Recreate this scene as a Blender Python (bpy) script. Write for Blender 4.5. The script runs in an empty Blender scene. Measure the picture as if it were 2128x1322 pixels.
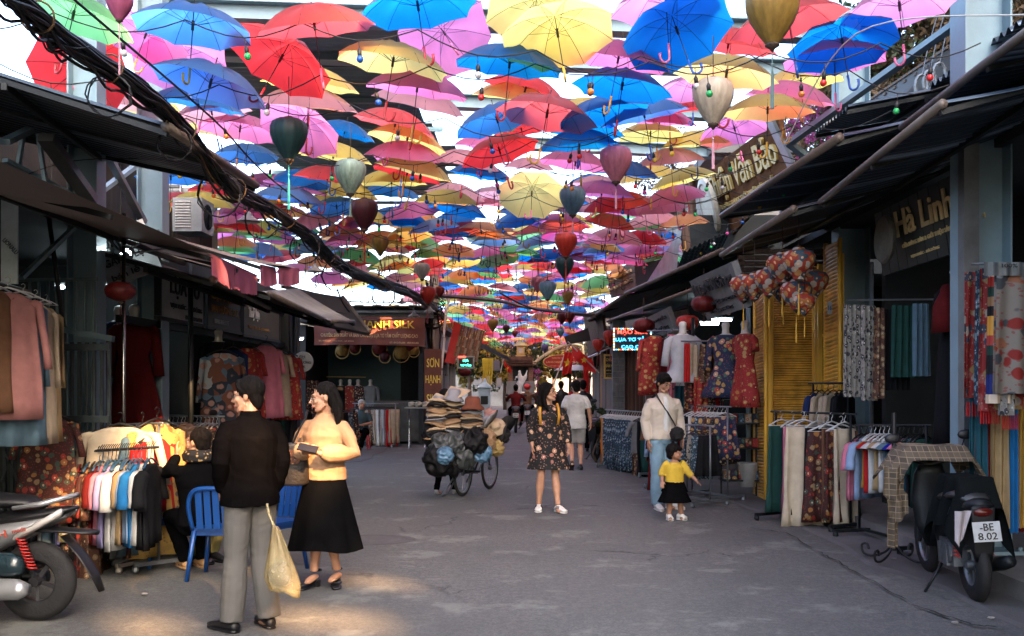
import bpy, math, random
import numpy as np
from mathutils import Vector, Matrix, noise, Euler
sc = bpy.context.scene
COL = sc.collection
rad = math.radians
PI = math.pi
# ---------------- camera ----------------
F, CX, CY, CH = 2069.0, 1090.0, 800.0, 1.6
cam = bpy.data.objects.new("camera", bpy.data.cameras.new("camera"))
COL.objects.link(cam)
cam.location = (0, 0, CH)
cam.rotation_euler = (rad(90), 0, 0)
cam.data.sensor_width = 36
cam.data.lens = 35
cam.data.shift_x = -26 / 2128
cam.data.shift_y = 139 / 2128
cam.data.clip_end = 900
cam.data.dof.use_dof = True
cam.data.dof.focus_distance = 12.5
cam.data.dof.aperture_fstop = 16
sc.camera = cam
# ---------------- sky, sun, exposure ----------------
SUN_EL, SUN_AZ = 33.0, 35.0          # sun stands behind the camera, to the right
w = bpy.data.worlds.new("World"); sc.world = w; w.use_nodes = True
nt = w.node_tree
sky = nt.nodes.new("ShaderNodeTexSky"); sky.sky_type = 'NISHITA'; sky.sun_disc = False
sky.sun_elevation = rad(SUN_EL); sky.sun_rotation = rad(180 - SUN_AZ)
sky.dust_density = 5.0; sky.air_density = 0.8; sky.ozone_density = 0.5
nt.links.new(sky.outputs[0], nt.nodes["Background"].inputs[0])
nt.nodes["Background"].inputs[1].default_value = 0.15
sun = bpy.data.lights.new("sun", 'SUN'); sun.energy = 4.6; sun.angle = rad(0.5); sun.color = (1.0, 0.57, 0.26)
so = bpy.data.objects.new("sun", sun); COL.objects.link(so)
ce = math.cos(rad(SUN_EL))
SUNV = Vector((-math.sin(rad(SUN_AZ)) * ce, math.cos(rad(SUN_AZ)) * ce, -math.sin(rad(SUN_EL))))
so.rotation_euler = SUNV.to_track_quat('-Z', 'Y').to_euler()
sc.view_settings.view_transform = 'Standard'; sc.view_settings.look = 'None'
sc.view_settings.exposure = 3.4; sc.view_settings.gamma = 1
sc.render.engine = 'CYCLES'
sc.cycles.use_denoising = True
sc.cycles.max_bounces = 7; sc.cycles.diffuse_bounces = 4; sc.cycles.transmission_bounces = 6
sc.cycles.transparent_max_bounces = 6; sc.cycles.glossy_bounces = 2
sc.cycles.caustics_reflective = False; sc.cycles.caustics_refractive = False
sc.cycles.sample_clamp_indirect = 6
sc.render.use_persistent_data = False

RN = random.Random(11)
def U(a, b): return RN.uniform(a, b)
def Wp(px, py, Y): return Vector(((px - CX) * Y / F, Y, CH + (CY - py) * Y / F))
def Gp(px, py): Y = CH * F / (py - CY); return Vector(((px - CX) * Y / F, Y, 0))
def nz(p, s=1.0, o=0.0): return noise.noise(Vector((p[0] * s + o, p[1] * s - o, p[2] * s + 2 * o)))

# ---------------- mesh builder ----------------
class MB:
    def __init__(s, o=(0, 0, 0)):
        s.v = []; s.f = []; s.m = []; s.o = Vector(o); s.mi = 0
    def add(s, vs, fs):
        n = len(s.v); o = s.o
        s.v += [(p[0] - o[0], p[1] - o[1], p[2] - o[2]) for p in vs]
        s.f += [tuple(i + n for i in f) for f in fs]; s.m += [s.mi] * len(fs)
        return s
    def box(s, c, sz, rz=0, M=None):
        x, y, z = sz[0] / 2, sz[1] / 2, sz[2] / 2
        if M is None: M = Matrix.Rotation(rz, 3, 'Z')
        c = Vector(c)
        vs = [c + M @ Vector((a * x, b * y, d * z)) for a in (-1, 1) for b in (-1, 1) for d in (-1, 1)]
        return s.add(vs, [(0, 1, 3, 2), (4, 6, 7, 5), (0, 4, 5, 1), (2, 3, 7, 6), (0, 2, 6, 4), (1, 5, 7, 3)])
    def bar(s, a, b, wd, ht=None):       # rectangular bar from a to b
        a, b = Vector(a), Vector(b); ht = ht or wd
        d = b - a; L = d.length; M = d.to_track_quat('Y', 'Z').to_matrix()
        return s.box((a + b) / 2, (wd, L, ht), M=M)
    def loft(s, rings, cap=True, closed=True):
        n = len(rings[0]); vs = [p for r in rings for p in r]; fs = []
        for i in range(len(rings) - 1):
            for j in range(n if closed else n - 1):
                k = (j + 1) % n
                fs.append((i * n + j, i * n + k, (i + 1) * n + k, (i + 1) * n + j))
        if cap and closed:
            fs.append(tuple(reversed(range(n)))); b = (len(rings) - 1) * n
            fs.append(tuple(range(b, b + n)))
        return s.add(vs, fs)
    def tube(s, pts, r, n=6, cap=True, flat=1.0):
        pts = [Vector(p) for p in pts]; m = len(pts)
        rs = r if isinstance(r, (list, tuple)) else [r] * m
        rings = []; up = None
        for i, p in enumerate(pts):
            t = (pts[min(i + 1, m - 1)] - pts[max(i - 1, 0)])
            if t.length < 1e-9: t = Vector((0, 0, 1))
            t.normalize()
            if up is None:
                up = Vector((0, 0, 1)) if abs(t.z) < 0.9 else Vector((0, 1, 0))
            a = t.cross(up)
            if a.length < 1e-6: a = t.cross(Vector((1, 0.1, 0)))
            a.normalize(); b = a.cross(t).normalized(); up = b
            rings.append([p + a * math.cos(q) * rs[i] + b * math.sin(q) * rs[i] * flat for q in [2 * PI * k / n for k in range(n)]])
        return s.loft(rings, cap)
    def lathe(s, prof, n=12, c=(0, 0, 0), sx=1, sy=1, M=None, lob=0, lobn=8, cap=True):
        c = Vector(c); rings = []
        for (r, z) in prof:
            ring = []
            for k in range(n):
                q = 2 * PI * k / n; rr = r * (1 - lob * abs(math.sin(q * lobn / 2)))if lob else r
                p = Vector((math.cos(q) * rr * sx, math.sin(q) * rr * sy, z))
                if M is not None: p = M @ p
                ring.append(c + p)
            rings.append(ring)
        return s.loft(rings, cap)
    def ball(s, c, r, n=10, sq=(1, 1, 1), M=None):
        m = max(4, n // 2 + 1); pr = [(max(1e-4, math.sin(PI * i / m)) * r, -math.cos(PI * i / m) * r * sq[2]) for i in range(m + 1)]
        return s.lathe(pr, n, c, sq[0], sq[1], M)
    def grid(s, fn, nu, nv, flip=False):
        vs = [fn(i / nu, j / nv) for i in range(nu + 1) for j in range(nv + 1)]
        k = nv + 1
        fs = [(i * k + j, (i + 1) * k + j, (i + 1) * k + j + 1, i * k + j + 1) for i in range(nu) for j in range(nv)]
        if flip: fs = [f[::-1] for f in fs]
        return s.add(vs, fs)
    def slab(s, cs, t):                  # 4 corners + thickness
        a, b, c, d = [Vector(p) for p in cs]
        n = (b - a).cross(d - a).normalized() * t
        return s.add([a, b, c, d, a + n, b + n, c + n, d + n], [(3, 2, 1, 0), (4, 5, 6, 7), (0, 1, 5, 4), (1, 2, 6, 5), (2, 3, 7, 6), (3, 0, 4, 7)])
    def mesh(s, name, smooth=False):
        me = bpy.data.meshes.new(name); me.from_pydata(s.v, [], s.f)
        if smooth: me.polygons.foreach_set('use_smooth', [True] * len(s.f))
        if any(s.m): me.polygons.foreach_set('material_index', s.m)
        me.update(); return me
    def build(s, name, mat, parent=None, smooth=False, loc=None):
        me = s.mesh(name, smooth)
        for q in (mat if isinstance(mat, (list, tuple)) else [mat]): me.materials.append(q)
        o = bpy.data.objects.new(name, me); COL.objects.link(o)
        if parent is not None: o.parent = parent
        else: o.location = s.o if loc is None else loc
        return o
def tag(o, label=None, cat=None, group=None, kind=None):
    if label: o['label'] = label
    if cat: o['category'] = cat
    if group: o['group'] = group
    if kind: o['kind'] = kind
    return o
def thing(name, label, cat, loc=(0, 0, 0), rz=0, group=None):
    o = bpy.data.objects.new(name, None); COL.objects.link(o); o.location = loc; o.rotation_euler = (0, 0, rz)
    o.empty_display_size = 0.1
    return tag(o, label, cat, group)
def struct(o): o['kind'] = 'structure'; return o
def stuff(o): o['kind'] = 'stuff'; return o
KIDS = {}
def dup(root, label=None, loc=None, rot=None, scale=None, mats=None):
    def cp(o, par):
        c = o.copy(); COL.objects.link(c)
        if par is not None: c.parent = par
        for ch in o.children: cp(ch, c)
        return c
    r = cp(root, None)
    if label: r['label'] = label
    if loc is not None: r.location = loc
    if rot is not None: r.rotation_euler = rot
    if scale is not None: r.scale = (scale,) * 3 if not hasattr(scale, '__len__') else scale
    return r
def setmat(o, mat, i=0):
    o.material_slots[i].link = 'OBJECT'; o.material_slots[i].material = mat
def remesh(o, vox, smooth=2, disp=None):
    """voxel-remesh a joined mesh into one continuous skin"""
    m = o.modifiers.new('r', 'REMESH'); m.mode = 'VOXEL'; m.voxel_size = vox; m.use_smooth_shade = True
    if smooth:
        k = o.modifiers.new('s', 'SMOOTH'); k.factor = 0.5; k.iterations = smooth
    dg = bpy.context.evaluated_depsgraph_get()
    me = bpy.data.meshes.new_from_object(o.evaluated_get(dg))
    o.modifiers.clear()
    mats = list(o.data.materials); old = o.data
    me.materials.clear()
    for q in mats[:1]: me.materials.append(q)
    o.data = me; bpy.data.meshes.remove(old)
    if disp:
        co = np.empty(len(me.vertices) * 3, 'f'); me.vertices.foreach_get('co', co); co = co.reshape(-1, 3)
        nn = np.empty(len(me.vertices) * 3, 'f'); me.vertices.foreach_get('normal', nn); nn = nn.reshape(-1, 3)
        d = np.array([disp(p) for p in co], 'f')
        me.vertices.foreach_set('co', (co + nn * d[:, None]).ravel()); me.update()
    me.polygons.foreach_set('use_smooth', [True] * len(me.polygons))
    return o

# ---------------- materials ----------------
MATS = {}
def nodes(name):
    m = bpy.data.materials.new(name); m.use_nodes = True; t = m.node_tree
    return m, t, t.nodes["Principled BSDF"], t.nodes["Material Output"]
def N(t, typ, **kw):
    n = t.nodes.new(typ)
    for k, v in kw.items():
        if k.startswith('i_'):
            key = k[2:]; key = int(key) if key.isdigit() else key
            n.inputs[key].default_value = v
        else: setattr(n, k, v)
    return n
def c4(c): return (c[0], c[1], c[2], 1)
def mixc(t, f, a, b, mode='MIX'):
    n = N(t, 'ShaderNodeMix', data_type='RGBA', blend_type=mode)
    for i, x in ((0, f), (6, a), (7, b)):
        if hasattr(x, 'node') or isinstance(x, bpy.types.NodeSocket): t.links.new(x, n.inputs[i])
        else: n.inputs[i].default_value = x if i == 0 else c4(x)
    return n.outputs[2]
def ramp(t, fac, stops, interp='LINEAR'):
    r = N(t, 'ShaderNodeValToRGB'); r.color_ramp.interpolation = interp
    e = r.color_ramp.elements
    while len(e) < len(stops): e.new(0.5)
    for i, (p, c) in enumerate(stops): e[i].position = p; e[i].color = c4(c)
    t.links.new(fac, r.inputs[0]); return r.outputs[0]
def coord(t, scale=(1, 1, 1), src='Object'):
    tc = N(t, 'ShaderNodeTexCoord'); mp = N(t, 'ShaderNodeMapping'); mp.inputs['Scale'].default_value = scale
    t.links.new(tc.outputs[src], mp.inputs[0]); return mp.outputs[0]
def ntex(t, vec, s, d=4, r=0.6):
    n = N(t, 'ShaderNodeTexNoise'); n.inputs['Scale'].default_value = s; n.inputs['Detail'].default_value = d; n.inputs['Roughness'].default_value = r
    t.links.new(vec, n.inputs['Vector']); return n.outputs[0]
def finish(t, b, out, colour, rough, metal, bump, bsrc, trans, spec=0.3):
    b.inputs['Roughness'].default_value = rough; b.inputs['Metallic'].default_value = metal
    b.inputs['Specular IOR Level'].default_value = spec
    t.links.new(colour, b.inputs['Base Color'])
    if bump and bsrc is not None:
        bn = N(t, 'ShaderNodeBump'); bn.inputs['Strength'].default_value = min(1, bump); bn.inputs['Distance'].default_value = 0.01
        t.links.new(bsrc, bn.inputs['Height']); t.links.new(bn.outputs[0], b.inputs['Normal'])
    if trans:
        tr = N(t, 'ShaderNodeBsdfTranslucent'); t.links.new(colour, tr.inputs[0])
        mx = N(t, 'ShaderNodeMixShader'); mx.inputs[0].default_value = trans
        t.links.new(b.outputs[0], mx.inputs[1]); t.links.new(tr.outputs[0], mx.inputs[2]); t.links.new(mx.outputs[0], out.inputs[0])
def mat(name, col, rough=0.6, metal=0, var=0.25, s=6, bump=0.15, trans=0, dirt=0.0, stretch=(1, 1, 1), spec=0.3, fine=60, col2=None):
    if name in MATS: return MATS[name]
    col = [c * .68 for c in col]; col2 = [c * .68 for c in col2] if col2 else None
    m, t, b, out = nodes(name); v = coord(t, stretch)
    n1 = ntex(t, v, s); n2 = ntex(t, v, fine, 3)
    c2 = col2 or [c * (1 - var) for c in col]
    c = mixc(t, ramp(t, n1, [(0.3, (0, 0, 0)), (0.7, (1, 1, 1))]), c2, [min(1, x * (1 + var * .4)) for x in col])
    if dirt:
        d = ramp(t, ntex(t, v, s * 0.35, 6, 0.75), [(0.45, (0, 0, 0)), (0.7, (1, 1, 1))])
        mm = N(t, 'ShaderNodeMath', operation='MULTIPLY', i_1=dirt); t.links.new(d, mm.inputs[0])
        c = mixc(t, mm.outputs[0], c, (0.05, 0.04, 0.03))
    finish(t, b, out, c, rough, metal, bump, n2, trans, spec)
    MATS[name] = m; return m
def emis(name, col, st):
    if name in MATS: return MATS[name]
    m, t, b, out = nodes(name); b.inputs['Base Color'].default_value = c4([x * .5 for x in col])
    b.inputs['Emission Color'].default_value = c4(col); b.inputs['Emission Strength'].default_value = st
    MATS[name] = m; return m
def floral(name, base, cols, s=14, dens=0.35, rough=0.75, trans=0.1, second=True):
    """printed cloth: blossoms with a centre, and small leaves"""
    if name in MATS: return MATS[name]
    base = [c * .66 for c in base]; cols = [[c * .66 for c in q] for q in cols]
    m, t, b, out = nodes(name); v = coord(t)
    nv = N(t, 'ShaderNodeTexNoise'); nv.inputs['Scale'].default_value = s * .8; t.links.new(v, nv.inputs['Vector'])
    va = N(t, 'ShaderNodeVectorMath', operation='MULTIPLY_ADD'); t.links.new(nv.outputs['Color'], va.inputs[0]); va.inputs[1].default_value = (.6 / s,) * 3; t.links.new(v, va.inputs[2])
    vo = N(t, 'ShaderNodeTexVoronoi'); vo.inputs['Scale'].default_value = s; t.links.new(va.outputs[0], vo.inputs['Vector'])
    sep = N(t, 'ShaderNodeSeparateColor'); t.links.new(vo.outputs['Color'], sep.inputs[0])
    k = len(cols); pick = ramp(t, sep.outputs[0], [(i / k, c) for i, c in enumerate(cols)], 'CONSTANT')
    petal = ramp(t, vo.outputs['Distance'], [(0.0, (1, 1, 1)), (dens, (1, 1, 1)), (dens + .06, (0, 0, 0))])
    core = ramp(t, vo.outputs['Distance'], [(0.0, (1, 1, 1)), (dens * .3, (1, 1, 1)), (dens * .4, (0, 0, 0))])
    c = mixc(t, petal, base, pick); c = mixc(t, core, c, [min(1, x * 1.6 + .1) for x in cols[-1]])
    if second:
        v2 = N(t, 'ShaderNodeTexVoronoi'); v2.inputs['Scale'].default_value = s * 3.1; t.links.new(va.outputs[0], v2.inputs['Vector'])
        lf = ramp(t, v2.outputs['Distance'], [(0, (1, 1, 1)), (.22, (1, 1, 1)), (.28, (0, 0, 0))])
        mm = N(t, 'ShaderNodeMath', operation='MULTIPLY', i_1=0.6); t.links.new(lf, mm.inputs[0])
        c = mixc(t, mm.outputs[0], c, cols[0])
    sh = mixc(t, 0.35, c, mixc(t, ntex(t, v, 5), (.6, .6, .6), (1, 1, 1)), 'MULTIPLY')
    finish(t, b, out, sh, rough, 0, .2, ntex(t, v, 200), trans); MATS[name] = m; return m
def plaid(name, base, c1, c2, s=9.0, axes=('x', 'z')):
    if name in MATS: return MATS[name]
    m, t, b, out = nodes(name); v = coord(t)
    sp = N(t, 'ShaderNodeSeparateXYZ'); t.links.new(v, sp.inputs[0]); c = None
    idx = {'x': 0, 'y': 1, 'z': 2}; cur = base
    for a in axes:
        for mul, wd, cc, mx in ((s, .5, c1, .55), (s * 2, .12, c2, .8)):
            mm = N(t, 'ShaderNodeMath', operation='MULTIPLY', i_1=mul); t.links.new(sp.outputs[idx[a]], mm.inputs[0])
            fr = N(t, 'ShaderNodeMath', operation='FRACT'); t.links.new(mm.outputs[0], fr.inputs[0])
            lt = N(t, 'ShaderNodeMath', operation='LESS_THAN', i_1=wd); t.links.new(fr.outputs[0], lt.inputs[0])
            ml = N(t, 'ShaderNodeMath', operation='MULTIPLY', i_1=mx); t.links.new(lt.outputs[0], ml.inputs[0])
            cur = mixc(t, ml.outputs[0], cur, cc)
    finish(t, b, out, cur, .85, 0, .2, ntex(t, v, 150), 0); MATS[name] = m; return m
def stripes(name, cols, s=3.0, axis=0, rough=.8, warp=.0):
    if name in MATS: return MATS[name]
    m, t, b, out = nodes(name); v = coord(t)
    sp = N(t, 'ShaderNodeSeparateXYZ'); t.links.new(v, sp.inputs[0])
    src = sp.outputs[axis]
    if warp:
        ad = N(t, 'ShaderNodeMath', operation='MULTIPLY_ADD', i_1=warp); t.links.new(ntex(t, v, 6), ad.inputs[0]); t.links.new(src, ad.inputs[2]); src = ad.outputs[0]
    mm = N(t, 'ShaderNodeMath', operation='MULTIPLY', i_1=s); t.links.new(src, mm.inputs[0])
    fr = N(t, 'ShaderNodeMath', operation='FRACT'); t.links.new(mm.outputs[0], fr.inputs[0])
    k = len(cols); c = ramp(t, fr.outputs[0], [(i / k, q) for i, q in enumerate(cols)], 'CONSTANT')
    finish(t, b, out, mixc(t, .3, c, mixc(t, ntex(t, v, 7), (.5, .5, .5), (1, 1, 1)), 'MULTIPLY'), rough, 0, .2, ntex(t, v, 150), 0); MATS[name] = m; return m
def film(name, col, op=.45):
    m, t, b, out = nodes(name); v = coord(t); b.inputs['Roughness'].default_value = .12; b.inputs['Specular IOR Level'].default_value = .8
    finish(t, b, out, mixc(t, ntex(t, v, 9, 3), col, [min(1, c * 1.7) for c in col]), .12, 0, .9, ntex(t, v, 14, 4), .4, .8)
    mx = [n for n in t.nodes if n.type == 'MIX_SHADER'][0]; tp = N(t, 'ShaderNodeBsdfTransparent'); tp.inputs[0].default_value = (min(1, col[0] + .5), min(1, col[1] + .45), min(1, col[2] + .35), 1)
    m2 = N(t, 'ShaderNodeMixShader'); m2.inputs[0].default_value = op; t.links.new(tp.outputs[0], m2.inputs[1]); t.links.new(mx.outputs[0], m2.inputs[2]); t.links.new(m2.outputs[0], out.inputs[0])
    MATS[name] = m; return m
def brolly(name, col):
    m, t, b, out = nodes(name); v = coord(t)
    n1 = ntex(t, v, 5, 3); c = mixc(t, ramp(t, n1, [(.3, (0, 0, 0)), (.75, (1, 1, 1))]), [x * .86 for x in col], col); oi = N(t, 'ShaderNodeObjectInfo')
    c = mixc(t, ramp(t, oi.outputs['Random'], [(0, (0, 0, 0)), (.5, (0, 0, 0)), (1, (.3, .3, .3))]), c, [x * .6 + .34 for x in col])
    b.inputs['Sheen Weight'].default_value = .9; b.inputs['Sheen Roughness'].default_value = .4
    finish(t, b, out, c, .45, 0, .3, ntex(t, v, 9, 2), .84, .4); return m

METAL_DK = mat('dark_painted_steel', (.010, .013, .015), .5, .3, bump=.1)
METAL_GR = mat('grey_steel', (.22, .24, .26), .4, .7, dirt=.3)
CHROME = mat('chrome', (.6, .62, .65), .2, 1.0, var=.1)
STEEL_BL = mat('pale_blue_steel_paint', (.25, .37, .43), .45, .1, var=.12, s=2, dirt=.25)
BLACK = mat('black_plastic', (.012, .012, .014), .45)
CABLE = mat('black_cable', (.012, .012, .013), .6)
WIRE_W = mat('white_cable', (.5, .48, .44), .6)
CORR = mat('corrugated_dark_paint', (.16, .22, .27), .32, .8, var=.35, s=1.2, dirt=.3, stretch=(1, 1, 1))
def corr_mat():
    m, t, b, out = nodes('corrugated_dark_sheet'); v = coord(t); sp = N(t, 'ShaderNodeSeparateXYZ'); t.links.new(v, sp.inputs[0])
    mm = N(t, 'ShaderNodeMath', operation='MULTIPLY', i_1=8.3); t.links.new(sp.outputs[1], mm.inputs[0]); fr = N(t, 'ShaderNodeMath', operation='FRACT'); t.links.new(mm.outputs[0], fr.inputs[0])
    crest_glint = ramp(t, fr.outputs[0], [(0, (0, 0, 0)), (.38, (0, 0, 0)), (.5, (1, 1, 1)), (.62, (0, 0, 0))]); patchy = ramp(t, ntex(t, coord(t, (.6, 3, 1)), 1.6, 4), [(.35, (.15, .15, .15)), (.6, (1, 1, 1))])  # pale crest lines: sky glints painted into the colour, broken up by noise
    c = mixc(t, mixc(t, 1.0, crest_glint, patchy, 'MULTIPLY'), mixc(t, ntex(t, v, 2), (.012, .02, .028), (.03, .042, .055)), (.34, .42, .50))
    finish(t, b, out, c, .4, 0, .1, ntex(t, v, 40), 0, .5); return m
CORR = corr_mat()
CONC = mat('stained_concrete', (.26, .25, .24), .85, var=.35, s=1.1, bump=.5, dirt=.55)
PLASTER = mat('old_plaster', (.42, .38, .31), .9, var=.3, s=1.5, bump=.4, dirt=.5)
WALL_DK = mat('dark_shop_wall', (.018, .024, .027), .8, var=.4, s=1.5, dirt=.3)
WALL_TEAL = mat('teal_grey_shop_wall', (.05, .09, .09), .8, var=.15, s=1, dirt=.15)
SKIN = mat('skin', (.50, .27, .17), .5, var=.12, s=12, bump=.05, col2=(.44, .22, .13))
SKIN_D = mat('skin_tan', (.36, .18, .11), .5, var=.12, s=12, bump=.05)
HAIR = mat('black_hair', (.006, .0045, .004), .75, var=.3, s=3, bump=.5, fine=30, stretch=(14, 14, 2), spec=.08)
WOOD = mat('weathered_wood', (.13, .085, .055), .75, var=.45, s=3, bump=.5, stretch=(1, 1, 8), dirt=.3)
WOOD_D = mat('dark_brown_wood', (.06, .035, .022), .6, var=.4, s=3, stretch=(6, 6, 1), bump=.4)
GOLD = mat('gold_letter_paint', (.62, .42, .12), .45, .3)
WHITE = mat('white_plastic', (.62, .62, .60), .5, var=.08)
RED = mat('red_paint', (.5, .03, .025), .5)
NEEDLE = MATS

TXT = {}
def letters(parent, body, c, wd, ht, ux, uz, m, ext=.01, name='lettering'):
    """solid lettering fitted to a width and height, centred on c, reading along ux with uz up"""
    if body not in TXT:
        cu = bpy.data.curves.new('lettering', 'FONT'); cu.body = body; cu.align_x = 'CENTER'; cu.extrude = .5; cu.resolution_u = 2; cu.offset = .012
        ob = bpy.data.objects.new('lettering', cu); COL.objects.link(ob)
        dg = bpy.context.evaluated_depsgraph_get(); dg.update()
        me = bpy.data.meshes.new_from_object(ob.evaluated_get(dg))
        bpy.data.objects.remove(ob)
        TXT[body] = ([tuple(v.co) for v in me.vertices], [tuple(p.vertices) for p in me.polygons])
        bpy.data.meshes.remove(me)
    vs, fs = TXT[body]
    if not vs: return None
    x0 = min(p[0] for p in vs); x1 = max(p[0] for p in vs); y0 = min(p[1] for p in vs); y1 = max(p[1] for p in vs)
    ux = Vector(ux).normalized(); uz = Vector(uz).normalized(); un = ux.cross(uz)
    c = Vector(c); b = MB(parent.location if parent else (0, 0, 0))
    b.add([c + ux * ((p[0] - (x0 + x1) / 2) / (x1 - x0) * wd) + uz * ((p[1] - (y0 + y1) / 2) / (y1 - y0) * ht) + un * ((p[2] + .5) * ext) for p in vs], fs)
    return b.build(name, m, parent)

# ---------------- ground ----------------
def asphalt():
    m, t, b, out = nodes('asphalt'); v = coord(t)
    big = ntex(t, v, .45, 5, .65); mid = ntex(t, v, 3.5, 4); fin = ntex(t, v, 55, 4, .85); gr = ntex(t, v, 17, 5, .8)
    c = mixc(t, ramp(t, big, [(.3, (0, 0, 0)), (.7, (1, 1, 1))]), (.066, .069, .062), (.118, .119, .108))
    c = mixc(t, ramp(t, mid, [(.45, (0, 0, 0)), (.75, (.6, .6, .6))]), c, (.125, .12, .115))
    c = mixc(t, ramp(t, fin, [(.4, (0, 0, 0)), (.62, (.9, .9, .9))]), c, (.04, .038, .04))
    c = mixc(t, ramp(t, gr, [(.42, (.75, .75, .75)), (.56, (0, 0, 0))]), c, (.048, .047, .048)); c = mixc(t, ramp(t, ntex(t, v, 1.3, 6, .7), [(.55, (0, 0, 0)), (.62, (.45, .45, .45))]), c, (.15, .152, .138))
    vo = N(t, 'ShaderNodeTexVoronoi'); vo.inputs['Scale'].default_value = 80; t.links.new(v, vo.inputs['Vector'])
    c = mixc(t, ramp(t, vo.outputs['Distance'], [(0, (.5, .5, .5)), (.2, (0, 0, 0))]), c, (.22, .21, .2))
    # cracks
    wv = N(t, 'ShaderNodeVectorMath', operation='MULTIPLY_ADD'); nn = N(t, 'ShaderNodeTexNoise'); nn.inputs['Scale'].default_value = 2.2; nn.inputs['Detail'].default_value = 6
    t.links.new(v, nn.inputs['Vector']); t.links.new(nn.outputs['Color'], wv.inputs[0]); wv.inputs[1].default_value = (.7, .7, 0); t.links.new(v, wv.inputs[2])
    cr = N(t, 'ShaderNodeTexVoronoi', feature='DISTANCE_TO_EDGE'); cr.inputs['Scale'].default_value = .38; t.links.new(wv.outputs[0], cr.inputs['Vector'])
    msk = ramp(t, ntex(t, v, .6, 3), [(.5, (0, 0, 0)), (.62, (1, 1, 1))])
    cl = ramp(t, cr.outputs['Distance'], [(0, (1, 1, 1)), (.006, (0, 0, 0))])
    c = mixc(t, mixc(t, 1.0, cl, msk, 'MULTIPLY'), c, (.02, .02, .02))
    # gum spots, stains
    sp = N(t, 'ShaderNodeTexVoronoi'); sp.inputs['Scale'].default_value = 2.4; t.links.new(v, sp.inputs['Vector'])
    c = mixc(t, ramp(t, sp.outputs['Distance'], [(0, (.5, .5, .5)), (.035, (.5, .5, .5)), (.045, (0, 0, 0))]), c, (.06, .055, .055))
    finish(t, b, out, c, .8, 0, .5, fin, 0, .3); return m
ASPH = asphalt()
g = MB(); g.add([(-90, -40, 0), (90, -40, 0), (90, 400, 0), (-90, 400, 0)], [(0, 1, 2, 3)])
struct(g.build('road', ASPH))
# concrete aprons: ragged edge, a few mm above the asphalt
def apron(name, side, x_in, y0, y1, m, seed):
    b = MB(); n = 60; vs = []; fs = []
    for i in range(n + 1):
        y = y0 + (y1 - y0) * i / n
        xi = x_in(y) + .22 * noise.noise(Vector((y * .6, seed, 0))) + .07 * noise.noise(Vector((y * 3, seed, 5)))
        vs += [(xi, y, .001), (xi + side * .05, y, .014), (side * 14, y, .016)]
        if i < n:
            k = i * 3; q = [(k, k + 1, k + 4, k + 3), (k + 1, k + 2, k + 5, k + 4)]
            fs += q if side > 0 else [f[::-1] for f in q]
    b.add(vs, fs); return struct(b.build(name, m))
APR = mat('worn_concrete_apron', (.125, .12, .12), .85, var=.4, s=1.4, bump=.5, dirt=.5)
apron('pavement', 1, lambda y: 3.15 - .04 * (y - 9) - .4 * max(0, min(1, (y - 11) / 5)), 1.0, 60, APR, 3.1)
apron('pavement', -1, lambda y: -4.6 if y < 20 else -3.4, 1.0, 60, APR, 8.4)
st = MB(); st.box((4.75, 9.6, .08), (2.2, 15, .15)); struct(st.build('kerb', CONC))
st = MB(); st.box((-6.4, 9.6, .07), (4.0, 14, .13)); struct(st.build('kerb', CONC))
# manhole patch and cracks (real relief)
p = Gp(770, 1122); b = MB(p)
b.lathe([(.36, .002), (.34, .006), (.29, .006), (.285, .003)], 28, p, 1.3, 1.0); tag(b.build('manhole_cover', mat('patched_asphalt', (.09, .085, .085), .8, bump=.5)), 'round patched manhole in the road beyond the woman in the orange blouse', 'manhole')
def crack(pts, wd=.012):
    b = MB(); q = []
    for i, (px, py) in enumerate(pts): q.append(Gp(px, py))
    path = []
    for i in range(len(q) - 1):
        for k in range(8):
            a = q[i].lerp(q[i + 1], k / 8); a.x += U(-.02, .02); a.y += U(-.03, .03); path.append(a)
    vs = []; fs = []
    for i, a in enumerate(path):
        r = wd * U(.3, 1) * (1 if 0 < i < len(path) - 1 else .05)
        vs += [(a.x - r, a.y - r, .019), (a.x + r, a.y + r, .019)]
        if i: k = 2 * i; fs.append((k - 2, k - 1, k + 1, k))
    b.add(vs, fs); return b
stuff(crack([(1700, 1150), (1740, 1170), (1790, 1200), (1900, 1262)], .012).build('crack', mat('crack', (.015, .015, .015), .9)))
stuff(crack([(1560, 1100), (1640, 1112), (1700, 1150)], .01).build('crack', MATS['crack']))
stuff(crack([(1900, 1262), (2010, 1300), (2080, 1312)], .014).build('crack', MATS['crack']))
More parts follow.
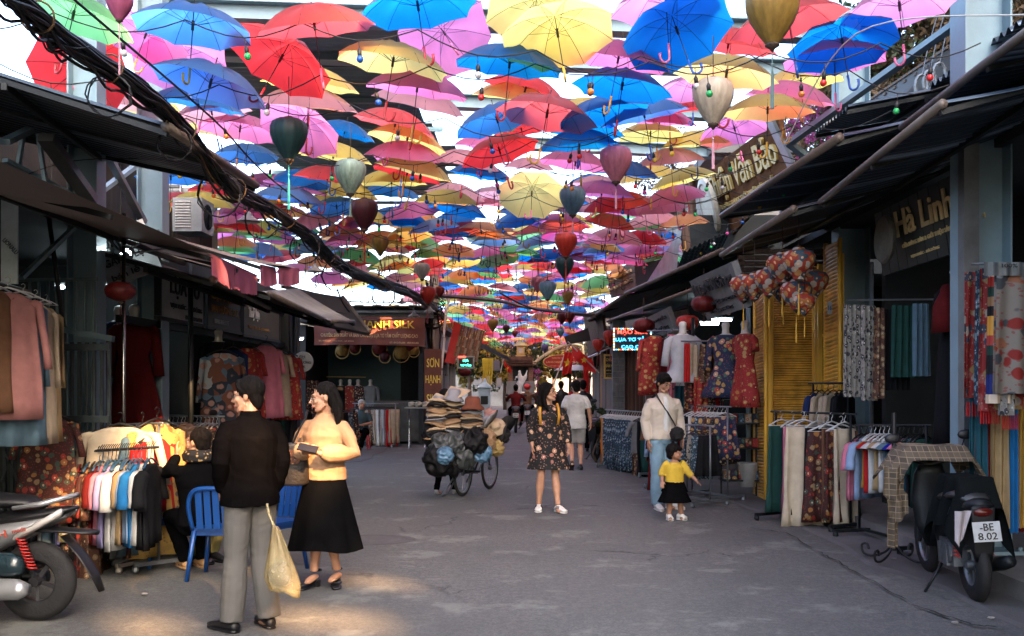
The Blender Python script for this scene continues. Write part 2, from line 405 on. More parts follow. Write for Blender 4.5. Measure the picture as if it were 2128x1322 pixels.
# ================= overhead structure =================
def ibeam(b, a, c, w=.2, h=.3, t=.02):
    a, c = Vector(a), Vector(c); d = (c - a).normalized(); up = Vector((0, 0, 1)) if abs(d.z) < .8 else Vector((0, 1, 0))
    up = (up - d * up.dot(d)).normalized(); off = up * (h / 2)
    M = Matrix((d.cross(up), d, up)).transposed(); L = (c - a).length; m = (a + c) / 2
    b.box(m + off, (w, L, t), M=M); b.box(m - off, (w, L, t), M=M); b.box(m, (t, L, h - t), M=M)
def hcolumn(px, Y, wpx, ztop, label):
    X = (px - CX) * Y / F; wd = wpx * Y / F
    b = MB((X, Y, 0))
    b.box((X, Y, ztop / 2), (wd, .014, ztop)); b.box((X - wd / 2, Y, ztop / 2), (.016, wd * .8, ztop)); b.box((X + wd / 2, Y, ztop / 2), (.016, wd * .8, ztop))
    r = thing('steel_column', label, 'column', (X, Y, 0))
    b.build('shaft', STEEL_BL, r)
    q = MB((X, Y, 0)); q.box((X, Y, .17), (wd + .14, wd + .14, .03))
    for a in (-1, 1):
        for c in (-1, 1): q.lathe([(.018, .18), (.018, .22)], 6, (X + a * (wd / 2 + .04), Y + c * (wd / 2 + .04), 0))
    q.build('base_plate', STEEL_BL, r); return r
hcolumn(180, 9.55, 58, 6.6, 'pale blue steel column on the left behind the red lantern')
hcolumn(318, 11.26, 50, 6.6, 'second pale blue steel column on the left, right of the red lantern')
hcolumn(-52, 7.6, 60, 6.6, 'steel column at the extreme left edge beside the vertical shop banner')
hcolumn(2038, 8.7, 92, 6.6, 'pale steel column rising above the corrugated roof at upper right')
hcolumn(1768, 13.2, 62, 6.6, 'steel column beside the bamboo shutters, its lower half dark teal')
def brace(a, c, label, w=.09, m=None):
    b = MB(a); b.bar(a, c, w, w * .6); tag(b.build('diagonal_brace', m or STEEL_BL), label, 'brace')
brace(Wp(1637, 300, 11.2), Wp(2000, 40, 9.0), 'long pale diagonal steel brace at upper right before the tree', .09)
brace(Wp(1637, 296, 11.2), Wp(1700, 345, 11.4), 'short steel brace below the long diagonal at upper right', .09)
brace(Wp(1600, 250, 12.6), Wp(1648, 350, 12.4), 'dark upright strut behind the right end of the big wooden shop sign', .13, METAL_GR)
brace(Wp(95, 285, 8.4), Wp(188, 415, 9.3), 'thick dark diagonal brace left of the first steel column', .13, METAL_GR)
brace(Wp(10, 295, 8.0), Wp(62, 270, 8.6), 'short pale brace at far left under the corrugated awning', .08)
brace(Wp(10, 333, 8.6), Wp(140, 400, 9.3), 'low sloping rail behind the diagonal brace at far left', .06)
brace(Wp(80, 280, 8.9), Wp(98, 405, 8.9), 'thin pale upright strut at far left', .05)
brace(Wp(48, 280, 8.9), Wp(38, 345, 8.9), 'thin grey strut nearest the left edge under the awning', .05)
brace(Wp(224, 322, 10.2), Wp(298, 462, 10.9), 'dark brace crossing between the two left steel columns', .08, METAL_GR)
brace(Wp(212, 396, 10.2), Wp(288, 340, 10.9), 'pale brace rising between the two left steel columns', .07)
brace(Wp(44, 578, 8.0), Wp(158, 468, 8.6), 'pale prop bracing the market awning beside the vertical banner', .05)
for i, (y, z, x0, x1) in enumerate([(12.6, 6.35, -4.6, 4.6), (14.6, 6.5, -4.6, 4.6), (17.2, 6.5, -1.4, 4.6), (20.5, 6.6, -.8, 4.6)]):
    b = MB((0, y, z)); ibeam(b, (x0, y, z), (x1, y + .6, z - .1), .26, .22)
    tag(b.build('roof_beam', STEEL_BL), ['pale grey steel beam spanning the street highest above the umbrellas', 'second grey steel beam above the umbrellas', 'third grey beam above the umbrellas, right half', 'grey beam farthest back above the umbrellas'][i], 'beam')
r = thing('sheet_roof', 'dark teal corrugated roof seen from below above the umbrellas at upper left', 'roof', (-3.2, 18, 6.7))
TEALR = mat('teal_roof_sheet', (.20, .34, .38), .5, .3, var=.3, s=1, dirt=.3)
for k in range(7):
    b = MB((-3.2, 18, 6.7)); y0 = 13.3 + k * 1.9; z0 = 6.5 + .03 * k
    def fn(u, v): y = y0 + v * 1.93; x = -5.6 + u * (3.9 + .25 * math.sin(k * 2)); return (x, y, z0 + .03 * math.sin(v * 2 * PI * 9))
    b.grid(fn, 4, 72); b.build('roof_sheet', TEALR, r, True)
for k in range(8):
    b = MB((-3.2, 18, 6.7)); b.box((-3.65, 13.2 + k * 1.9, 6.45), (4.2, .06, .08)); b.build('purlin', TEALR, r)

# ================= umbrellas =================
UC = {'blue': (.004, .225, .68), 'red': (.86, .045, .05), 'pink': (.84, .24, .52), 'yellow': (.92, .74, .20), 'green': (.20, .66, .24),
      'orange': (.90, .36, .10), 'grey-blue': (.26, .42, .66), 'light pink': (.88, .42, .50)}
UMAT = {k: brolly('umbrella_cloth_' + k.replace(' ', '_').replace('-', '_'), v) for k, v in UC.items()}
HC = {'red': (.55, .03, .04), 'yellow': (.72, .42, .05), 'pink': (.70, .16, .32), 'blue': (.02, .10, .42), 'black': (.012, .012, .015)}
HMAT = {k: mat('handle_' + k, v, .3, var=.05, spec=.5) for k, v in HC.items()}
UR, UH = .49, .205
def umb_canopy(seed, nr=6, na=40, R=UR, b=None, off=None):
    b = b or MB(); rr = random.Random(seed); vs = [(0, 0, UH)]; fs = []
    ph = [rr.uniform(.7, 1.3) for _ in range(8)]
    for i in range(1, nr + 1):
        t = i / nr
        for j in range(na):
            q = 2 * PI * j / na; s = abs(math.sin(4 * q)) ** .8; g = ph[int(j * 8 / na) % 8]
            r = R * t * (1 - .085 * s * t * t * g)
            z = UH * (1 - t ** 2.25) - .03 * s * math.sin(PI * min(1, t * .95)) * g + .012 * s * t ** 4 - .006 * (1 - s) * t
            vs.append((r * math.cos(q), r * math.sin(q), z))
    for j in range(na): fs.append((0, 1 + j, 1 + (j + 1) % na))
    for i in range(nr - 1):
        for j in range(na):
            a = 1 + i * na + j; c = 1 + i * na + (j + 1) % na; fs.append((a, a + na, c + na, c))
    return b.add(vs, fs)
def umb_ribs():
    b = MB()
    for k in range(8):
        q = 2 * PI * k / 8; cs, sn = math.cos(q), math.sin(q)
        P = lambda t, dz=0: (UR * t * cs, UR * t * sn, UH * (1 - t ** 2.25) - .006 + dz)
        b.tube([P(t) for t in (0.05, .3, .55, .8, 1.0)], .0022, 4, False)
        b.tube([(.012 * cs, .012 * sn, UH * .22), P(.52, -.004)], .002, 4, False)
    return b.mesh('ribs')
def umb_hook(l):
    b = MB(); z = -l; pts = [(0, 0, z + .10), (0, 0, z + .04), (0, 0, z)]
    for k in range(1, 8):
        a = PI * k / 7; pts.append((.043 - .043 * math.cos(a), 0, z - .043 * math.sin(a) * 1.1))
    pts.append((.086, 0, z + .03)); b.tube(pts, [.0105, .0105] + [.010] * 7 + [.0105, .013], 7); b.ball((0, 0, z + .105), .013, 6)
    return b.mesh('handle', True)
b = MB(); b.tube([(0, 0, -.33), (0, 0, UH + .05)], .0042, 6); b.lathe([(.012, -.02), (.012, .06)], 6, (0, 0, .02)); b.ball((0, 0, UH + .055), .007, 6); SH_ME = b.mesh('shaft'); SH_ME.materials.append(BLACK)
b = MB(); b.tube([(0, 0, -.42), (0, 0, UH + .05)], .005, 6); SH2_ME = b.mesh('shaft'); SH2_ME.materials.append(BLACK)
CAN_ME = []
for k in range(8):
    me = umb_canopy(k).mesh('canopy', False); me.polygons.foreach_set('use_smooth', [True] * len(me.polygons)); me.materials.append(UMAT['red']); CAN_ME.append(me)
CAN_LO = []
for k in range(4):
    me = umb_canopy(k + 20, 4, 24).mesh('canopy', True); me.materials.append(UMAT['red']); CAN_LO.append(me)
RIB_ME = umb_ribs(); RIB_ME.materials.append(METAL_DK)
HK_ME = umb_hook(.40); HK_ME.materials.append(HMAT['red']); HK2_ME = umb_hook(.50); HK2_ME.materials.append(HMAT['black'])
UMB = []      # (X, Y, Z, colour, handle, rx, ry, rz, scale)
near = """150,30,250,green,red,10,12|165,140,205,red,pink,55,-20|400,52,250,blue,yellow,8,4|375,118,200,pink,blue,14,-18|300,70,170,pink,yellow,20,10|435,172,245,blue,pink,10,14|655,52,258,red,pink,-2,-6|580,118,235,red,red,18,22|645,172,206,yellow,red,0,6|815,128,242,yellow,red,4,10|870,12,250,blue,red,6,-8|925,62,200,pink,pink,50,-24|1112,22,215,yellow,yellow,22,4|1160,66,245,yellow,yellow,16,-8|1058,132,235,blue,red,2,6|1385,8,240,pink,pink,6,-4|1410,60,240,blue,blue,22,-14|1283,122,226,pink,yellow,0,10|1292,178,212,blue,red,6,8|1090,184,180,red,yellow,2,16|866,182,225,pink,yellow,0,8|870,212,200,light pink,red,-4,14|1512,92,205,red,red,-2,8|1640,40,245,red,blue,6,-10|1870,12,240,pink,pink,8,-6|1752,86,230,blue,blue,14,-4|1735,118,220,pink,pink,6,-2|1508,152,222,yellow,red,4,8|1665,168,180,yellow,yellow,4,-6|1640,200,190,pink,yellow,-2,8|1392,222,150,red,red,0,-2|1440,182,110,pink,blue,10,0|1595,228,195,yellow,yellow,4,0|1528,266,155,pink,pink,12,-12|1035,248,188,blue,red,8,-16|1065,200,175,yellow,yellow,-3,8|1232,232,165,yellow,red,-2,12|1210,262,178,blue,blue,8,8|1204,298,176,blue,yellow,2,-4|1040,312,172,red,red,10,-16|1085,268,120,red,yellow,4,-12|1352,278,148,yellow,red,6,0|1448,296,150,yellow,blue,0,-4|1370,250,160,pink,yellow,-2,4|820,256,178,red,pink,2,14|845,290,172,yellow,red,6,14|640,214,210,light pink,red,-2,6|622,262,180,pink,yellow,24,16|715,272,120,blue,pink,4,14|412,212,192,blue,pink,2,10|432,256,160,yellow,blue,10,8|520,275,110,pink,blue,6,14|512,322,140,blue,blue,8,0|692,322,165,yellow,blue,2,8|300,215,140,yellow,pink,12,-6|842,322,175,pink,yellow,-2,6|1000,362,140,blue,red,2,10|1105,400,145,yellow,pink,34,2|355,368,150,blue,yellow,6,2|300,342,130,red,red,8,10|560,382,130,pink,yellow,4,8|680,368,150,red,red,2,8|860,352,170,yellow,yellow,2,14|812,402,130,blue,pink,0,6|968,336,150,light pink,red,-2,12|1195,338,160,pink,pink,4,8|1300,358,150,blue,red,0,6|1395,332,150,light pink,yellow,-2,-6|1420,372,140,yellow,red,4,-14|1100,345,110,light pink,blue,0,4|1250,400,150,pink,red,2,4|1340,428,120,light pink,pink,0,-8|945,402,130,light pink,red,-4,10|720,400,140,yellow,yellow,0,10|600,410,150,blue,blue,4,8|455,395,130,red,yellow,4,4|230,250,120,red,yellow,10,0|760,452,120,yellow,red,2,12|420,420,140,yellow,red,0,6|1005,300,130,pink,red,0,6"""
for q in near.split('|'):
    p = q.split(','); cx, cy, wd = float(p[0]), float(p[1]), float(p[2]); sc_ = 1.0
    Y = .98 * F / wd
    z = CH + (CY - cy) * Y / F
    zc = min(4.95, max(4.1, z)); Yc = (zc - CH) * F / (CY - cy); s_ = (wd * Yc / F) / .98; s_ = min(1.15, max(.85, s_))
    UMB.append([(cx - CX) * Yc / F, Yc, zc - .045, p[3], p[4], (11 - float(p[5]) * 1.3 if float(p[5]) < 12 else -float(p[5])), float(p[6]), U(0, 45), s_, True])
near_pts = [(u[0], u[1]) for u in UMB]
Y = 9.6; row = 0
while Y < 78:
    wl = -5.9 if Y < 24 else (-5.9 + (Y - 24) * .25 if Y < 34 else -3.6)
    x = wl + U(-.2, .3)
    while x < 3.1:
        xx, yy = x + U(-.16, .16), Y + U(-.3, .3)
        ok = all((xx - a) ** 2 + ((yy - c) * .8) ** 2 > .34 for a, c in near_pts)
        if 10.5 < yy < 19 and CX + xx * F / yy > 1425: ok = False
        if Y < 16.2 and (x < -4.8 or x > 2.6): ok = False
        if ok:
            far = Y > 17
            pal = ['blue', 'red', 'pink', 'yellow', 'blue', 'yellow', 'pink', 'light pink'] if not far else ['blue', 'red', 'pink', 'yellow', 'green', 'orange', 'grey-blue', 'yellow', 'blue', 'pink', 'light pink', 'orange', 'red']
            hc = RN.choice(['red', 'yellow', 'pink', 'blue']) if not far else (RN.choice(['black', 'black', 'black', 'red', 'yellow', 'pink']) if Y < 22 else 'black')
            z0 = 4.5 + U(-.2, .2) - (.35 if Y > 45 else 0) * (Y - 45) / 30
            UMB.append([xx, yy, z0, RN.choice(pal), hc, U(-6, 20), U(-13, 13), U(0, 45), U(.92, 1.1), False])
        x += .74 if Y < 22 else .86
    Y += .64 if Y < 22 else .92; row += 1
UMB.sort(key=lambda u: u[1])
ORD = 'first second third fourth fifth sixth seventh eighth ninth tenth eleventh twelfth thirteenth fourteenth fifteenth sixteenth seventeenth eighteenth nineteenth twentieth'.split()
def orde(n):
    if n < 20: return ORD[n]
    t = 'twenty thirty forty fifty'.split()[(n + 1) // 10 - 2]; o = (n + 1) % 10
    return (t + '-' + ORD[o - 1]) if o else {20: 'twentieth', 30: 'thirtieth', 40: 'fortieth', 50: 'fiftieth'}[n + 1]
def mk_umb(u, label, lod):
    X, Y, Z, c, h, rx, ry, rz, s, nr = u
    r = thing('umbrella', label, 'umbrella', (X, Y, Z), 0, 'open umbrellas strung above the street')
    r.rotation_euler = (rad(rx), rad(ry), rad(rz)); r.scale = (s, s, s)
    M = (Euler((rad(rx), rad(ry), 0)).to_matrix() @ Matrix.Rotation(rad(rz), 3, 'Z')).to_euler(); r.rotation_euler = M
    def part(n, me, m=None):
        o = bpy.data.objects.new(n, me); COL.objects.link(o); o.parent = r
        if m: setmat(o, m)
        return o
    part('canopy', RN.choice(CAN_ME if lod == 0 else CAN_LO), UMAT[c])
    if lod == 0: part('ribs', RIB_ME)
    long_ = h == 'black'
    part('shaft', SH2_ME if long_ else SH_ME)
    o = part('handle', HK2_ME if long_ else HK_ME, HMAT[h]); o.rotation_euler.z = U(0, 6.28)
    return r
rows = {}
NI = 290
for u in UMB[:NI]: rows.setdefault(int((u[1] - UMB[0][1]) / .95), []).append(u)
for ri, k in enumerate(sorted(rows)):
    rw = sorted(rows[k], key=lambda u: u[0])
    for j, u in enumerate(rw):
        mk_umb(u, f"{u[3]} open umbrella, {u[4]} handle, {orde(j)} from the left in the {orde(ri)} row overhead", 0 if u[1] < 19 else 1)
fb = {k: MB() for k in UC}; hb = MB()
for u in UMB[NI:]:
    M = Matrix.Translation(u[:3]) @ Euler((rad(u[5]), rad(u[6]), rad(u[7]))).to_matrix().to_4x4() @ Matrix.Scale(u[8], 4)
    t = umb_canopy(int(u[1] * 7), 4, 24) if u[1] < 32 else umb_canopy(int(u[1] * 7), 3, 16); fb[u[3]].add([M @ Vector(p) for p in t.v], t.f)
    hb.tube([M @ Vector((0, 0, .2)), M @ Vector((0, 0, -.45))], .008, 4)
    hb.tube([M @ Vector((0, 0, -.45)), M @ Vector((.02, 0, -.5)), M @ Vector((.05, 0, -.5)), M @ Vector((.07, 0, -.45))], .011, 4)
r = thing('far_umbrellas', 'mass of small overlapping coloured umbrellas at the far end of the street', 'umbrellas', (0, 45, 4.4)); r['kind'] = 'stuff'
for k in fb:
    fb[k].o = Vector((0, 45, 4.4)); fb[k].v = [(p[0], p[1] - 45, p[2] - 4.4) for p in fb[k].v]
    o = fb[k].build('canopies', UMAT[k], r, True); stuff(o)
hb.v = [(p[0], p[1] - 45, p[2] - 4.4) for p in hb.v]; stuff(hb.build('handles', BLACK, r))

# ================= bulbs on festoon cables =================
BC = {'red': (.75, .03, .03), 'yellow': (.85, .55, .06), 'green': (.03, .5, .14), 'blue': (.02, .13, .6), 'pink': (.72, .08, .35), 'white': (.7, .68, .7), 'orange': (.85, .25, .04)}
BMAT = {k: mat('bulb_' + k, v, .25, var=.03, trans=.25, spec=.5) for k, v in BC.items()}
b = MB(); b.tube([(0, 0, 0), (0, 0, -.07)], .0035, 5); b.lathe([(.006, -.13), (.016, -.125), (.018, -.085), (.010, -.07), (.004, -.06)], 8); SOC_ME = b.mesh('socket', True); SOC_ME.materials.append(BLACK)
b = MB(); b.ball((0, 0, -.148), .027, 10, (1, 1, 1.05)); BUL_ME = b.mesh('bulb', True); BUL_ME.materials.append(BMAT['red'])
for k in range(22):
    Y = 7.7 + k * .95 + (0 if k < 12 else (k - 12) * .9); r = thing('string_light', f'festoon cable with hanging coloured bulbs, {orde(k)} strand back from the front, strung under the umbrellas', 'string light', (0, Y, 4.3), 0, 'festoon cables strung across the street')
    c = MB((0, Y, 4.3)); xl, xr = (-4.3, 3.6) if Y < 22 else (-3.4, 2.6); n = 9 if Y < 22 else 6; yl, yr = U(-.5, .5), U(-.5, .5); pts = []
    for i in range(n * 6 + 1):
        t = i / (n * 6); f = (t * n) % 1; x = xl + (xr - xl) * t
        z = 4.22 - .12 * math.sin(PI * f) + .12 * math.sin(k * 3.1 + t * 7); y = Y + yl * (1 - t) + yr * t + .12 * math.sin(x * 2 + k)
        pts.append((x, y, z))
    c.tube(pts, .0055, 5); c.build('cable', CABLE, r)
    for i in range(n):
        p = pts[i * 6 + 3]; cc = RN.choice(list(BC)); rt = (U(-.25, .25), U(-.25, .25), 0)
        for nm, me in (('socket', SOC_ME), ('bulb', BUL_ME)):
            o = bpy.data.objects.new(nm, me); COL.objects.link(o); o.parent = r; o.location = Vector(p) - Vector((0, Y, 4.3)); o.rotation_euler = rt
            if nm == 'bulb': setmat(o, BMAT[cc])

# ================= lanterns =================
def silk(name, col, var=.35): return mat(name, col, .45, var=var, s=7, bump=.3, trans=.3, stretch=(3, 3, .5), dirt=.12)
def lantern(px, py, hpx, Y, m, label, shape='drop', tas=None, tl=.45):
    """py is the middle of the lantern body, hpx its height in the picture"""
    c = Wp(px, py, Y); h = hpx * Y / F; r = thing('lantern', label, 'lantern', c)
    pf = {'drop': [(.10, .5), (.30, .485), (.40, .42), (.455, .28), (.45, .12), (.38, -.08), (.25, -.3), (.13, -.47), (.11, -.5)],
          'round': [(.15, .42), (.38, .38), (.58, .25), (.66, .05), (.63, -.15), (.48, -.33), (.25, -.42), (.15, -.44)],
          'garlic': [(.16, .5), (.2, .44), (.42, .38), (.52, .2), (.5, .0), (.38, -.2), (.22, -.36), (.16, -.46), (.17, -.5)]}[shape]
    b = MB(c); n = 48 if h > .2 else 24
    rings = []
    for i in range(len(pf) * 2 - 1):
        a = pf[i // 2]; d = pf[min(i // 2 + i % 2, len(pf) - 1)]; rr = (a[0] + d[0]) / 2 * h * 1.04; zz = (a[1] + d[1]) / 2 * h
        rings.append([c + Vector((math.cos(q) * rr * (1 - .045 * abs(math.sin(q * 6))), math.sin(q) * rr * (1 - .045 * abs(math.sin(q * 6))), zz)) for q in [2 * PI * k / n for k in range(n)]])
    b.loft(rings); b.build('shade', m, r, True)
    b = MB(c); b.lathe([(.06 * h, .5 * h), (.12 * h, .52 * h), (.1 * h, .56 * h), (.02 * h, .58 * h)], 10, c); b.lathe([(.02 * h, -.63 * h), (.05 * h, -.58 * h), (.13 * h, -.53 * h), (.12 * h, -.49 * h)], 10, c)
    b.tube([c + Vector((0, 0, .55 * h)), c + Vector((0, 0, .55 * h + .35))], .004, 4); b.build('cap', WOOD_D, r, True)
    t0 = c - Vector((0, 0, .63 * h)); q = MB(c); q.tube([t0, t0 - Vector((0, 0, tl * .3 * h))], .004, 4); q.ball(t0 - Vector((0, 0, tl * .25 * h)), .03 * h, 6)
    for k in range(9):
        a = 2 * PI * k / 9; d = Vector((math.cos(a), math.sin(a), 0)) * .02 * h; q.tube([t0 - Vector((0, 0, tl * .3 * h)), t0 + d - Vector((0, 0, tl * .45 * h)), t0 + d * 1.2 - Vector((0, 0, tl * 1.1 * h))], .009 * h, 4)
    q.build('tassel', tas or m, r); return r
LG = silk('green_black_silk', (.015, .055, .06)); LO = silk('gold_silk', (.36, .22, .05)); LC = silk('cream_silk', (.62, .52, .40)); LP = silk('pink_silk', (.62, .22, .30))
LB = silk('blue_grey_silk', (.16, .30, .38)); LM = silk('maroon_silk', (.07, .012, .02)); LR = silk('red_silk', (.62, .05, .03)); LT = silk('mint_stripe_silk', (.34, .50, .42), .5); LRD = silk('dark_red_silk', (.17, .012, .012)); LW = silk('white_silk', (.6, .57, .5)); LV = silk('violet_silk', (.2, .14, .3))
TW = mat('pale_pink_tassel', (.6, .32, .4), .6); TGR = mat('grey_green_tassel', (.12, .2, .2), .6)
for a in [(600, 290, 84, 8.6, LG, 'large dark green silk lantern with a teal tassel, upper left', 'drop', mat('teal_tassel', (.03, .3, .34)), 1.0), (728, 368, 70, 11, LT, 'mint and white striped silk lantern below the dark green one', 'drop', None, .5),
          (757, 446, 62, 12.5, LM, 'dark maroon silk lantern with a red tassel left of the middle', 'drop', LR, .9), (790, 510, 38, 17, LO, 'small ochre lantern just right of the cable bundle', 'drop'),
          (877, 564, 34, 19, LW, 'off-white pleated lantern above the brown shop banner', 'drop'), (889, 614, 36, 21, LR, 'bright red lantern above the right end of the brown banner', 'drop', LR, .9),
          (914, 607, 22, 24, LRD, 'small dark red lantern beside the bright red one above the banner', 'drop'), (1605, 32, 120, 6.6, LO, 'largest gold silk lantern with a long grey tassel at upper right', 'drop', TGR, .9),
          (1482, 212, 92, 8.3, LC, 'cream silk lantern hanging among yellow umbrellas on the right', 'drop', TW, .8), (1280, 342, 72, 10.5, LP, 'pink striped silk lantern right of the middle', 'drop', TW, .6),
          (1190, 418, 58, 12.5, LB, 'blue-grey silk lantern below and left of the pink striped one', 'drop', TW, .5), (1176, 509, 50, 14.5, LR, 'bright red silk lantern in the middle above the street', 'drop', LR, .9),
          (1173, 555, 42, 15.6, LG, 'dark teal lantern directly below the red one in the middle', 'drop', LR, .6), (1138, 603, 38, 17.5, LB, 'light blue lantern low in the middle above the street', 'drop'),
          (1117, 590, 30, 19, LP, 'small faded pink lantern behind the light blue one', 'drop'), (1180, 618, 26, 20, LO, 'small gold lantern to the right of the light blue one', 'drop', LO, .9), (1024, 675, 24, 24, LO, 'small olive gold lantern low left of the street middle', 'drop'),
          (1052, 684, 16, 30, LM, 'tiny maroon lantern far down the street', 'drop'), (1165, 692, 16, 30, LB, 'tiny grey-blue lantern far down the street', 'drop'), (1070, 694, 13, 34, LRD, 'tiny dark red lantern beside the tiny maroon one', 'drop'), (1132, 724, 16, 34, LV, 'small violet lantern before the flower arch', 'drop'),
          (1168, 662, 22, 23, LRD, 'left one of two dark red lanterns high over the far street', 'drop'), (1184, 660, 22, 22, LRD, 'right one of two dark red lanterns high over the far street', 'drop'),
          (248, 12, 60, 5.6, silk('rose_silk', (.5, .12, .25)), 'rose lantern cut by the top edge over the cable bundle', 'drop', TW, 1.6),
          (250, 605, 46, 8.2, LRD, 'dark red round lantern in front of the left shop sign', 'round'), (1463, 632, 40, 14, LRD, 'dark red round lantern over the pink and white garments', 'round'),
          (1338, 677, 34, 18, LRD, 'dark red round lantern hiding the end of the neon sign', 'round'), (1429, 670, 36, 15.5, LR, 'glowing red round lantern left of the tube lights', 'round'),
          (1243, 718, 26, 22, LR, 'bright red lantern on the curved black bracket', 'drop', LR, .8), (1268, 703, 32, 21.5, LR, 'red lantern between the bracket lantern and the neon sign', 'drop', LR, .8),
          (966, 774, 20, 27, LRD, 'dark red round lantern under the green neon sign', 'round')]:
    lantern(*a)
PATCH = floral('patchwork_print', (.42, .05, .03), [(.06, .13, .18), (.62, .56, .48), (.55, .2, .05), (.62, .56, .48), (.5, .07, .03), (.07, .12, .15), (.6, .3, .1)], 15, .6, .6, .3, False)
GT = mat('gold_tassel', (.65, .36, .04), .6)
for i, (px, py, h, Y) in enumerate([(1660, 548, 66, 10.6), (1626, 556, 62, 11.2), (1598, 585, 58, 11.5), (1568, 595, 54, 11.8), (1545, 598, 54, 12.2), (1655, 612, 62, 11.0), (1690, 590, 60, 11.3), (1628, 612, 40, 11.9), (1672, 630, 44, 10.8)]):
    lantern(px, py, h, Y, PATCH, ['highest patchwork lantern of the cluster by the bamboo shutters', 'patchwork lantern second highest in the cluster', 'patchwork lantern third from the left in the cluster', 'patchwork lantern second from the left in the cluster', 'leftmost patchwork lantern of the cluster', 'low patchwork lantern under the highest of the cluster', 'patchwork lantern at the right end of the cluster', 'small patchwork lantern low in the middle of the cluster', 'lowest small patchwork lantern of the cluster'][i], 'garlic', GT, .9)

# ================= cables =================
def catmull(P, n=8):
    P = [Vector(p) for p in P]; out = []
    for i in range(len(P) - 1):
        a, b, c, d = P[max(i - 1, 0)], P[i], P[i + 1], P[min(i + 2, len(P) - 1)]
        for k in range(n):
            t = k / n; out.append(.5 * ((2 * b) + (c - a) * t + (2 * a - 5 * b + 4 * c - d) * t * t + (3 * b - a - 3 * c + d) * t ** 3))
    out.append(P[-1]); return out
bp = [Wp(-60, -70, 4.4), Wp(60, 20, 5.1), Wp(150, 95, 5.8), Wp(300, 190, 6.8), Wp(400, 290, 7.8), Wp(480, 388, 8.6), Wp(560, 432, 9.8), Wp(640, 490, 11.2), Wp(700, 545, 12.6), Wp(790, 588, 15.5), Wp(850, 608, 19), Wp(905, 640, 27)]
cen = catmull(bp, 10); b = MB(cen[40]); bw = MB(cen[40])
for k in range(38):
    a0 = U(0, 6.28); r0 = .08 * math.sqrt(U(.02, 1)) * .66; tw = U(-2.5, 2.5); ph = U(0, 9); loose = U(.3, 1.0) if k % 5 == 0 else .25
    pts = []
    for i, c in enumerate(cen):
        t = i / len(cen); rr = r0 * (1 + .6 * t) + .05 * loose * noise.noise(Vector((i * .22, ph, 0))); a = a0 + tw * t * 3 + noise.noise(Vector((i * .12, ph, 4))) * 1.5
        pts.append(c + Vector((math.cos(a) * rr, 0, math.sin(a) * rr)) - Vector((0, 0, .12 * max(0, noise.noise(Vector((i * .16, ph, 8)))) * loose * 2)))
    (bw if k in (3, 29) else b).tube(pts, U(.006, .012), 5)
r = thing('cable_bundle', 'thick sagging bundle of black utility cables crossing the upper left', 'cables', cen[40])
b.build('cables', CABLE, r); bw.build('loose_cable', mat('brown_cable', (.22, .11, .04), .6), r)
b = MB(cen[40])
for k in range(12, 100, 13):
    if k < len(cen) - 1:
        t = (cen[k + 1] - cen[k]).normalized(); M = t.to_track_quat('Z', 'Y').to_matrix(); R_ = .08 * (1 + .5 * k / len(cen))
        b.tube([cen[k] + M @ Vector((math.cos(a) * R_, math.sin(a) * R_, U(-.01, .01))) for a in [2 * PI * j / 14 for j in range(15)]], .006, 4)
b.build('tie', mat('copper_tie', (.10, .06, .03), .5), r)
for i in range(7):   # stray coils hanging on the bundle
    c = cen[25 + i * 11] - Vector((0, 0, .12)); b = MB(c); R_ = U(.10, .2)
    for q in range(3): b.tube([c + Vector((math.cos(a) * R_ * U(.9, 1.05), U(-.03, .03), math.sin(a) * R_ - .05)) for a in [2 * PI * j / 16 for j in range(17)]], .005, 4)
    tag(b.build('cable_coil', CABLE), ['slack coil of black cable', 'small loop of cable'][i % 2] + f' hanging on the cable bundle, {orde(i)} from the near end', 'cable', 'coils on the cable bundle')
def wire(pts, rr, label, m=CABLE, sag=.0):
    P = [Vector(p) for p in pts]; q = catmull(P, 8)
    if sag: q = [p - Vector((0, 0, sag * 4 * (i / (len(q) - 1)) * (1 - i / (len(q) - 1)))) for i, p in enumerate(q)]
    b = MB(P[0]); b.tube(q, rr, 5); return tag(b.build('cable', m), label, 'cable')
wire([Wp(120, -30, 5.2), Wp(440, 245, 8.5), Wp(640, 430, 12), Wp(870, 570, 26)], .009, 'taut single black cable just above the bundle')
wire([Wp(880, 612, 24), Wp(1030, 625, 27), Wp(1100, 640, 28), Wp(1240, 658, 27)], .05, 'bundle of cables crossing the far street', mat('grey_cable', (.1, .09, .08), .7))
wire([Wp(1040, 610, 26), Wp(1120, 645, 27), Wp(1250, 655, 27)], .025, 'thinner cable beside the far crossing bundle')
wire([Wp(1630, 300, 9), Wp(1780, 70, 8), Wp(2140, 30, 6.5)], .006, 'thin pale wire tied round the upper right column', WIRE_W)
wire([Wp(450, 585, 9), Wp(600, 600, 14), Wp(870, 625, 24)], .012, 'black service cable drooping over the left awnings', sag=.15)
wire([Wp(700, 600, 15), Wp(760, 640, 17), Wp(880, 650, 25)], .012, 'slack cable above the brown banner', sag=.2)
wire([Wp(0, 385, 8.5), Wp(150, 335, 8.9), Wp(330, 330, 9.6)], .004, 'thin wire at far left before the steel columns')
for k in range(12):
    x = U(-3, 3); y = U(9, 24); wire([(x - U(1, 3), y, U(4.9, 5.3)), (x, y + U(-.5, .5), U(4.8, 5.1)), (x + U(1, 3), y + U(-1, 1), U(4.9, 5.4))], .0025, f'thin steel hanging wire above the umbrellas, {orde(k)} one', METAL_GR)['group'] = 'thin wires above the umbrellas'
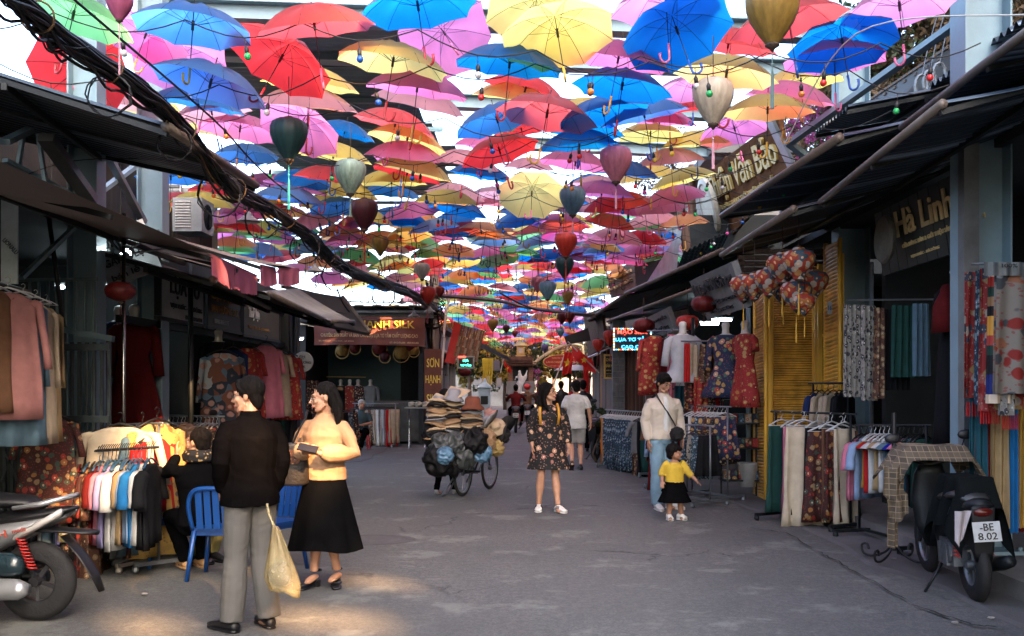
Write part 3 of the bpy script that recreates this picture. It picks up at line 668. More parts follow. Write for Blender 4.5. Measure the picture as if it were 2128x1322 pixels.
# enamel street lamps hung on the cables
for px, py, Y, wpx, lab in [(516, 455, 10, 50, 'grey enamel lamp shade hanging under the cable bundle'), (655, 560, 14, 38, 'second grey enamel lamp shade farther along the bundle'), (860, 655, 22, 26, 'white lamp shade at the corner above the banner, left one'), (893, 645, 22, 26, 'white lamp shade at the corner above the banner, right one'), (835, 628, 22, 22, 'dull lamp shade above the brown banner')]:
    c = Wp(px, py, Y); s = wpx * Y / F / 2; r = thing('street_lamp', lab, 'lamp', c); b = MB(c)
    b.lathe([(s, -.25 * s), (s * .96, -.22 * s), (.55 * s, .1 * s), (.25 * s, .35 * s), (.18 * s, .6 * s), (.05 * s, .65 * s)], 20, c); b.build('shade', mat('enamel_grey', (.3, .3, .28), .5, dirt=.4), r, True)
    b = MB(c); b.ball(c - Vector((0, 0, .25 * s)), .22 * s, 8); b.build('bulb', WHITE, r, True)
    b = MB(c); b.tube([c + Vector((0, 0, .6 * s)), c + Vector((0, 0, 1.3 * s))], .008, 5); b.build('hanger', BLACK, r)
# ================= buildings and shells =================
def blk(name, m, boxes, o=None, label=None, cat=None):
    o = o or boxes[0][0]; b = MB(o)
    for c, s in boxes: b.box(c, s)
    ob = b.build(name, m)
    return tag(ob, label, cat) if label else struct(ob)
# unseen wall added to block the sun; its holes throw sun patches on targets
holes = [(Gp(330, 1300), .22), (Gp(690, 1292), .23), (Gp(785, 1212), .20), (Gp(385, 1222), .20), (Wp(690, 950, 7.7), .2), (Wp(525, 1130, 6.3), .09),
         (Wp(330, 920, 8.6), .18), (Wp(235, 860, 7.4), .12), (Wp(700, 675, 26), .5), (Wp(840, 665, 26), .45), (Wp(770, 700, 26), .3), (Wp(500, 570, 9.6), .25), (Wp(560, 590, 10.6), .22), (Wp(190, 345, 9.5), .2), (Wp(180, 420, 9.5), .14)]
b = MB((20, 0, 0)); XW = 20.0; H_ = 36.0
def quadx(y0, y1, z0, z1): b.add([(XW, y0, z0), (XW, y1, z0), (XW, y1, z1), (XW, y0, z1)], [(0, 1, 2, 3)])
ya, yb, za, zb, cs = -36.0, -3.0, 18.0, 36.0, .3
quadx(-60, ya, 0, H_); quadx(yb, 41, 0, H_); quadx(ya, yb, 0, za)
ny, nzc = int((yb - ya) / cs), int((zb - za) / cs)
for i in range(ny):
    for j in range(nzc):
        c = Vector((XW, ya + (i + .5) * cs, za + (j + .5) * cs)); op = False
        for hi, (P, r) in enumerate(holes):
            d = c - P; d -= SUNV * d.dot(SUNV); rr = r * (1 + .35 * noise.noise(Vector((c.y, c.z, hi))) * 2)
            if d.length < rr: op = True; break
        if not op: quadx(ya + i * cs, ya + (i + 1) * cs, za + j * cs, za + (j + 1) * cs)
tag(b.build('sun_mask_wall', PLASTER), 'unseen sun-blocking wall added at the right, with holes that throw sun patches', 'building')['kind'] = 'structure'

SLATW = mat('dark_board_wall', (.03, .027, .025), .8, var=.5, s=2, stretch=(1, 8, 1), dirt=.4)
r = thing('shop_row', 'dark row of open-fronted silk shops along the left of the street', 'building', (-6, 10, 0))
def part(name, m, boxes, par, o=None):
    for c, s in boxes: b = MB(par.location); b.box(c, s); o_ = b.build(name, m, par)
    return o_
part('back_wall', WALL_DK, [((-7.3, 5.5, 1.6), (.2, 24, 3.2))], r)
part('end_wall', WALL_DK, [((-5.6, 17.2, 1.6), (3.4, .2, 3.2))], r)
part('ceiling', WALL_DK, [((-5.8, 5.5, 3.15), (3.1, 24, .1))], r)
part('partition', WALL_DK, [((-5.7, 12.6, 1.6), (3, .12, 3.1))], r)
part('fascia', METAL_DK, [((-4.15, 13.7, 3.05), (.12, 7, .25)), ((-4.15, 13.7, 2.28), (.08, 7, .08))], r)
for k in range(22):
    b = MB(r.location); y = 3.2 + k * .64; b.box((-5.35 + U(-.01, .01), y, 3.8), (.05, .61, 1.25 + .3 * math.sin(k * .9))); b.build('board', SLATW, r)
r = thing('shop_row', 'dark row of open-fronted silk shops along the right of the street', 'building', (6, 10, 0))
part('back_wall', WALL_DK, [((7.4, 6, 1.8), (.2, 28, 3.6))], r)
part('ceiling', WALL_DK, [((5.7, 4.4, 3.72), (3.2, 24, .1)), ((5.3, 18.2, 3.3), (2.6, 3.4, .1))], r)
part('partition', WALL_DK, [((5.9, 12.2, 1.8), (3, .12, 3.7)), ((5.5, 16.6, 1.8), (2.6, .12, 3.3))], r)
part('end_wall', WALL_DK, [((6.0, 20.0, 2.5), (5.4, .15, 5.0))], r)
part('lintel', METAL_DK, [((4.38, 9, 3.8), (.12, 9, .22))], r)
# grey plastered house rising behind the right-hand awnings
r = thing('plastered_house', 'weathered pale plaster house with pipes behind the far right awnings', 'building', (4.7, 27, 0))
PLB = mat('bare_plaster', (.5, .46, .40), .9, var=.35, s=1.2, bump=.5, dirt=.6)
part('wall', PLB, [((5.0, 25.2, 3.2), (1.6, 9, 6.4)), ((6.6, 29.6, 2.7), (6, .3, 5.4))], r)
part('cornice', CONC, [((4.85, 25.2, 6.5), (2.0, 9.3, .2))], r)
for y in (22.5, 25, 27.5):
    w_ = part('window', WALL_DK, [((4.19, y, 4.6), (.05, .9, 1.1))], r)
    b = MB((0, 0, 0)); o_ = r.location
    for dy in (-.3, 0, .3): b.box((4.15 - o_.x, y + dy - o_.y, 4.6), (.04, .03, 1.1))
    b.build('bar', METAL_GR, w_)
b = MB(r.location); b.tube([(3.95, 23.5, 2.2), (3.95, 23.5, 6.8)], .09, 8); b.build('pipe', mat('rusty_pipe', (.2, .1, .06), .7, dirt=.5), r)
for k in range(14):
    b = MB(r.location); y = 21 + U(0, 7); b.tube([(4.1, y, U(4.5, 6.2)), (4.0, y + U(-.6, .6), U(4, 5)), (4.05, y + U(-1.5, 1.5), U(3.6, 5.5))], .014, 4); b.build('wire', WIRE_W, r)
# houses down the far street, one after another
def house(side, y0, y1, x, h, m, label, seed, roofm=None):
    rr = random.Random(seed); s = side; r = thing('house', label, 'building', (s * (x + 2.5), (y0 + y1) / 2, 0), 0, 'houses along the far street')
    part('wall', m, [((s * (x + 2.5), (y0 + y1) / 2, h / 2), (5, y1 - y0, h))], r)
    for k in range(max(1, int((y1 - y0) / 2.2))):
        y = y0 + 1.1 + k * 2.2
        part('window', WALL_DK, [((s * (x - .01), y, h * .68), (.06, .9, 1.0))], r)
        b = MB(r.location); b.box((s * (x - .04), y, h * .68 - .55), (.1, 1.05, .06)); b.box((s * (x - .04), y, h * .68), (.05, .04, 1.0)); b.build('frame', WOOD, r)
        part('shutter', mat('roller_shutter', (.12, .13, .13), .6, dirt=.4), [((s * (x - .02), y, 1.25), (.05, 1.9, 2.4))], r)
    part('roof', roofm or WOOD, [((s * (x + 2.3), (y0 + y1) / 2, h + .08), (5.4, y1 - y0, .16))], r)
    b = MB(r.location); ya_, yb_ = y0 + .2, y1 - .2; fx = x - .9 - rr.uniform(0, .4)
    b.slab([(s * fx, ya_, 2.55), (s * fx, yb_, 2.6), (s * x, yb_, 3.0), (s * x, ya_, 3.0)], .03)
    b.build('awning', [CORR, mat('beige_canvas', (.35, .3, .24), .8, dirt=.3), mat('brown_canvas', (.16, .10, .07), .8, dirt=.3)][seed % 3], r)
    return r
MOSS = mat('mossy_plaster', (.30, .27, .18), .9, var=.5, s=1.5, bump=.4, dirt=.5)
YEL = mat('ochre_plaster', (.48, .34, .14), .9, var=.3, s=1.5, bump=.4, dirt=.5)
GRB = mat('grey_render', (.24, .25, .25), .9, var=.3, s=1.5, bump=.4, dirt=.5)
for i, a in enumerate([(-1, 30, 34.5, 3.4, 3.6, PLASTER, 'plaster house on the left behind the wooden-backed sign'), (-1, 35, 40, 3.5, 4.2, YEL, 'ochre house on the left beyond the wooden-backed sign'), (-1, 40.4, 46, 3.5, 3.8, GRB, 'grey house on the far left before the gate pier'), (-1, 46.4, 53, 3.7, 4.6, MOSS, 'mossy house at the far left beside the gate pier'),
                       (1, 30.5, 36, 3.1, 4.0, GRB, 'grey house on the right beyond the stone pilaster'), (1, 36.4, 42, 3.2, 3.6, YEL, 'ochre house on the right behind the red flags'), (1, 42.4, 50, 3.4, 4.3, PLASTER, 'plaster house on the right beyond the flags'), (1, 50.4, 60, 4.2, 4.0, MOSS, 'mossy house behind the oval red sign')]):
    house(*a, 40 + i)
blk('boundary_wall', GRB, [((0, 76, 2.2), (30, .3, 4.4))], label='pale grey lattice-windowed building closing the far end of the street', cat='wall')
# upper left: neighbour's white louvred window and air conditioner
r = thing('white_building', 'white building with a louvred shutter behind the air conditioner', 'building', (-6.3, 17.8, 0))
part('wall', mat('white_render', (.55, .55, .53), .8, var=.15, dirt=.25), [((-7.3, 18.2, 3.2), (3.2, .6, 3.9))], r)
r2 = part('shutter', WHITE, [((-6.35, 17.83, 4.75), (.42, .06, .95))], r)
b = MB()
for k in range(9): b.box((-6.35 + 6.3, 17.78 - 17.8, 4.35 + k * .1), (.36, .04, .045))
b.build('slat', MATS['grey_render'], r2)
c = Wp(402, 452, 13.2); r = thing('air_conditioner', 'grey air conditioner outdoor unit above the left awning', 'air conditioner', c)
b = MB(c); b.box(c, (.38, .5, .44)); b.build('body', mat('ac_casing', (.30, .34, .36), .5, dirt=.2), r)
for k in range(10): b = MB(c); b.box(c + Vector((-.05, -.26, -.16 + k * .036)), (.2, .02, .014)); b.build('louver', WHITE, r)
b = MB(c); M = Matrix.Rotation(rad(90), 3, 'Y')
for q in (.17, .13, .09, .05): b.lathe([(q, .19), (q, .2), (q - .012, .2), (q - .012, .19)], 20, c, M=M)
b.build('fan_grille', METAL_DK, r)

# ================= Son Hanh shop at the street corner =================
SX0, SX1 = Wp(650, 0, 26).x, Wp(886, 0, 26).x
r = thing('corner_shop', 'open-fronted silk shop with teal back wall under the brown banner', 'building', (-4, 27, 0))
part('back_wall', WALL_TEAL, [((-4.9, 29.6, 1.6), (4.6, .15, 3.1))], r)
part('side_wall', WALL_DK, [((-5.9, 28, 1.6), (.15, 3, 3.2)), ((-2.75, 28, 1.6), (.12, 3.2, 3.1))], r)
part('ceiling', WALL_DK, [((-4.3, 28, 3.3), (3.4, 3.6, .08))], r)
part('plinth', mat('dark_granite', (.05, .052, .055), .35, var=.5, s=6), [((-3.45, 27.2, .62), (1.25, .5, 1.1))], r)
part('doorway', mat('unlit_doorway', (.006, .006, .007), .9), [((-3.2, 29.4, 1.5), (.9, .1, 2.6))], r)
part('canopy', METAL_GR, [((-4.05, 25.95, 3.5), (3.3, .35, .06)), ((-4.05, 26.2, 3.42), (3.3, .06, .12))], r)
b = MB(r.location)
for k in range(14): b.box((-5.4 + k * .23, 27.0, 3.62 + .02 * (k % 2)), (.22, 3.0, .025))
b.build('roof_sheet', mat('rusty_sheet', (.26, .24, .2), .7, dirt=.6), r)
BAN = mat('brown_banner_cloth', (.17, .055, .045), .55, var=.25, bump=.4, s=2, fine=6)
YL = mat('yellow_print', (.72, .55, .08), .6); YL2 = mat('cream_print', (.6, .45, .25), .6)
c = Wp(768, 686, 25.7); r = thing('shop_banner', 'wide brown banner with yellow lettering SƠN HẠNH SILK over the corner shop', 'banner', c)
b = MB(c); hw, hh = 1.43, .36
def bf(u, v): return c + Vector(((u - .5) * 2 * hw, .03 * math.sin(u * 21) * (1 - v * .6) + .015 * math.sin(v * 9 + u * 5), (v - .5) * 2 * hh - .03 * (2 * u - 1) ** 2 * (1 - v) - .04 * u))
b.grid(bf, 40, 8, True); b.build('cloth', BAN, r, True)
letters(r, 'SƠN HẠNH SILK', c + Vector((.12, -.05, .14)), 2.1, .28, (1, 0, -.015), (0, 0, 1), YL, .012)
letters(r, 'CHUYÊN: SẢN XUẤT VÀ BÁN CÁC LOẠI LỤA TƠ TẰM CHẤT LƯỢNG CAO', c + Vector((0, -.05, -.13)), 2.5, .17, (1, 0, -.015), (0, 0, 1), YL2, .012)
letters(r, 'ĐC: PHỐ LỤA - VẠN PHÚC - HÀ ĐÔNG', c + Vector((-.85, -.05, -.28)), .9, .05, (1, 0, -.01), (0, 0, 1), YL2, .01)
letters(r, 'ĐT: 0912.476.888 - 0869.413.802', c + Vector((.9, -.05, -.33)), .75, .05, (1, 0, -.01), (0, 0, 1), YL2, .01)
def vsign(name, label, c, w_, h_, m, items, ux=(1, 0, 0), t=.05, frame=None, uz=(0, 0, 1), cat='sign'):
    """sign board facing -cross(ux,uz); items: (text, dx, dz, width, height, material)"""
    ux = Vector(ux).normalized(); uz = Vector(uz).normalized(); un = ux.cross(uz); c = Vector(c)
    r = thing(name, label, cat, c); M = Matrix((ux, -un, uz)).transposed()
    b = MB(c); b.box(c, (w_, t, h_), M=M); b.build('board', m, r)
    if frame:
        for k, (a, s) in enumerate([((0, h_ / 2), (w_ + .05, .04)), ((0, -h_ / 2), (w_ + .05, .04)), ((w_ / 2, 0), (.04, h_ - .05)), ((-w_ / 2, 0), (.04, h_ - .05))]):
            b = MB(c); b.box(c + ux * a[0] + uz * a[1], (s[0], t + .02, s[1]), M=M); b.build('frame', frame, r)
    for (tx, dx, dz, lw, lh, lm) in items: letters(r, tx, c + ux * dx + uz * dz + un * (t / 2 + .002), lw, lh, ux, uz, lm, .012)
    return r
VB = mat('maroon_board', (.11, .022, .012), .5)
r = vsign('vertical_sign', 'narrow vertical brown sign with yellow SƠN HẠNH SILK stacked in three lines', Wp(900, 795, 25.6), .44, 1.72, VB,
          [('SƠN', 0, .52, .32, .26, YL), ('HẠNH', 0, .06, .38, .27, YL), ('SILK', 0, -.42, .32, .24, YL)])
# shop fittings: hoop lanterns under the banner
for i, (px, py, s, m) in enumerate([(711, 728, 13, LO), (738, 722, 11, LRD), (789, 722, 15, LRD), (834, 732, 16, LO), (800, 740, 11, LM), (855, 718, 14, LRD), (860, 728, 11, LO)]):
    c = Wp(px, py, 26.4); s = s * 26.4 / F; r = thing('hoop_lantern', f'hoop-rimmed lantern under the brown banner, {orde(i)} from the left', 'lantern', c, 0, 'lanterns under the banner')
    b = MB(c); b.lathe([(s * .5, s * .9), (s * .95, s * .5), (s, 0), (s * .8, -s * .6), (s * .55, -s * .9)], 14, c); b.build('shade', m, r, True)
    b = MB(c); b.tube([c + Vector((math.cos(a) * s * 1.05, -.02, math.sin(a) * s * 1.05 - s * .3)) for a in [2 * PI * j / 16 for j in range(17)]], .012, 5); b.build('hoop', mat('bamboo_hoop', (.5, .33, .12), .5), r)

# ================= signs =================
WB = mat('white_sign_board', (.50, .52, .52), .5, dirt=.15); DKL = mat('dark_letter', (.02, .022, .028), .5)
DB = mat('dark_brown_board', (.055, .032, .02), .5, dirt=.2); ORL = mat('orange_letter', (.55, .26, .06), .5); WL = mat('white_letter', (.6, .6, .58), .5)
X_ = -4.05
vsign('shop_sign', 'white shop sign with black lettering on the left, nearest of the fascia signs', (X_, 11.75, 2.65), 1.5, .62, WB, [('LỤA TƠ', .05, .08, 1.0, .28, DKL), ('VẠN PHÚC - HÀ ĐÔNG', .1, -.14, 1.1, .08, DKL), ('ĐT 0984.850', .35, -.25, .6, .05, DKL)], ux=(0, 1, 0), frame=METAL_DK)
vsign('shop_sign', 'dark brown fascia sign with orange lettering between the white sign and the next board', (X_, 13.4, 2.63), 1.5, .6, DB, [('LỤA VÂN', 0, .14, 1.2, .16, ORL), ('MAI HƯƠNG SILK', 0, -.03, 1.2, .11, ORL), ('0986.868.555', -.2, -.2, .6, .06, WL)], ux=(0, 1, 0), frame=METAL_DK)
vsign('shop_sign', 'dark olive fascia sign with pale script, third of the left signs', (X_, 15.3, 2.6), 2.1, .58, mat('olive_board', (.10, .075, .03), .5, dirt=.2), [('Thuỷ Lụa', -.5, .05, .6, .2, WL), ('hàng bán & giới thiệu', -.2, -.15, 1.2, .06, ORL)], ux=(0, 1, 0), frame=METAL_DK)
vsign('shop_banner', 'tall pale blue vertical banner with grey lettering at the left edge', Wp(20, 488, 7.7), .125, .76, mat('pale_banner', (.75, .9, .98), .5), [('LIONALU', -.005, -.06, .36, .045, mat('grey_letter', (.04, .06, .08), .5)), ('LỤA TƠ TẰM CAO CẤP', -.01, -.19, .25, .022, MATS['grey_letter'])][:0] , t=.02, cat='banner')
letters([q for q in bpy.data.objects if q.get('label', '').startswith('tall pale blue')][0], 'LIONALU', Wp(22, 512, 7.66), .15, .035, (1, 0, -1.05), (1, 0, 1), MATS['grey_letter'] if 'grey_letter' in MATS else DKL, .004)
r = vsign('shop_sign', 'white shop sign with raised dark script lit by the white bulb at left', Wp(262, 528, 10.4), .58, .56, WB, [('Cửa Hàng', -.03, .15, .5, .13, DKL), ('GẤM & LỤA', .0, -.02, .5, .15, DKL), ('bán lẻ', -.08, -.19, .3, .07, DKL)], ux=(.75, .5, .45), uz=(-.4, 0, 1), t=.04)
r = thing('round_sign', 'round white double-sided sign reading SILK on the left beyond the garments', 'sign', Wp(630, 752, 16.9))
c = r.location; M = Matrix.Rotation(rad(90), 3, 'X'); b = MB(c); b.lathe([(.168, -.03), (.175, 0), (.168, .03)], 36, c, M=M); b.build('disc', WB, r, False)
for tx, dz, lw, lh in [('ĐH', .085, .10, .05), ('SILK', .05, .07, .015), ('NG HƯƠNG', -.01, .29, .05), ('SILK', -.085, .12, .05)]: letters(r, tx, c + Vector((-.01, -.033, dz)), lw, lh, (1, 0, 0), (0, 0, 1), DKL, .006)
# big wooden fascia sign on the right
def cornersign(label, tl, tr, br, bl, m, items, planks=0, t=.08, name='shop_sign'):
    tl, tr, br, bl = [Vector(p) for p in (tl, tr, br, bl)]; c = (tl + tr + br + bl) / 4; r = thing(name, label, 'sign', c)
    n = max(1, planks)
    for k in range(n):
        a0, a1 = k / n + .003, (k + 1) / n - .003; b = MB(c)
        b.slab([tl.lerp(tr, a0), tl.lerp(tr, a1), bl.lerp(br, a1), bl.lerp(br, a0)], t + U(0, .006)); b.build('plank', m, r)
    ux = (tr - tl).normalized(); uz = (tl - bl).normalized(); un = ux.cross(uz)
    for (tx, u, v, fw, fh, lm, ex) in items:
        p = tl.lerp(tr, u).lerp(bl.lerp(br, u), v); letters(r, tx, p + un * .012, (tr - tl).length * fw, (tl - bl).length * fh, ux, uz, lm, ex)
    return r, ux, uz, un
BW = mat('brown_sign_boards', (.17, .075, .035), .9, spec=.02, var=.35, s=2, stretch=(1, 1, 6), dirt=.2)
r, ux, uz, un = cornersign('large sloping wooden sign with gold script Thiện Văn Bảo, upper right', Wp(1462, 362, 21), Wp(1618, 246, 15.6), Wp(1637, 356, 15.6), Wp(1500, 512, 21), BW,
     [('Thiện Văn Bảo', .50, .36, .88, .42, GOLD, .05), ('CỬA HÀNG BÁN & GIỚI THIỆU SẢN PHẨM LỤA', .55, .72, .85, .10, GOLD, .05), ('LỤA VẠN PHÚC - HÀ ĐÔNG', .5, .86, .7, .07, ORL, .04)], 6)
c = Wp(1484, 428, 20.2); b = MB(c); Mx = Matrix((ux, -un, uz)).transposed() @ Matrix.Rotation(rad(90), 3, 'X'); b.lathe([(.56, -.05), (.6, -.03), (.6, .05), (.5, .07), (.46, .05)], 32, c + un * .1, M=Mx)
tag(b.build('round_medallion', mat('cream_medallion', (.42, .38, .3), .4, dirt=.3), smooth=False), 'round cream medallion fixed to the far end of the large wooden sign', 'sign')
r, ux, uz, un = cornersign('dark slatted sign with gold script Hà Linh S under the right awnings', (4.0, 11.4, 3.55), (3.95, 8.75, 3.55), (4.06, 8.75, 2.85), (4.1, 11.4, 2.85), mat('black_green_boards', (.035, .042, .042), .5, dirt=.1), [('Hà Linh S', .60, .32, .70, .40, mat('pale_gold_letter', (.95, .72, .34), .45), .015), ('CỬA HÀNG BÁN & GIỚI THIỆU SẢN PHẨM LỤA TƠ TẰM', .66, .66, .75, .11, MATS['pale_gold_letter'], .01), ('VẠN PHÚC - HÀ ĐÔNG', .5, .86, .28, .06, MATS['pale_gold_letter'], .01)], 10)
c = Wp(1838, 498, 10.7); b = MB(c); b.lathe([(.24, -.03), (.26, 0), (.24, .04)], 32, c, M=Matrix.Rotation(rad(90), 3, 'Y')); tag(b.build('round_emblem', mat('carved_emblem', (.16, .15, .13), .5, bump=1, fine=25)), 'oval carved emblem beside the Hà Linh lettering', 'sign')
r, ux, uz, un = cornersign('dark sign with Greek-key gold border at upper right behind the column', Wp(1800, 210, 15.5), Wp(1972, 92, 12.4), Wp(1995, 215, 12.4), Wp(1800, 290, 15.5), mat('black_brown_boards', (.05, .036, .03), .5, dirt=.2), [], 1)
for k in range(16):
    for (v0, wv) in ((.04, 1), (.14, .6)):
        p = r.location; tl, tr = Wp(1800, 210, 15.5), Wp(1972, 92, 12.4); bl, br = Wp(1800, 290, 15.5), Wp(1995, 215, 12.4)
        if k % 2 and v0 > .1: continue
        a = tl.lerp(tr, (k + .1) / 16).lerp(bl.lerp(br, (k + .1) / 16), v0) + un * .012; d = tl.lerp(tr, (k + .1 + .75 * wv) / 16).lerp(bl.lerp(br, (k + .85) / 16), v0) + un * .012
        b = MB(p); b.bar(a, d, .02, .035); b.build('fret', mat('bronze_fret', (.14, .08, .04), .6), r)
for i, (px, py) in enumerate([(1932, 170), (1952, 155), (1915, 180)]):
    c = Wp(px, py, 11.2); b = MB(c); b.tube([c + Vector((math.cos(a) * .07, 0, math.sin(a) * .13)) for a in [rad(-60 + 30 * j) for j in range(11)]], .02, 6); b.tube([c + Vector((0, 0, .1)), c + Vector((.12, .1, .5)), c + Vector((.3, .3, .9))], .006, 4)
    tag(b.build('sign_lamp', METAL_GR), ['middle curved lamp arm over the roof at upper right', 'right curved lamp arm over the roof at upper right', 'left curved lamp arm over the roof at upper right'][i], 'lamp', 'sign lamps at upper right')
cornersign('white shop sign with dark lettering high under the right awnings near the patchwork lanterns', Wp(1432, 585, 14.8), Wp(1520, 545, 12.2), Wp(1552, 640, 12.2), Wp(1470, 665, 14.8), mat('dull_white_board', (.20, .215, .21), .6, dirt=.3), [('Lụa Hương', .5, .3, .85, .34, DKL, .04), ('CHẤT LƯỢNG CAO', .5, .66, .85, .13, DKL, .03), ('VẠN PHÚC', .5, .86, .5, .1, DKL, .03)], 1)
cornersign('small grey and white sign under the awning before the round red lanterns', Wp(1345, 660, 19), Wp(1385, 640, 16.8), Wp(1402, 688, 16.8), Wp(1362, 704, 19), MATS['dull_white_board'], [('LỤA TƠ TẰM', .5, .3, .8, .2, DKL, .03), ('HÀ ĐÔNG', .5, .7, .7, .2, DKL, .03)], 1)
cornersign('weathered wooden sign with cream letter plates above the far right awnings', Wp(1262, 572, 27), Wp(1318, 540, 24), Wp(1322, 600, 24), Wp(1270, 620, 27), WOOD, [('LỤA TƠ TẰM', .5, .3, .8, .2, YL2, .04), ('VẠN PHÚC', .5, .65, .8, .18, YL2, .04)], 4)
cornersign('patched timber hoarding over the far right shops', Wp(1212, 655, 32), Wp(1250, 640, 28), Wp(1258, 720, 28), Wp(1222, 740, 32), WOOD, [], 5, name='hoarding')
# neon sign
NR, NB = emis('neon_red', (1, .06, .04), .55), emis('neon_blue', (.04, .42, 1), .75)
c = Wp(1314, 705, 20.5); r = vsign('neon_sign', 'black LED sign MẠO SILK in red with blue lines beneath, on the right', c, .80, .46, mat('black_led_panel', (.02, .025, .03), .4), [('MẠO SILK', .0, .14, .62, .12, NR), ('LỤA TƠ TẰM', 0, .0, .70, .12, NB), ('CAO CẤP', .02, -.14, .50, .11, NB)])
for k in range(64):
    u = k / 64 * 4; e = int(u); f = u - e; q = [(-.38 + .76 * f, .215), (.38, .215 - .43 * f), (.38 - .76 * f, -.215), (-.38, -.215 + .43 * f)][e]
    b = MB(c); b.box(c + Vector((q[0], -.035, q[1])), (.025, .02, .02)); b.build('led', [emis('led_white', (.9, .9, .8), .5), NR, emis('led_yellow', (.9, .6, .1), .5), NB][k % 4], r)
vsign('small_sign', 'small black sign with yellow lettering beside the stone pilaster', Wp(1267, 762, 23.5), .24, .54, BLACK, [('CHÂM', 0, .17, .18, .09, YL), ('BÁM HÀ', 0, .03, .19, .09, YL), ('0912', 0, -.09, .17, .03, YL), ('VẠN PHÚC', 0, -.17, .17, .03, YL), ('HÀ ĐÔNG', 0, -.22, .14, .025, YL)], frame=GOLD, t=.03)
c = Wp(968, 753, 26.5); vsign('neon_sign', 'small dark sign with green neon lettering on the far left', c, .42, .3, BLACK, [('LỤA', .0, .04, .14, .08, emis('neon_green', (.05, .9, .5), .9)), ('TƠ TẰM', 0, -.07, .28, .07, MATS['neon_green'])], frame=METAL_GR)
b = MB(Wp(960, 742, 26.3)); c = Wp(960, 742, 26.3); b.box(c, (.2, .04, .05)); tag(b.build('red_light_bar', emis('red_bar', (1, .05, .03), .6)), 'red light strip above the green neon sign', 'light')
# leaning boards on the left of the far street
c = Wp(975, 715, 27); r = thing('wooden_board', 'leaning sign back of rough weathered shingles on the far left', 'sign', c); Mt = Matrix.Rotation(rad(14), 3, 'Y')
for k in range(11):
    for j in range(3):
        b = MB(c); b.box(c + Mt @ Vector((-.3 + k * .06, U(-.02, .02), .3 - j * .29)), (.056, .03, .30), M=Mt @ Matrix.Rotation(U(-.04, .04), 3, 'Y')); b.build('shingle', [WOOD, mat('rust_brown_wood', (.2, .09, .045), .7, var=.5, s=4, stretch=(1, 1, 5)), mat('grey_wood', (.24, .19, .14), .8, var=.4, s=4)][(k + j * 2) % 3], r)
c = Wp(941, 715, 27.2); b = MB(c); b.slab([c + Vector((-.22, 0, -.5)), c + Vector((.05, 0, -.55)), c + Vector((.28, 0, .5)), c + Vector((.05, 0, .62))], .06); tag(b.build('red_board', mat('red_board_paint', (.55, .03, .03), .5)), 'bright red slanted board left of the shingled sign', 'sign')
# utility pole with white trunking on the left corner
c = Vector((-2.45, 27, 0)); r = thing('utility_pole', 'grey utility pole wrapped in cables with white trunking strips at the corner', 'pole', c)
b = MB(c); b.tube([c, c + Vector((0, 0, 5.2))], [.16, .12], 10); b.build('shaft', CONC, r)
b = MB(c)
for k in range(16): a = U(0, 6.28); b.tube([c + Vector((math.cos(a) * .17, math.sin(a) * .17, z + U(-.1, .1))) + Vector((U(-.08, .08), U(-.08, .08), 0)) for z in (.6, 1.3, 2.2, 3.0, 3.7, 4.4)], .02, 4)
for k in range(10):
    z0 = U(3.2, 4.0); b.tube([c + Vector((math.cos(a) * U(.2, .35), -.15, z0 + math.sin(a) * .2)) for a in [2 * PI * j / 12 for j in range(13)]], .012, 4)
b.build('cables', CABLE, r)
for k, (px, y0, y1) in enumerate([(925, 640, 700), (921, 702, 765), (915, 770, 845), (933, 600, 640)]):
    a, d = Wp(px + 3, y0, 26.4), Wp(px - 3, y1, 26.4); b = MB(c); b.bar(a, d, .14, .05); b.build('trunking', WHITE, r)
# stone pilaster with brown shutters, right side
r = thing('stone_pilaster', 'grey rough stone pilaster on the right beneath the neon sign', 'pillar', Wp(1285, 0, 21.5) * 1); r.location.z = 0; c = r.location
STN = mat('split_stone', (.17, .17, .17), .85, var=.5, s=5, bump=1, fine=20)
part('core', CONC, [((c.x, c.y + .08, 1.5), (.25, .2, 3.0))], r)
k = 0; z = .07
while z < 3.0:
    for j in range(2):
        wj = .12 if (k + j) % 2 else .15; x = c.x - .13 + (0 if j == 0 else (.15 if k % 2 == 0 else .12)) + wj / 2
        b = MB(c); b.box((x, c.y - .03 + U(-.012, .012), z), (wj - .008, .08, .125)); b.build('stone', STN, r)
    z += .135; k += 1
r = thing('folding_door', 'tall brown wooden folding shutters right of the stone pilaster', 'door', (2.35, 21.9, 0))
for k in range(6):
    b = MB(r.location); b.box((2.15 + k * .085, 21.9 + .03 * (k % 2), 1.4), (.075, .05, 2.8)); b.build('panel', mat('red_brown_wood', (.13, .05, .028), .6, var=.35, s=3, stretch=(4, 4, 1)), r)

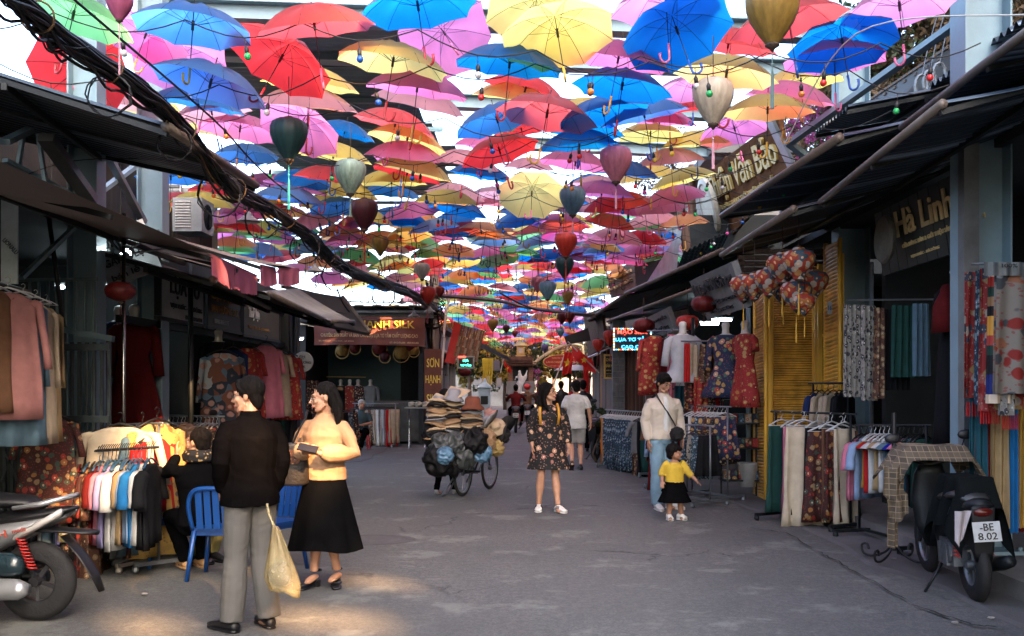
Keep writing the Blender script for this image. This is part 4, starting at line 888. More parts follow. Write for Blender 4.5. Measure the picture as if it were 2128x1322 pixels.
# ================= awnings =================
def awning(label, fn, ff, bf_, bn, m, ribs=26, amp=.018, pole=True, sag=.05, rafters=3, t=.0, roll=.035, curve=0):
    """near-front, far-front, far-back, near-back corners"""
    fn, ff, bf_, bn = [Vector(p) for p in (fn, ff, bf_, bn)]; c = (fn + ff) / 2
    r = thing('awning', label, 'awning', c); b = MB(c); up = Vector((0, 0, 1))
    def f(u, v):
        p = fn.lerp(ff, v).lerp(bn.lerp(bf_, v), u); return p + up * (amp * math.sin(v * ribs * 2 * PI) - sag * math.sin(PI * u) * (1 - .2 * math.sin(v * 9)) + curve * math.sin(PI * v))
    b.grid(f, 6, ribs * 6 if amp else 12); b.build('sheet', m, r, True)
    if pole:
        b = MB(c); b.tube([fn, ff], roll, 10); b.build('front_bar', mat('weathered_tube', (.15, .12, .10), .5, .2, dirt=.5), r, True)
    for k in range(rafters):
        v = (k + .03) / max(1, rafters - 1) * .97; b = MB(c); o = up * -.05
        b.bar(fn.lerp(ff, v) + o, bn.lerp(bf_, v) + o, .04); b.build('arm', METAL_DK, r)
    b = MB(c); b.bar(fn.lerp(bn, .5) - up * .09, ff.lerp(bf_, .5) - up * .09, .04, .05); b.build('purlin', METAL_DK, r)
    return r
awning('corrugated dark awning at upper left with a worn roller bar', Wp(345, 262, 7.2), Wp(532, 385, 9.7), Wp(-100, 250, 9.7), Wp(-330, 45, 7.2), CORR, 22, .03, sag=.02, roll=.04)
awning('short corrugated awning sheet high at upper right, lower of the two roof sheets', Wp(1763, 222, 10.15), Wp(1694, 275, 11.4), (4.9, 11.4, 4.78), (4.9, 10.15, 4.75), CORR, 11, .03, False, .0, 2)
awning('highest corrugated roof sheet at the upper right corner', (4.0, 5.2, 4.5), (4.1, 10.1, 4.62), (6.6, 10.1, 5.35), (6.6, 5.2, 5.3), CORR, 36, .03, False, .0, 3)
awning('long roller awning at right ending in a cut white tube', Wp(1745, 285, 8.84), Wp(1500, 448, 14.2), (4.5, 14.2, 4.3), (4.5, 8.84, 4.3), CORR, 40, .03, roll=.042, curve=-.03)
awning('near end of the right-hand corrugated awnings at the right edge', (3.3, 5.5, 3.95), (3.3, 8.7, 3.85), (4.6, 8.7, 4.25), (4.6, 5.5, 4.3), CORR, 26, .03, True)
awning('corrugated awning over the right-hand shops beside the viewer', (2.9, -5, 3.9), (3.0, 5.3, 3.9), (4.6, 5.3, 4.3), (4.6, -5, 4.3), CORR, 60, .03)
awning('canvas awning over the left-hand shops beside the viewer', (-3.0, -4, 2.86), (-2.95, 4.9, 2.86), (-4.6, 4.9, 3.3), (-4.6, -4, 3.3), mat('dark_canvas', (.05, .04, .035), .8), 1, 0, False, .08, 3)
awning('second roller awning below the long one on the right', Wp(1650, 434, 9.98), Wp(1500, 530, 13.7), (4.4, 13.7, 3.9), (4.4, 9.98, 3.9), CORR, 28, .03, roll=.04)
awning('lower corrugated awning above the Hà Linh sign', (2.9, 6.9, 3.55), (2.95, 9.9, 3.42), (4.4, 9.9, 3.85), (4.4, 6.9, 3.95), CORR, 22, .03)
DKC = mat('dark_green_canvas', (.02, .045, .045), .6, var=.3, s=2, dirt=.2)
awning('dark green canvas awning over the dressed mannequins on the right', Wp(1502, 520, 14.6), Wp(1300, 610, 20.5), (4.4, 20.5, 4.1), (4.4, 14.6, 4.1), DKC, 4, .01, sag=.1, roll=.04)
awning('farther dark awning over the neon sign with a pale front tube', Wp(1300, 613, 20.8), Wp(1222, 665, 29.5), (4.2, 29.5, 4.0), (4.2, 20.8, 4.2), DKC, 4, .01, sag=.1, roll=.045)
awning('low awning just above the small grey sign on the right', Wp(1445, 600, 15), Wp(1262, 668, 22), (3.9, 22, 3.4), (3.9, 15, 3.3), DKC, 4, .01, sag=.08, roll=.03)
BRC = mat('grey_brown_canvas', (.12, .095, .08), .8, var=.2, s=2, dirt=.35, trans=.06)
r = awning('long brown market awning with a pink valance over the left racks', Wp(438, 527, 9.0), Wp(540, 574, 10.9), (-4.55, 10.9, 3.25), (-4.55, 9.0, 3.25), mat('sunlit_canvas', (.42, .36, .30), .8, dirt=.3, trans=.35), 1, 0, False, .06, 3)  # paler copy of the awning canvas, its sunlit tone put into the colour
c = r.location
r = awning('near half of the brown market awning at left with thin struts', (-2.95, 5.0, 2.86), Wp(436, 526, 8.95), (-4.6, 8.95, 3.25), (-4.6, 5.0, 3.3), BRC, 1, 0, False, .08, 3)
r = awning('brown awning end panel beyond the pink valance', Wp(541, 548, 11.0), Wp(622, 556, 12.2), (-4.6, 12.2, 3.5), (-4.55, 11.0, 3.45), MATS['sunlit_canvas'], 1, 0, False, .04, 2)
PKC = mat('pink_cloth', (.52, .15, .25), .8, var=.12, bump=.2, trans=.3)
for i, (a, d, e, f_) in enumerate([((438, 527), (487, 550), (487, 602), (440, 572)), ((488, 551), (534, 573), (534, 613), (488, 600)), ((541, 549), (573, 556), (576, 592), (541, 592)), ((578, 556), (622, 558), (622, 590), (578, 592))]):
    Ya = [9.0, 9.9, 11.0, 11.6][i]; Yb = [9.9, 10.8, 11.6, 12.2][i]; A, B_, E, G_ = Wp(*a, Ya), Wp(*d, Yb), Wp(*e, Yb), Wp(*f_, Ya); b = MB(A)
    def pf(u, v): return A.lerp(B_, u).lerp(G_.lerp(E, u), v) + Vector((.02 * math.sin(u * 13) * v, .02 * math.sin(u * 17) * v, -.02 * math.sin(u * PI) * v + (.008 * math.sin(u * 60) if v > .95 else 0)))
    b.grid(pf, 24, 6); tag(b.build('valance', PKC, smooth=True), ['first pink hanging valance piece from the left', 'second pink valance piece, with frayed lower edge', 'third pink valance piece, square and flat', 'rightmost pink valance piece on the awning end'][i], 'cloth', 'pink valance pieces')
r = awning('dark awning slanting down before the brown banner', Wp(712, 617, 16.2), Wp(768, 690, 15.4), Wp(640, 664, 14.6), Wp(585, 588, 15), mat('near_black_canvas', (.03, .026, .022), .7), 1, 0, True, .03, 3, roll=.03)
GC = mat('pale_grey_canvas', (.36, .34, .32), .8, dirt=.2, trans=.1)
awning('pale grey canvas awning below the dark slanting one', Wp(690, 668, 13), Wp(735, 668, 14.6), Wp(620, 600, 15.2), Wp(545, 605, 13.4), GC, 1, 0, True, .02, 2, roll=.025)
awning('narrow black awning under the pink valance pieces', Wp(560, 610, 10.9), Wp(690, 672, 13.6), (-4.2, 14.5, 2.95), (-4.3, 10.8, 3.0), MATS['near_black_canvas'], 1, 0, True, .02, 3, roll=.03)
awning('long thin black awning over the left fascia signs', Wp(440, 580, 9.6), Wp(560, 640, 12.4), (-4.25, 14.0, 2.95), (-4.3, 9.6, 2.98), MATS['near_black_canvas'], 1, 0, True, .02, 3, roll=.03)
# white tarp triangle and teal board
A, B_, Cc = Wp(1342, 590, 21), Wp(1418, 470, 19), Wp(1405, 572, 19); b = MB(A)
b.grid(lambda u, v: A.lerp(B_, v).lerp(A.lerp(Cc, v), u) + Vector((0, .05 * math.sin(u * 3) * v, 0)), 6, 8); tag(b.build('tarpaulin', mat('white_tarp', (.6, .62, .64), .6, trans=.3), smooth=True), 'white triangular tarpaulin stretched above the far right awnings', 'tarpaulin')
b = MB(Wp(1380, 545, 22)); b.slab([Wp(1318, 552, 23), Wp(1400, 532, 21.5), Wp(1410, 585, 21.5), Wp(1325, 605, 23)], .04); tag(b.build('roof_panel', DKC), 'dark teal roof panel behind the white tarpaulin', 'roof')
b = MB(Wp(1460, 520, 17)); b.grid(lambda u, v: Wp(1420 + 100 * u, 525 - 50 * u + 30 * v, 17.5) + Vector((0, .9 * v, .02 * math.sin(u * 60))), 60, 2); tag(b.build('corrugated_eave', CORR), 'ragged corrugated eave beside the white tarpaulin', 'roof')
b = MB((3.2, 28, 5)); b.tube([Wp(1418, 440, 19.2), Wp(1432, 560, 19.2)], .09, 8); tag(b.build('post', mat('rusty_post', (.14, .08, .06), .7)), 'rusty brown post beside the white tarpaulin', 'post')
# poles
def pole(px, y0, y1, Y, rr, label, m=METAL_GR):
    a, d = Wp(px, y0, Y), Wp(px, y1, Y); a.z = max(0.005, a.z); b = MB((a.x, a.y, min(a.z, d.z))); b.tube([a, d], rr, 8); return tag(b.build('pole', m, smooth=True), label, 'pole')
r = thing('awning_pole', 'shiny steel pole with folding struts holding the brown awning at left', 'pole', (Wp(257, 0, 9).x, 9, 0)); b = MB(r.location)
b.tube([(r.location.x, 9, 0), (r.location.x, 9, 3.15)], .02, 8); b.build('shaft', mat('polished_steel', (.4, .38, .36), .25, 1.0), r, True)
for q in [(165, 440), (215, 448), (330, 478), (380, 512)]:
    b = MB(r.location); b.tube([(r.location.x, 9, 2.78), Wp(q[0], q[1], 9.2)], .010, 5); b.build('strut', METAL_GR, r)
b = MB(r.location); b.lathe([(.25, .01), (.24, .06), (.05, .08), (.03, .3)], 12, r.location); b.build('base', BLACK, r)
r = thing('awning_pole', 'dark pole leaning slightly in front of the folding gate at left', 'pole', Wp(125, 690, 8.4)); b = MB(r.location); b.tube([Wp(100, 440, 8.4), Wp(132, 680, 8.4)], .02, 8); b.build('shaft', METAL_DK, r, True)
pole(396, 545, 1090, 11, .03, 'dark pole behind the old man in black, below the white sign', METAL_DK)
pole(607, 655, 1015, 15.2, .05, 'black post at the end of the left garments beside the round sign', BLACK)
b = MB((Wp(2013, 0, 8.6).x, 8.6, 0)); b.box((Wp(2013, 0, 8.6).x, 8.6, 1.85), (.13, .12, 3.7)); tag(b.build('post', METAL_GR), 'square grey steel post at right beside the patterned scarves', 'post')
pole(1555, 640, 1010, 14.6, .035, 'slim blue-grey pole at the left edge of the bamboo shutters', STEEL_BL)
pole(1812, 545, 900, 10.9, .02, 'thin vertical pipe in the dark shop right of the bamboo shutters', METAL_GR)
pole(1440, 660, 940, 15.2, .03, 'dark pole behind the white mannequin top', METAL_DK)

# ================= bamboo shutters =================
BAM = mat('golden_bamboo', (1.1, .58, .09), .4, var=.45, s=5, spec=.5, stretch=(1, 1, 1), bump=.3); BAMP = mat('amber_post', (1.1, .60, .08), .35, var=.2, s=3)
def bamboo(label, x0, x1, ya, yb, z0, z1, n, slope=0.0, num=None):
    r = thing('bamboo_shutter', label, 'shutter', ((x0 + x1) / 2, (ya + yb) / 2, z0)); c = r.location
    for k in range(n):
        z = z0 + (k + .5) * (z1 - z0) / n; rr = (z1 - z0) / n * .5
        b = MB(c); b.tube([(x0, ya, z - slope / 2), ((x0 + x1) / 2, (ya + yb) / 2 + U(-.004, .004), z + U(-.004, .004)), (x1, yb, z + slope / 2)], [rr * U(.85, 1), rr * U(.88, 1.05), rr * U(.8, .98)], 6, True)
        b.build('slat', BAM, r)
    for x, y in ((x0, ya), (x1, yb)):
        b = MB(c); b.tube([(x, y - .03, z0 - .08), (x, y - .03, z1 + .05)], .028, 7); b.build('stile', BAMP, r, True)
    b = MB(c); b.bar((x0, ya + .04, z0), (x1, yb + .04, z0), .03); b.bar((x0, ya + .04, z1), (x1, yb + .04, z1), .03); b.bar((x0, ya + .05, (z0 + z1) / 2), (x1, yb + .05, (z0 + z1) / 2), .05, .03); b.build('rail', BAMP, r)
    return r
bamboo('wide bamboo shutter behind the trouser rack', Wp(1603, 0, 14.6).x, Wp(1690, 0, 14.6).x, 14.6, 14.6, .12, 3.0, 82)
bamboo('narrow folded bamboo shutter left of the wide one', Wp(1568, 0, 14.5).x, Wp(1590, 0, 13.8).x, 14.5, 13.8, .02, 3.0, 66, .04)
r = bamboo('bamboo shutter with the house number plate, nearest the camera', Wp(1714, 0, 13.2).x, Wp(1744, 0, 12.7).x, 13.2, 12.7, 1.1, 3.42, 46, .05)
vsign('number_plate', 'small blue-white plate with number 16 on the nearest bamboo shutter', Wp(1724, 640, 12.6), .055, .16, WB, [('16', 0, 0, .045, .06, mat('blue_digit', (.03, .1, .3), .5))], t=.01, cat='plate')
for px, Y in ((1597, 13.9), (1601, 14.2), (1697, 14.3), (1704, 14.0), (1748, 12.9)):
    b = MB((Wp(px, 0, Y).x, Y, 0)); x = Wp(px, 0, Y).x; b.box((x, Y, 1.65), (.06, .06, 3.3)); tag(b.build('shutter_post', BAMP), {1597: 'amber post at the left of the wide bamboo shutter', 1601: 'second amber post touching the wide bamboo shutter', 1697: 'amber post at the right of the wide bamboo shutter', 1704: 'outer amber post right of the wide bamboo shutter', 1748: 'amber post right of the number plate shutter'}[px], 'post', 'posts of the bamboo shutters')
r = thing('shop_header', 'dark louvred header above the bamboo shutters', 'header', (4.2, 14.7, 3.2))
for k in range(6): b = MB(r.location); b.box((3.9, 14.7, 3.12 + k * .09), (1.5, .06, .07)); b.build('slat', WOOD_D, r)
# ================= railing, folding gate at left =================
r = thing('railing', 'upper railing of dark green bars at the left behind the hanging tunics', 'railing', Wp(150, 700, 8.9)); c = r.location
for k in range(8): px = 62 + k * 19; b = MB(c); b.bar(Wp(px, 585, 8.9), Wp(px, 690, 8.9), .022); b.build('bar', mat('green_grey_paint', (.10, .16, .18), .5), r)
b = MB(c); b.bar(Wp(38, 582, 8.9), Wp(202, 580, 8.9), .03); b.build('top_rail', MATS['green_grey_paint'], r); b = MB(c); b.bar(Wp(92, 678, 8.8), Wp(236, 705, 8.8), .05); b.build('bottom_rail', MATS['green_grey_paint'], r)
r = thing('folding_gate', 'grey metal folding gate of upright bars behind the left racks', 'gate', Wp(140, 900, 8.7)); r.location.z = 0; c = r.location; GG = mat('gate_grey_paint', (.04, .06, .065), .5, dirt=.3)
for k in range(15): px = 10 + k * 15.5; b = MB(c); a, d = Wp(px, 0, 8.75 + .06 * (k % 2)), 0; b.box((a.x, 8.75 + .06 * (k % 2), 1.0), (.025, .03, 1.95)); b.build('bar', GG, r)
for z in (.1, 1.3, 1.93): b = MB(c); b.box((Wp(118, 0, 8.78).x, 8.72, z), (.98, .03, .06)); b.build('rail', GG, r)
for k in range(6):
    b = MB(c); x = Wp(14 + k * 36, 0, 8.78).x; b.bar((x, 8.68, .75), (x + .15, 8.68, 1.1), .015); b.bar((x + .15, 8.68, .75), (x, 8.68, 1.1), .015); b.build('brace', GG, r)
# interior tube lights and bulbs that are lit in the photograph
TL = emis('tube_light', (.75, .92, 1.0), 9)
for i, (px, py, Y, wpx) in enumerate([(238, 596, 11.5, 40), (126, 597, 11.8, 14), (373, 659, 14.5, 24), (1500, 665, 17, 40), (1475, 673, 17.5, 36), (625, 705, 20, 8), (213, 614, 12, 8), (1992, 532, 10.5, 14)]):
    c = Wp(px, py, Y); L = wpx * Y / F; r = thing('tube_light', ['lit tube light over the red and navy dresses', 'short lit tube behind the left railing', 'lit tube below the white shop sign', 'upper bright tube light in the right shop', 'lower bright tube light in the right shop', 'small light in the last left shop', 'tiny lit lamp left of the red round lantern', 'dim tube light under the Hà Linh sign'][i], 'light', c)
    b = MB(c); b.tube([c - Vector((L / 2, 0, 0)), c + Vector((L / 2, 0, 0))], .018, 8); b.build('tube', TL, r); b = MB(c); b.box(c + Vector((0, .02, .035)), (L + .06, .05, .03)); b.build('housing', WHITE, r)
c = Wp(262, 528, 9.9); r = thing('light_bulb', 'bright white bulb with a glowing head before the white sign at left', 'light', c)
b = MB(c); b.ball(c, .05, 12); b.build('bulb', emis('bright_bulb', (.8, .95, 1), 22), r, True); b = MB(c); b.lathe([(.03, -.12), (.035, -.05), (.06, -.01), (.03, .0)], 10, c); b.build('socket', METAL_GR, r)
c = Wp(1514, 650, 14.2); r = thing('light_bulb', 'unlit white bulb on a curled wire over the right mannequins', 'light', c); b = MB(c); b.ball(c, .035, 10); b.build('bulb', WHITE, r, True)
b = MB(c); b.tube([c + Vector((.05 * math.cos(a) + .02, 0, .13 + .05 * math.sin(a))) for a in [rad(-100 - 25 * j) for j in range(10)]], .007, 5); b.build('wire', WIRE_W, r)
# ================= garments =================
def cl_ring(z, w, t, n, fold, ph, cx=0, cy=0):
    out = []
    for k in range(n):
        a = 2 * PI * k / n; x = math.cos(a) * w; y = math.sin(a) * t
        f = fold * math.sin(x / max(w, .05) * 7 + ph) + fold * .6 * math.sin(x / max(w, .05) * 13 + ph * 2 + z * 3)
        out.append((cx + x + fold * .3 * math.sin(z * 9 + a * 3 + ph), cy + y + f, z))
    return out
def g_shirt(w=.23, L=.62, sl=.24, seed=0, flare=1.05, thick=.035, neck=.08):
    rr = random.Random(seed); b = MB(); n = 26; ph = rr.uniform(0, 6); R_ = []
    for z, ww, tt, fo in [(-.075, neck, .02, 0), (-.085, neck + .03, .03, 0), (-.115, w * .72, thick * .8, .002), (-.15, w * .97, thick, .004), (-.25, w * .95, thick * 1.1, .007)] + [(-.25 - (L - .25) * i / 6, w * (.95 + (flare - .95) * i / 6), thick * (1.1 + .35 * i / 6), .008 + .016 * i / 6) for i in range(1, 7)]:
        R_.append(cl_ring(z, ww, tt, n, fo, ph))
    b.loft(R_)
    for s in (-1, 1):
        k = rr.uniform(.02, .08); P = [(s * w * .78, 0, -.135), (s * (w + .005), .003, -.165), (s * (w + k * .7), .01, -.15 - sl * .5), (s * (w + k), .0, -.15 - sl * .8), (s * (w + k + .01), .0, -.15 - sl)]
        rings = []
        for i, p in enumerate(P):
            r_ = [.05, .062, .058, .06, .066][i] * (1.1 if sl < .3 else .85)
            rings.append([(p[0] + math.cos(a) * r_ * .62, p[1] + math.sin(a) * r_ * .72, p[2] + (math.cos(a) * r_ * .45 * s if i < 2 else 0)) for a in [2 * PI * j / 10 for j in range(10)]])
        b.loft(rings)
    m = b.mesh('cloth', True); return m
def g_pants(w=.16, L=.95, seed=0, flare=1.0, t=.035):
    rr = random.Random(seed); b = MB(); ph = rr.uniform(0, 6)
    R_ = [cl_ring(-.1 - L * i / 8, w * (1 + (flare - 1) * i / 8), t * (1 + .3 * i / 8), 30, .007 + .03 * i / 8, ph) for i in range(9)]
    b.loft(R_); return b.mesh('cloth', True)
def g_drape(w=.3, L=1.0, seed=0, fold=.03, t=.02, waves=5, ragged=0.0):
    rr = random.Random(seed); b = MB(); ph = rr.uniform(0, 6)
    def f(u, v, s): x = (u - .5) * 2 * w * (1 - .12 * (1 - v)); return (x, s * t * .5 + fold * math.sin(u * waves * 2 * PI + ph + v) * (.5 + .5 * v), -.02 - L * v - ragged * math.sin(u * 9 + ph) * v)
    b.grid(lambda u, v: f(u, v, -1), 36, 10); b.grid(lambda u, v: f(u, v, 1), 36, 10, True); return b.mesh('cloth', True)
GM = {'tee': [g_shirt(L=.70, seed=i, thick=.028) for i in range(3)], 'long': [g_shirt(L=.72, sl=.5, seed=5 + i) for i in range(2)], 'tank': [g_shirt(.18, .62, .02, 9 + i, 1.0) for i in range(2)],
      'dress': [g_shirt(.22, 1.05, .3, 12 + i, 1.35, .045) for i in range(3)], 'pants': [g_pants(seed=20 + i) for i in range(2)], 'wide': [g_pants(.2, .95, 23, 1.25), g_pants(.19, .9, 24, 1.35)],
      'skirt': [g_pants(.17, .72, 30, 1.5), g_pants(.18, .8, 31, 1.35)], 'drape': [g_drape(seed=40), g_drape(.2, 1.0, 41, .035, .02, 3)], 'scarf': [g_drape(.09, .95, 42, .02, .03, 2), g_drape(.075, 1.0, 43, .018, .03, 2)], 'tunic': [g_shirt(.23, 1.12, .55, 44 + i, 1.25, .04) for i in range(2)]}
b = MB(); b.tube([(.0, 0, .0), (.02, 0, .02), (.02, 0, .045), (0, 0, .06), (-.02, 0, .045)], .004, 5); b.tube([(0, 0, -.03), (0, 0, 0)], .004, 5)
b.tube([(-.19, 0, -.10), (-.08, 0, -.05), (0, 0, -.03), (.08, 0, -.05), (.19, 0, -.10)], .009, 5); b.tube([(-.19, 0, -.10), (.19, 0, -.10)], .005, 5)
HANG_ME = b.mesh('hanger', True)
for k in GM:
    for m in GM[k]: m.materials.append(WHITE)
HANG_ME.materials.append(BLACK)
FCOL = {'white': (.62, .62, .60), 'cream': (.62, .52, .38), 'beige': (.45, .36, .26), 'tan': (.40, .28, .14), 'pink': (.62, .20, .28), 'lilac': (.32, .28, .52), 'light blue': (.30, .42, .62), 'bright blue': (.02, .17, .42), 'navy': (.015, .03, .10),
        'dark red': (.12, .010, .010), 'red': (.45, .02, .02), 'black': (.010, .010, .012), 'grey': (.20, .21, .22), 'teal': (.02, .09, .12), 'grey-blue': (.12, .20, .26), 'orange': (.55, .20, .04), 'yellow': (.62, .42, .05), 'brown': (.16, .08, .045), 'olive': (.12, .11, .04), 'light grey': (.42, .43, .46), 'dusty pink': (.36, .16, .15), 'mustard': (.45, .26, .05), 'dark green': (.02, .07, .06), 'royal blue': (.01, .02, .28)}
def fab(c): return mat('fabric_' + c.replace(' ', '_').replace('-', '_'), FCOL[c], .85, var=.18, s=9, bump=.25, fine=150, trans=.08, spec=.1)
FP = {'black floral': floral('black_floral', (.012, .012, .014), [(.5, .3, .2), (.35, .05, .04), (.55, .45, .3)], 17, .33), 'red floral': floral('red_floral', (.33, .02, .02), [(.42, .2, .05), (.2, .01, .01), (.5, .3, .12)], 13, .36),
      'white floral': floral('white_floral', (.55, .5, .42), [(.4, .12, .06), (.2, .22, .1), (.5, .25, .1)], 15, .3), 'dark floral': floral('dark_floral', (.05, .012, .01), [(.30, .03, .02), (.35, .16, .04), (.04, .08, .06), (.3, .2, .1)], 16, .42),
      'navy floral': floral('navy_floral', (.012, .025, .07), [(.42, .05, .03), (.45, .28, .08), (.05, .14, .1), (.5, .3, .18)], 11, .4), 'yellow floral': floral('yellow_floral', (.60, .38, .10), [(.14, .12, .12), (.3, .14, .04), (.45, .3, .1)], 11, .3),
      'blue print': floral('blue_print', (.02, .04, .07), [(.18, .3, .38), (.03, .08, .14), (.3, .35, .38)], 26, .45), 'monochrome print': floral('mono_print', (.30, .28, .25), [(.02, .02, .025), (.05, .05, .06), (.40, .38, .33)], 20, .46), 'brown print': floral('brown_print', (.10, .04, .025), [(.30, .16, .07), (.03, .015, .012), (.35, .25, .15)], 20, .42), 'patchwork': PATCH,
      'geometric': floral('geometric_print', (.30, .33, .36), [(.02, .03, .05), (.4, .42, .42), (.10, .16, .22), (.2, .07, .04)], 8, .9, second=False)}
def fm(c): return FP[c] if c in FP else fab(c)
HGM = {k: mat('hanger_' + k, v, .4) for k, v in {'black': (.012, .012, .013), 'blue': (.02, .07, .14), 'white': (.55, .56, .56), 'red': (.3, .02, .02)}.items()}
def garment(kind, colour, p, rz, label, sc_=1.0, hanger='black', group=None, wear=None, seed=None, name=None, zs=1.0, ws=1.0):
    nm = name or {'tee': 'shirt', 'long': 'blouse', 'tank': 'vest_top', 'dress': 'dress', 'pants': 'trousers', 'wide': 'trousers', 'skirt': 'skirt', 'drape': 'cloth', 'scarf': 'scarf', 'tunic': 'tunic'}[kind]
    r = thing(nm, label, nm.replace('_', ' '), p, rz, group); me = GM[kind][(seed if seed is not None else RN.randrange(9)) % len(GM[kind])]
    o = bpy.data.objects.new('cloth', me); COL.objects.link(o); o.parent = r; o.scale = (sc_ * ws, sc_, sc_ * zs); setmat(o, fm(colour))
    if hanger:
        h = bpy.data.objects.new('hanger', HANG_ME); COL.objects.link(h); h.parent = r; h.scale = (sc_ * min(1, ws),) * 3; setmat(h, HGM[hanger])
    return r
def rail_row(a, d, items, where, rz, hanger='black', sc_=1.0, jit=.12, group=None):
    """items hang along the rail a->d; labels number them along it"""
    a, d = Vector(a), Vector(d); n = len(items)
    seen = {}
    for i, it in enumerate(items):
        kind, colr = it[0], it[1]; p = a.lerp(d, (i + .5) / n) + Vector((U(-.006, .006), U(-.01, .01), -.055))
        nm = {'tee': 'shirt', 'long': 'blouse', 'tank': 'vest top', 'dress': 'dress', 'pants': 'trousers', 'wide': 'wide trousers', 'skirt': 'skirt', 'drape': 'cloth', 'scarf': 'scarf', 'tunic': 'tunic'}[kind]
        garment(kind, colr, p, rz + U(-jit, jit), f'{colr} {nm}, {orde(i)} from the left {where}', sc_ * U(.94, 1.05), it[2] if len(it) > 2 else hanger, group or ('clothes ' + where))
def rack(a, d, label, base=True, foot=.22, shelf=False, m=None, extra=0.0):
    a, d = Vector(a), Vector(d); m = m or METAL_GR; r = thing('clothes_rack', label, 'clothes rack', ((a.x + d.x) / 2, (a.y + d.y) / 2, 0)); c = r.location; e = (d - a).normalized(); nrm = Vector((-e.y, e.x, 0)).normalized()
    b = MB(c); b.tube([a - e * .08, d + e * .08], .012, 8); b.build('rail', m, r, True)
    for p in (a, d):
        b = MB(c); b.tube([(p.x, p.y, .09), (p.x, p.y, p.z)], .014, 8); b.build('upright', m, r, True)
        b = MB(c); q = Vector((p.x, p.y, .07)); b.bar(q - nrm * foot, q + nrm * foot, .035)
        for s in (-1, 1): b.lathe([(.02, -.07), (.032, -.05), (.03, -.02), (.012, 0)], 8, q + nrm * foot * s * .93)
        b.build('foot', m, r)
    b = MB(c); b.bar((a.x, a.y, .085), (d.x, d.y, .085), .025); b.build('base_bar', m, r)
    return r
# --- left foreground racks ---
RA, RB = Wp(118, 942, 8.75), Wp(318, 930, 8.15)
rack(Wp(262, 936, 8.9), Wp(316, 930, 8.75), 'front clothes rack at left with splayed steel feet', m=mat('scuffed_steel', (.36, .33, .28), .4, .6, dirt=.4), foot=.38)
b = MB(Wp(250, 936, 8.4)); b.tube([RA, RB + (RB - RA) * .05], .012, 8); tag(b.build('rail', BLACK, smooth=True), 'long black hanging rail over the front row of shirts at left', 'rail')
b = MB(RA)
for k in range(30): p = RA.lerp(RB, .35 + .65 * k / 29); b.tube([p + Vector((0, 0, -.0)), p + Vector((.01, 0, .03)), p + Vector((.02, .02, .05))], .004, 4)
tag(b.build('spare_hooks', BLACK), 'row of empty black hooks clipped on the front left rail', 'hooks')
LI = [('long', 'white'), ('long', 'grey-blue', 'blue'), ('tee', 'lilac', 'blue'), ('tee', 'red floral', 'red'), ('long', 'white floral'), ('dress', 'black floral'), ('dress', 'black floral', 'red'), ('dress', 'navy'), ('dress', 'dark floral', 'blue'), ('dress', 'brown print'), ('tee', 'dark red', 'blue'), ('tee', 'pink', 'blue'), ('tee', 'grey', 'blue'), ('tee', 'lilac', 'blue'), ('tee', 'light grey', 'blue'), ('tee', 'white', 'blue'), ('tee', 'dark red', 'blue'), ('tee', 'tan', 'blue'), ('tee', 'light blue', 'blue'), ('tee', 'bright blue', 'blue'), ('tee', 'white', 'blue'), ('tee', 'black', 'blue'), ('tee', 'black', 'blue')]
rail_row(RA, RB, LI, 'on the front rack at left', rad(97), sc_=1.06, jit=.1, group='clothes on the front left rack')
RA2, RB2 = Wp(230, 884, 9.3), Wp(330, 880, 8.6)
rack(RA2, RB2, 'second clothes rack at left carrying the cream knit top')
rail_row(RA2, RB2, [('pants', 'black'), ('tee', 'grey'), ('dress', 'black'), ('dress', 'grey'), ('dress', 'dark floral'), ('long', 'red')], 'on the second rack at left', rad(75), sc_=1.0, group='clothes on the second left rack')
garment('long', 'cream', Wp(250, 872, 8.55), rad(6), 'cream knitted top facing the street on the second left rack', 1.08, group=None, ws=1.15, zs=.8)
garment('tunic', 'yellow floral', Wp(326, 862, 8.75), rad(58), 'long yellow floral dress lit by the sun, on the second left rack', 1.1)
garment('dress', 'grey-blue', Wp(296, 872, 8.75), rad(80), 'grey-blue dress squeezed between the cream top and yellow floral dress', 1.1)
# --- garments hanging at extreme left ---
for i, (px, cl, Y, ws, L, y) in enumerate([(16, 'dusty pink', 6.9, .85, .86, 590), (48, 'grey-blue', 7.1, .62, 1.02, 600), (74, 'beige', 7.3, .62, 1.0, 612), (96, 'tan', 7.6, .5, 1.0, 620), (-14, 'brown', 6.8, .7, .82, 585)]):
    garment('tunic', cl, Wp(px, y, Y), rad(38 + 5 * i), ['pale pink embroidered tunic hanging at the left edge', 'grey-blue silk tunic beside the pink one', 'beige silk tunic right of the grey-blue one', 'tan tunic farthest right of the hanging tunics at left', 'brown tunic cut by the left edge'][i], .98, 'white', ws=ws, zs=L)
garment('dress', 'dark floral', Wp(100, 850, 8.2), rad(30), 'dark rust floral cloth hanging below the beige tunics', .9)
b = MB(Wp(40, 590, 7.2)); b.tube([Wp(-30, 580, 6.6), Wp(60, 606, 8.0)], .013, 8); tag(b.build('rail', BLACK), 'black hanging rail at left edge holding the silk tunics', 'rail')
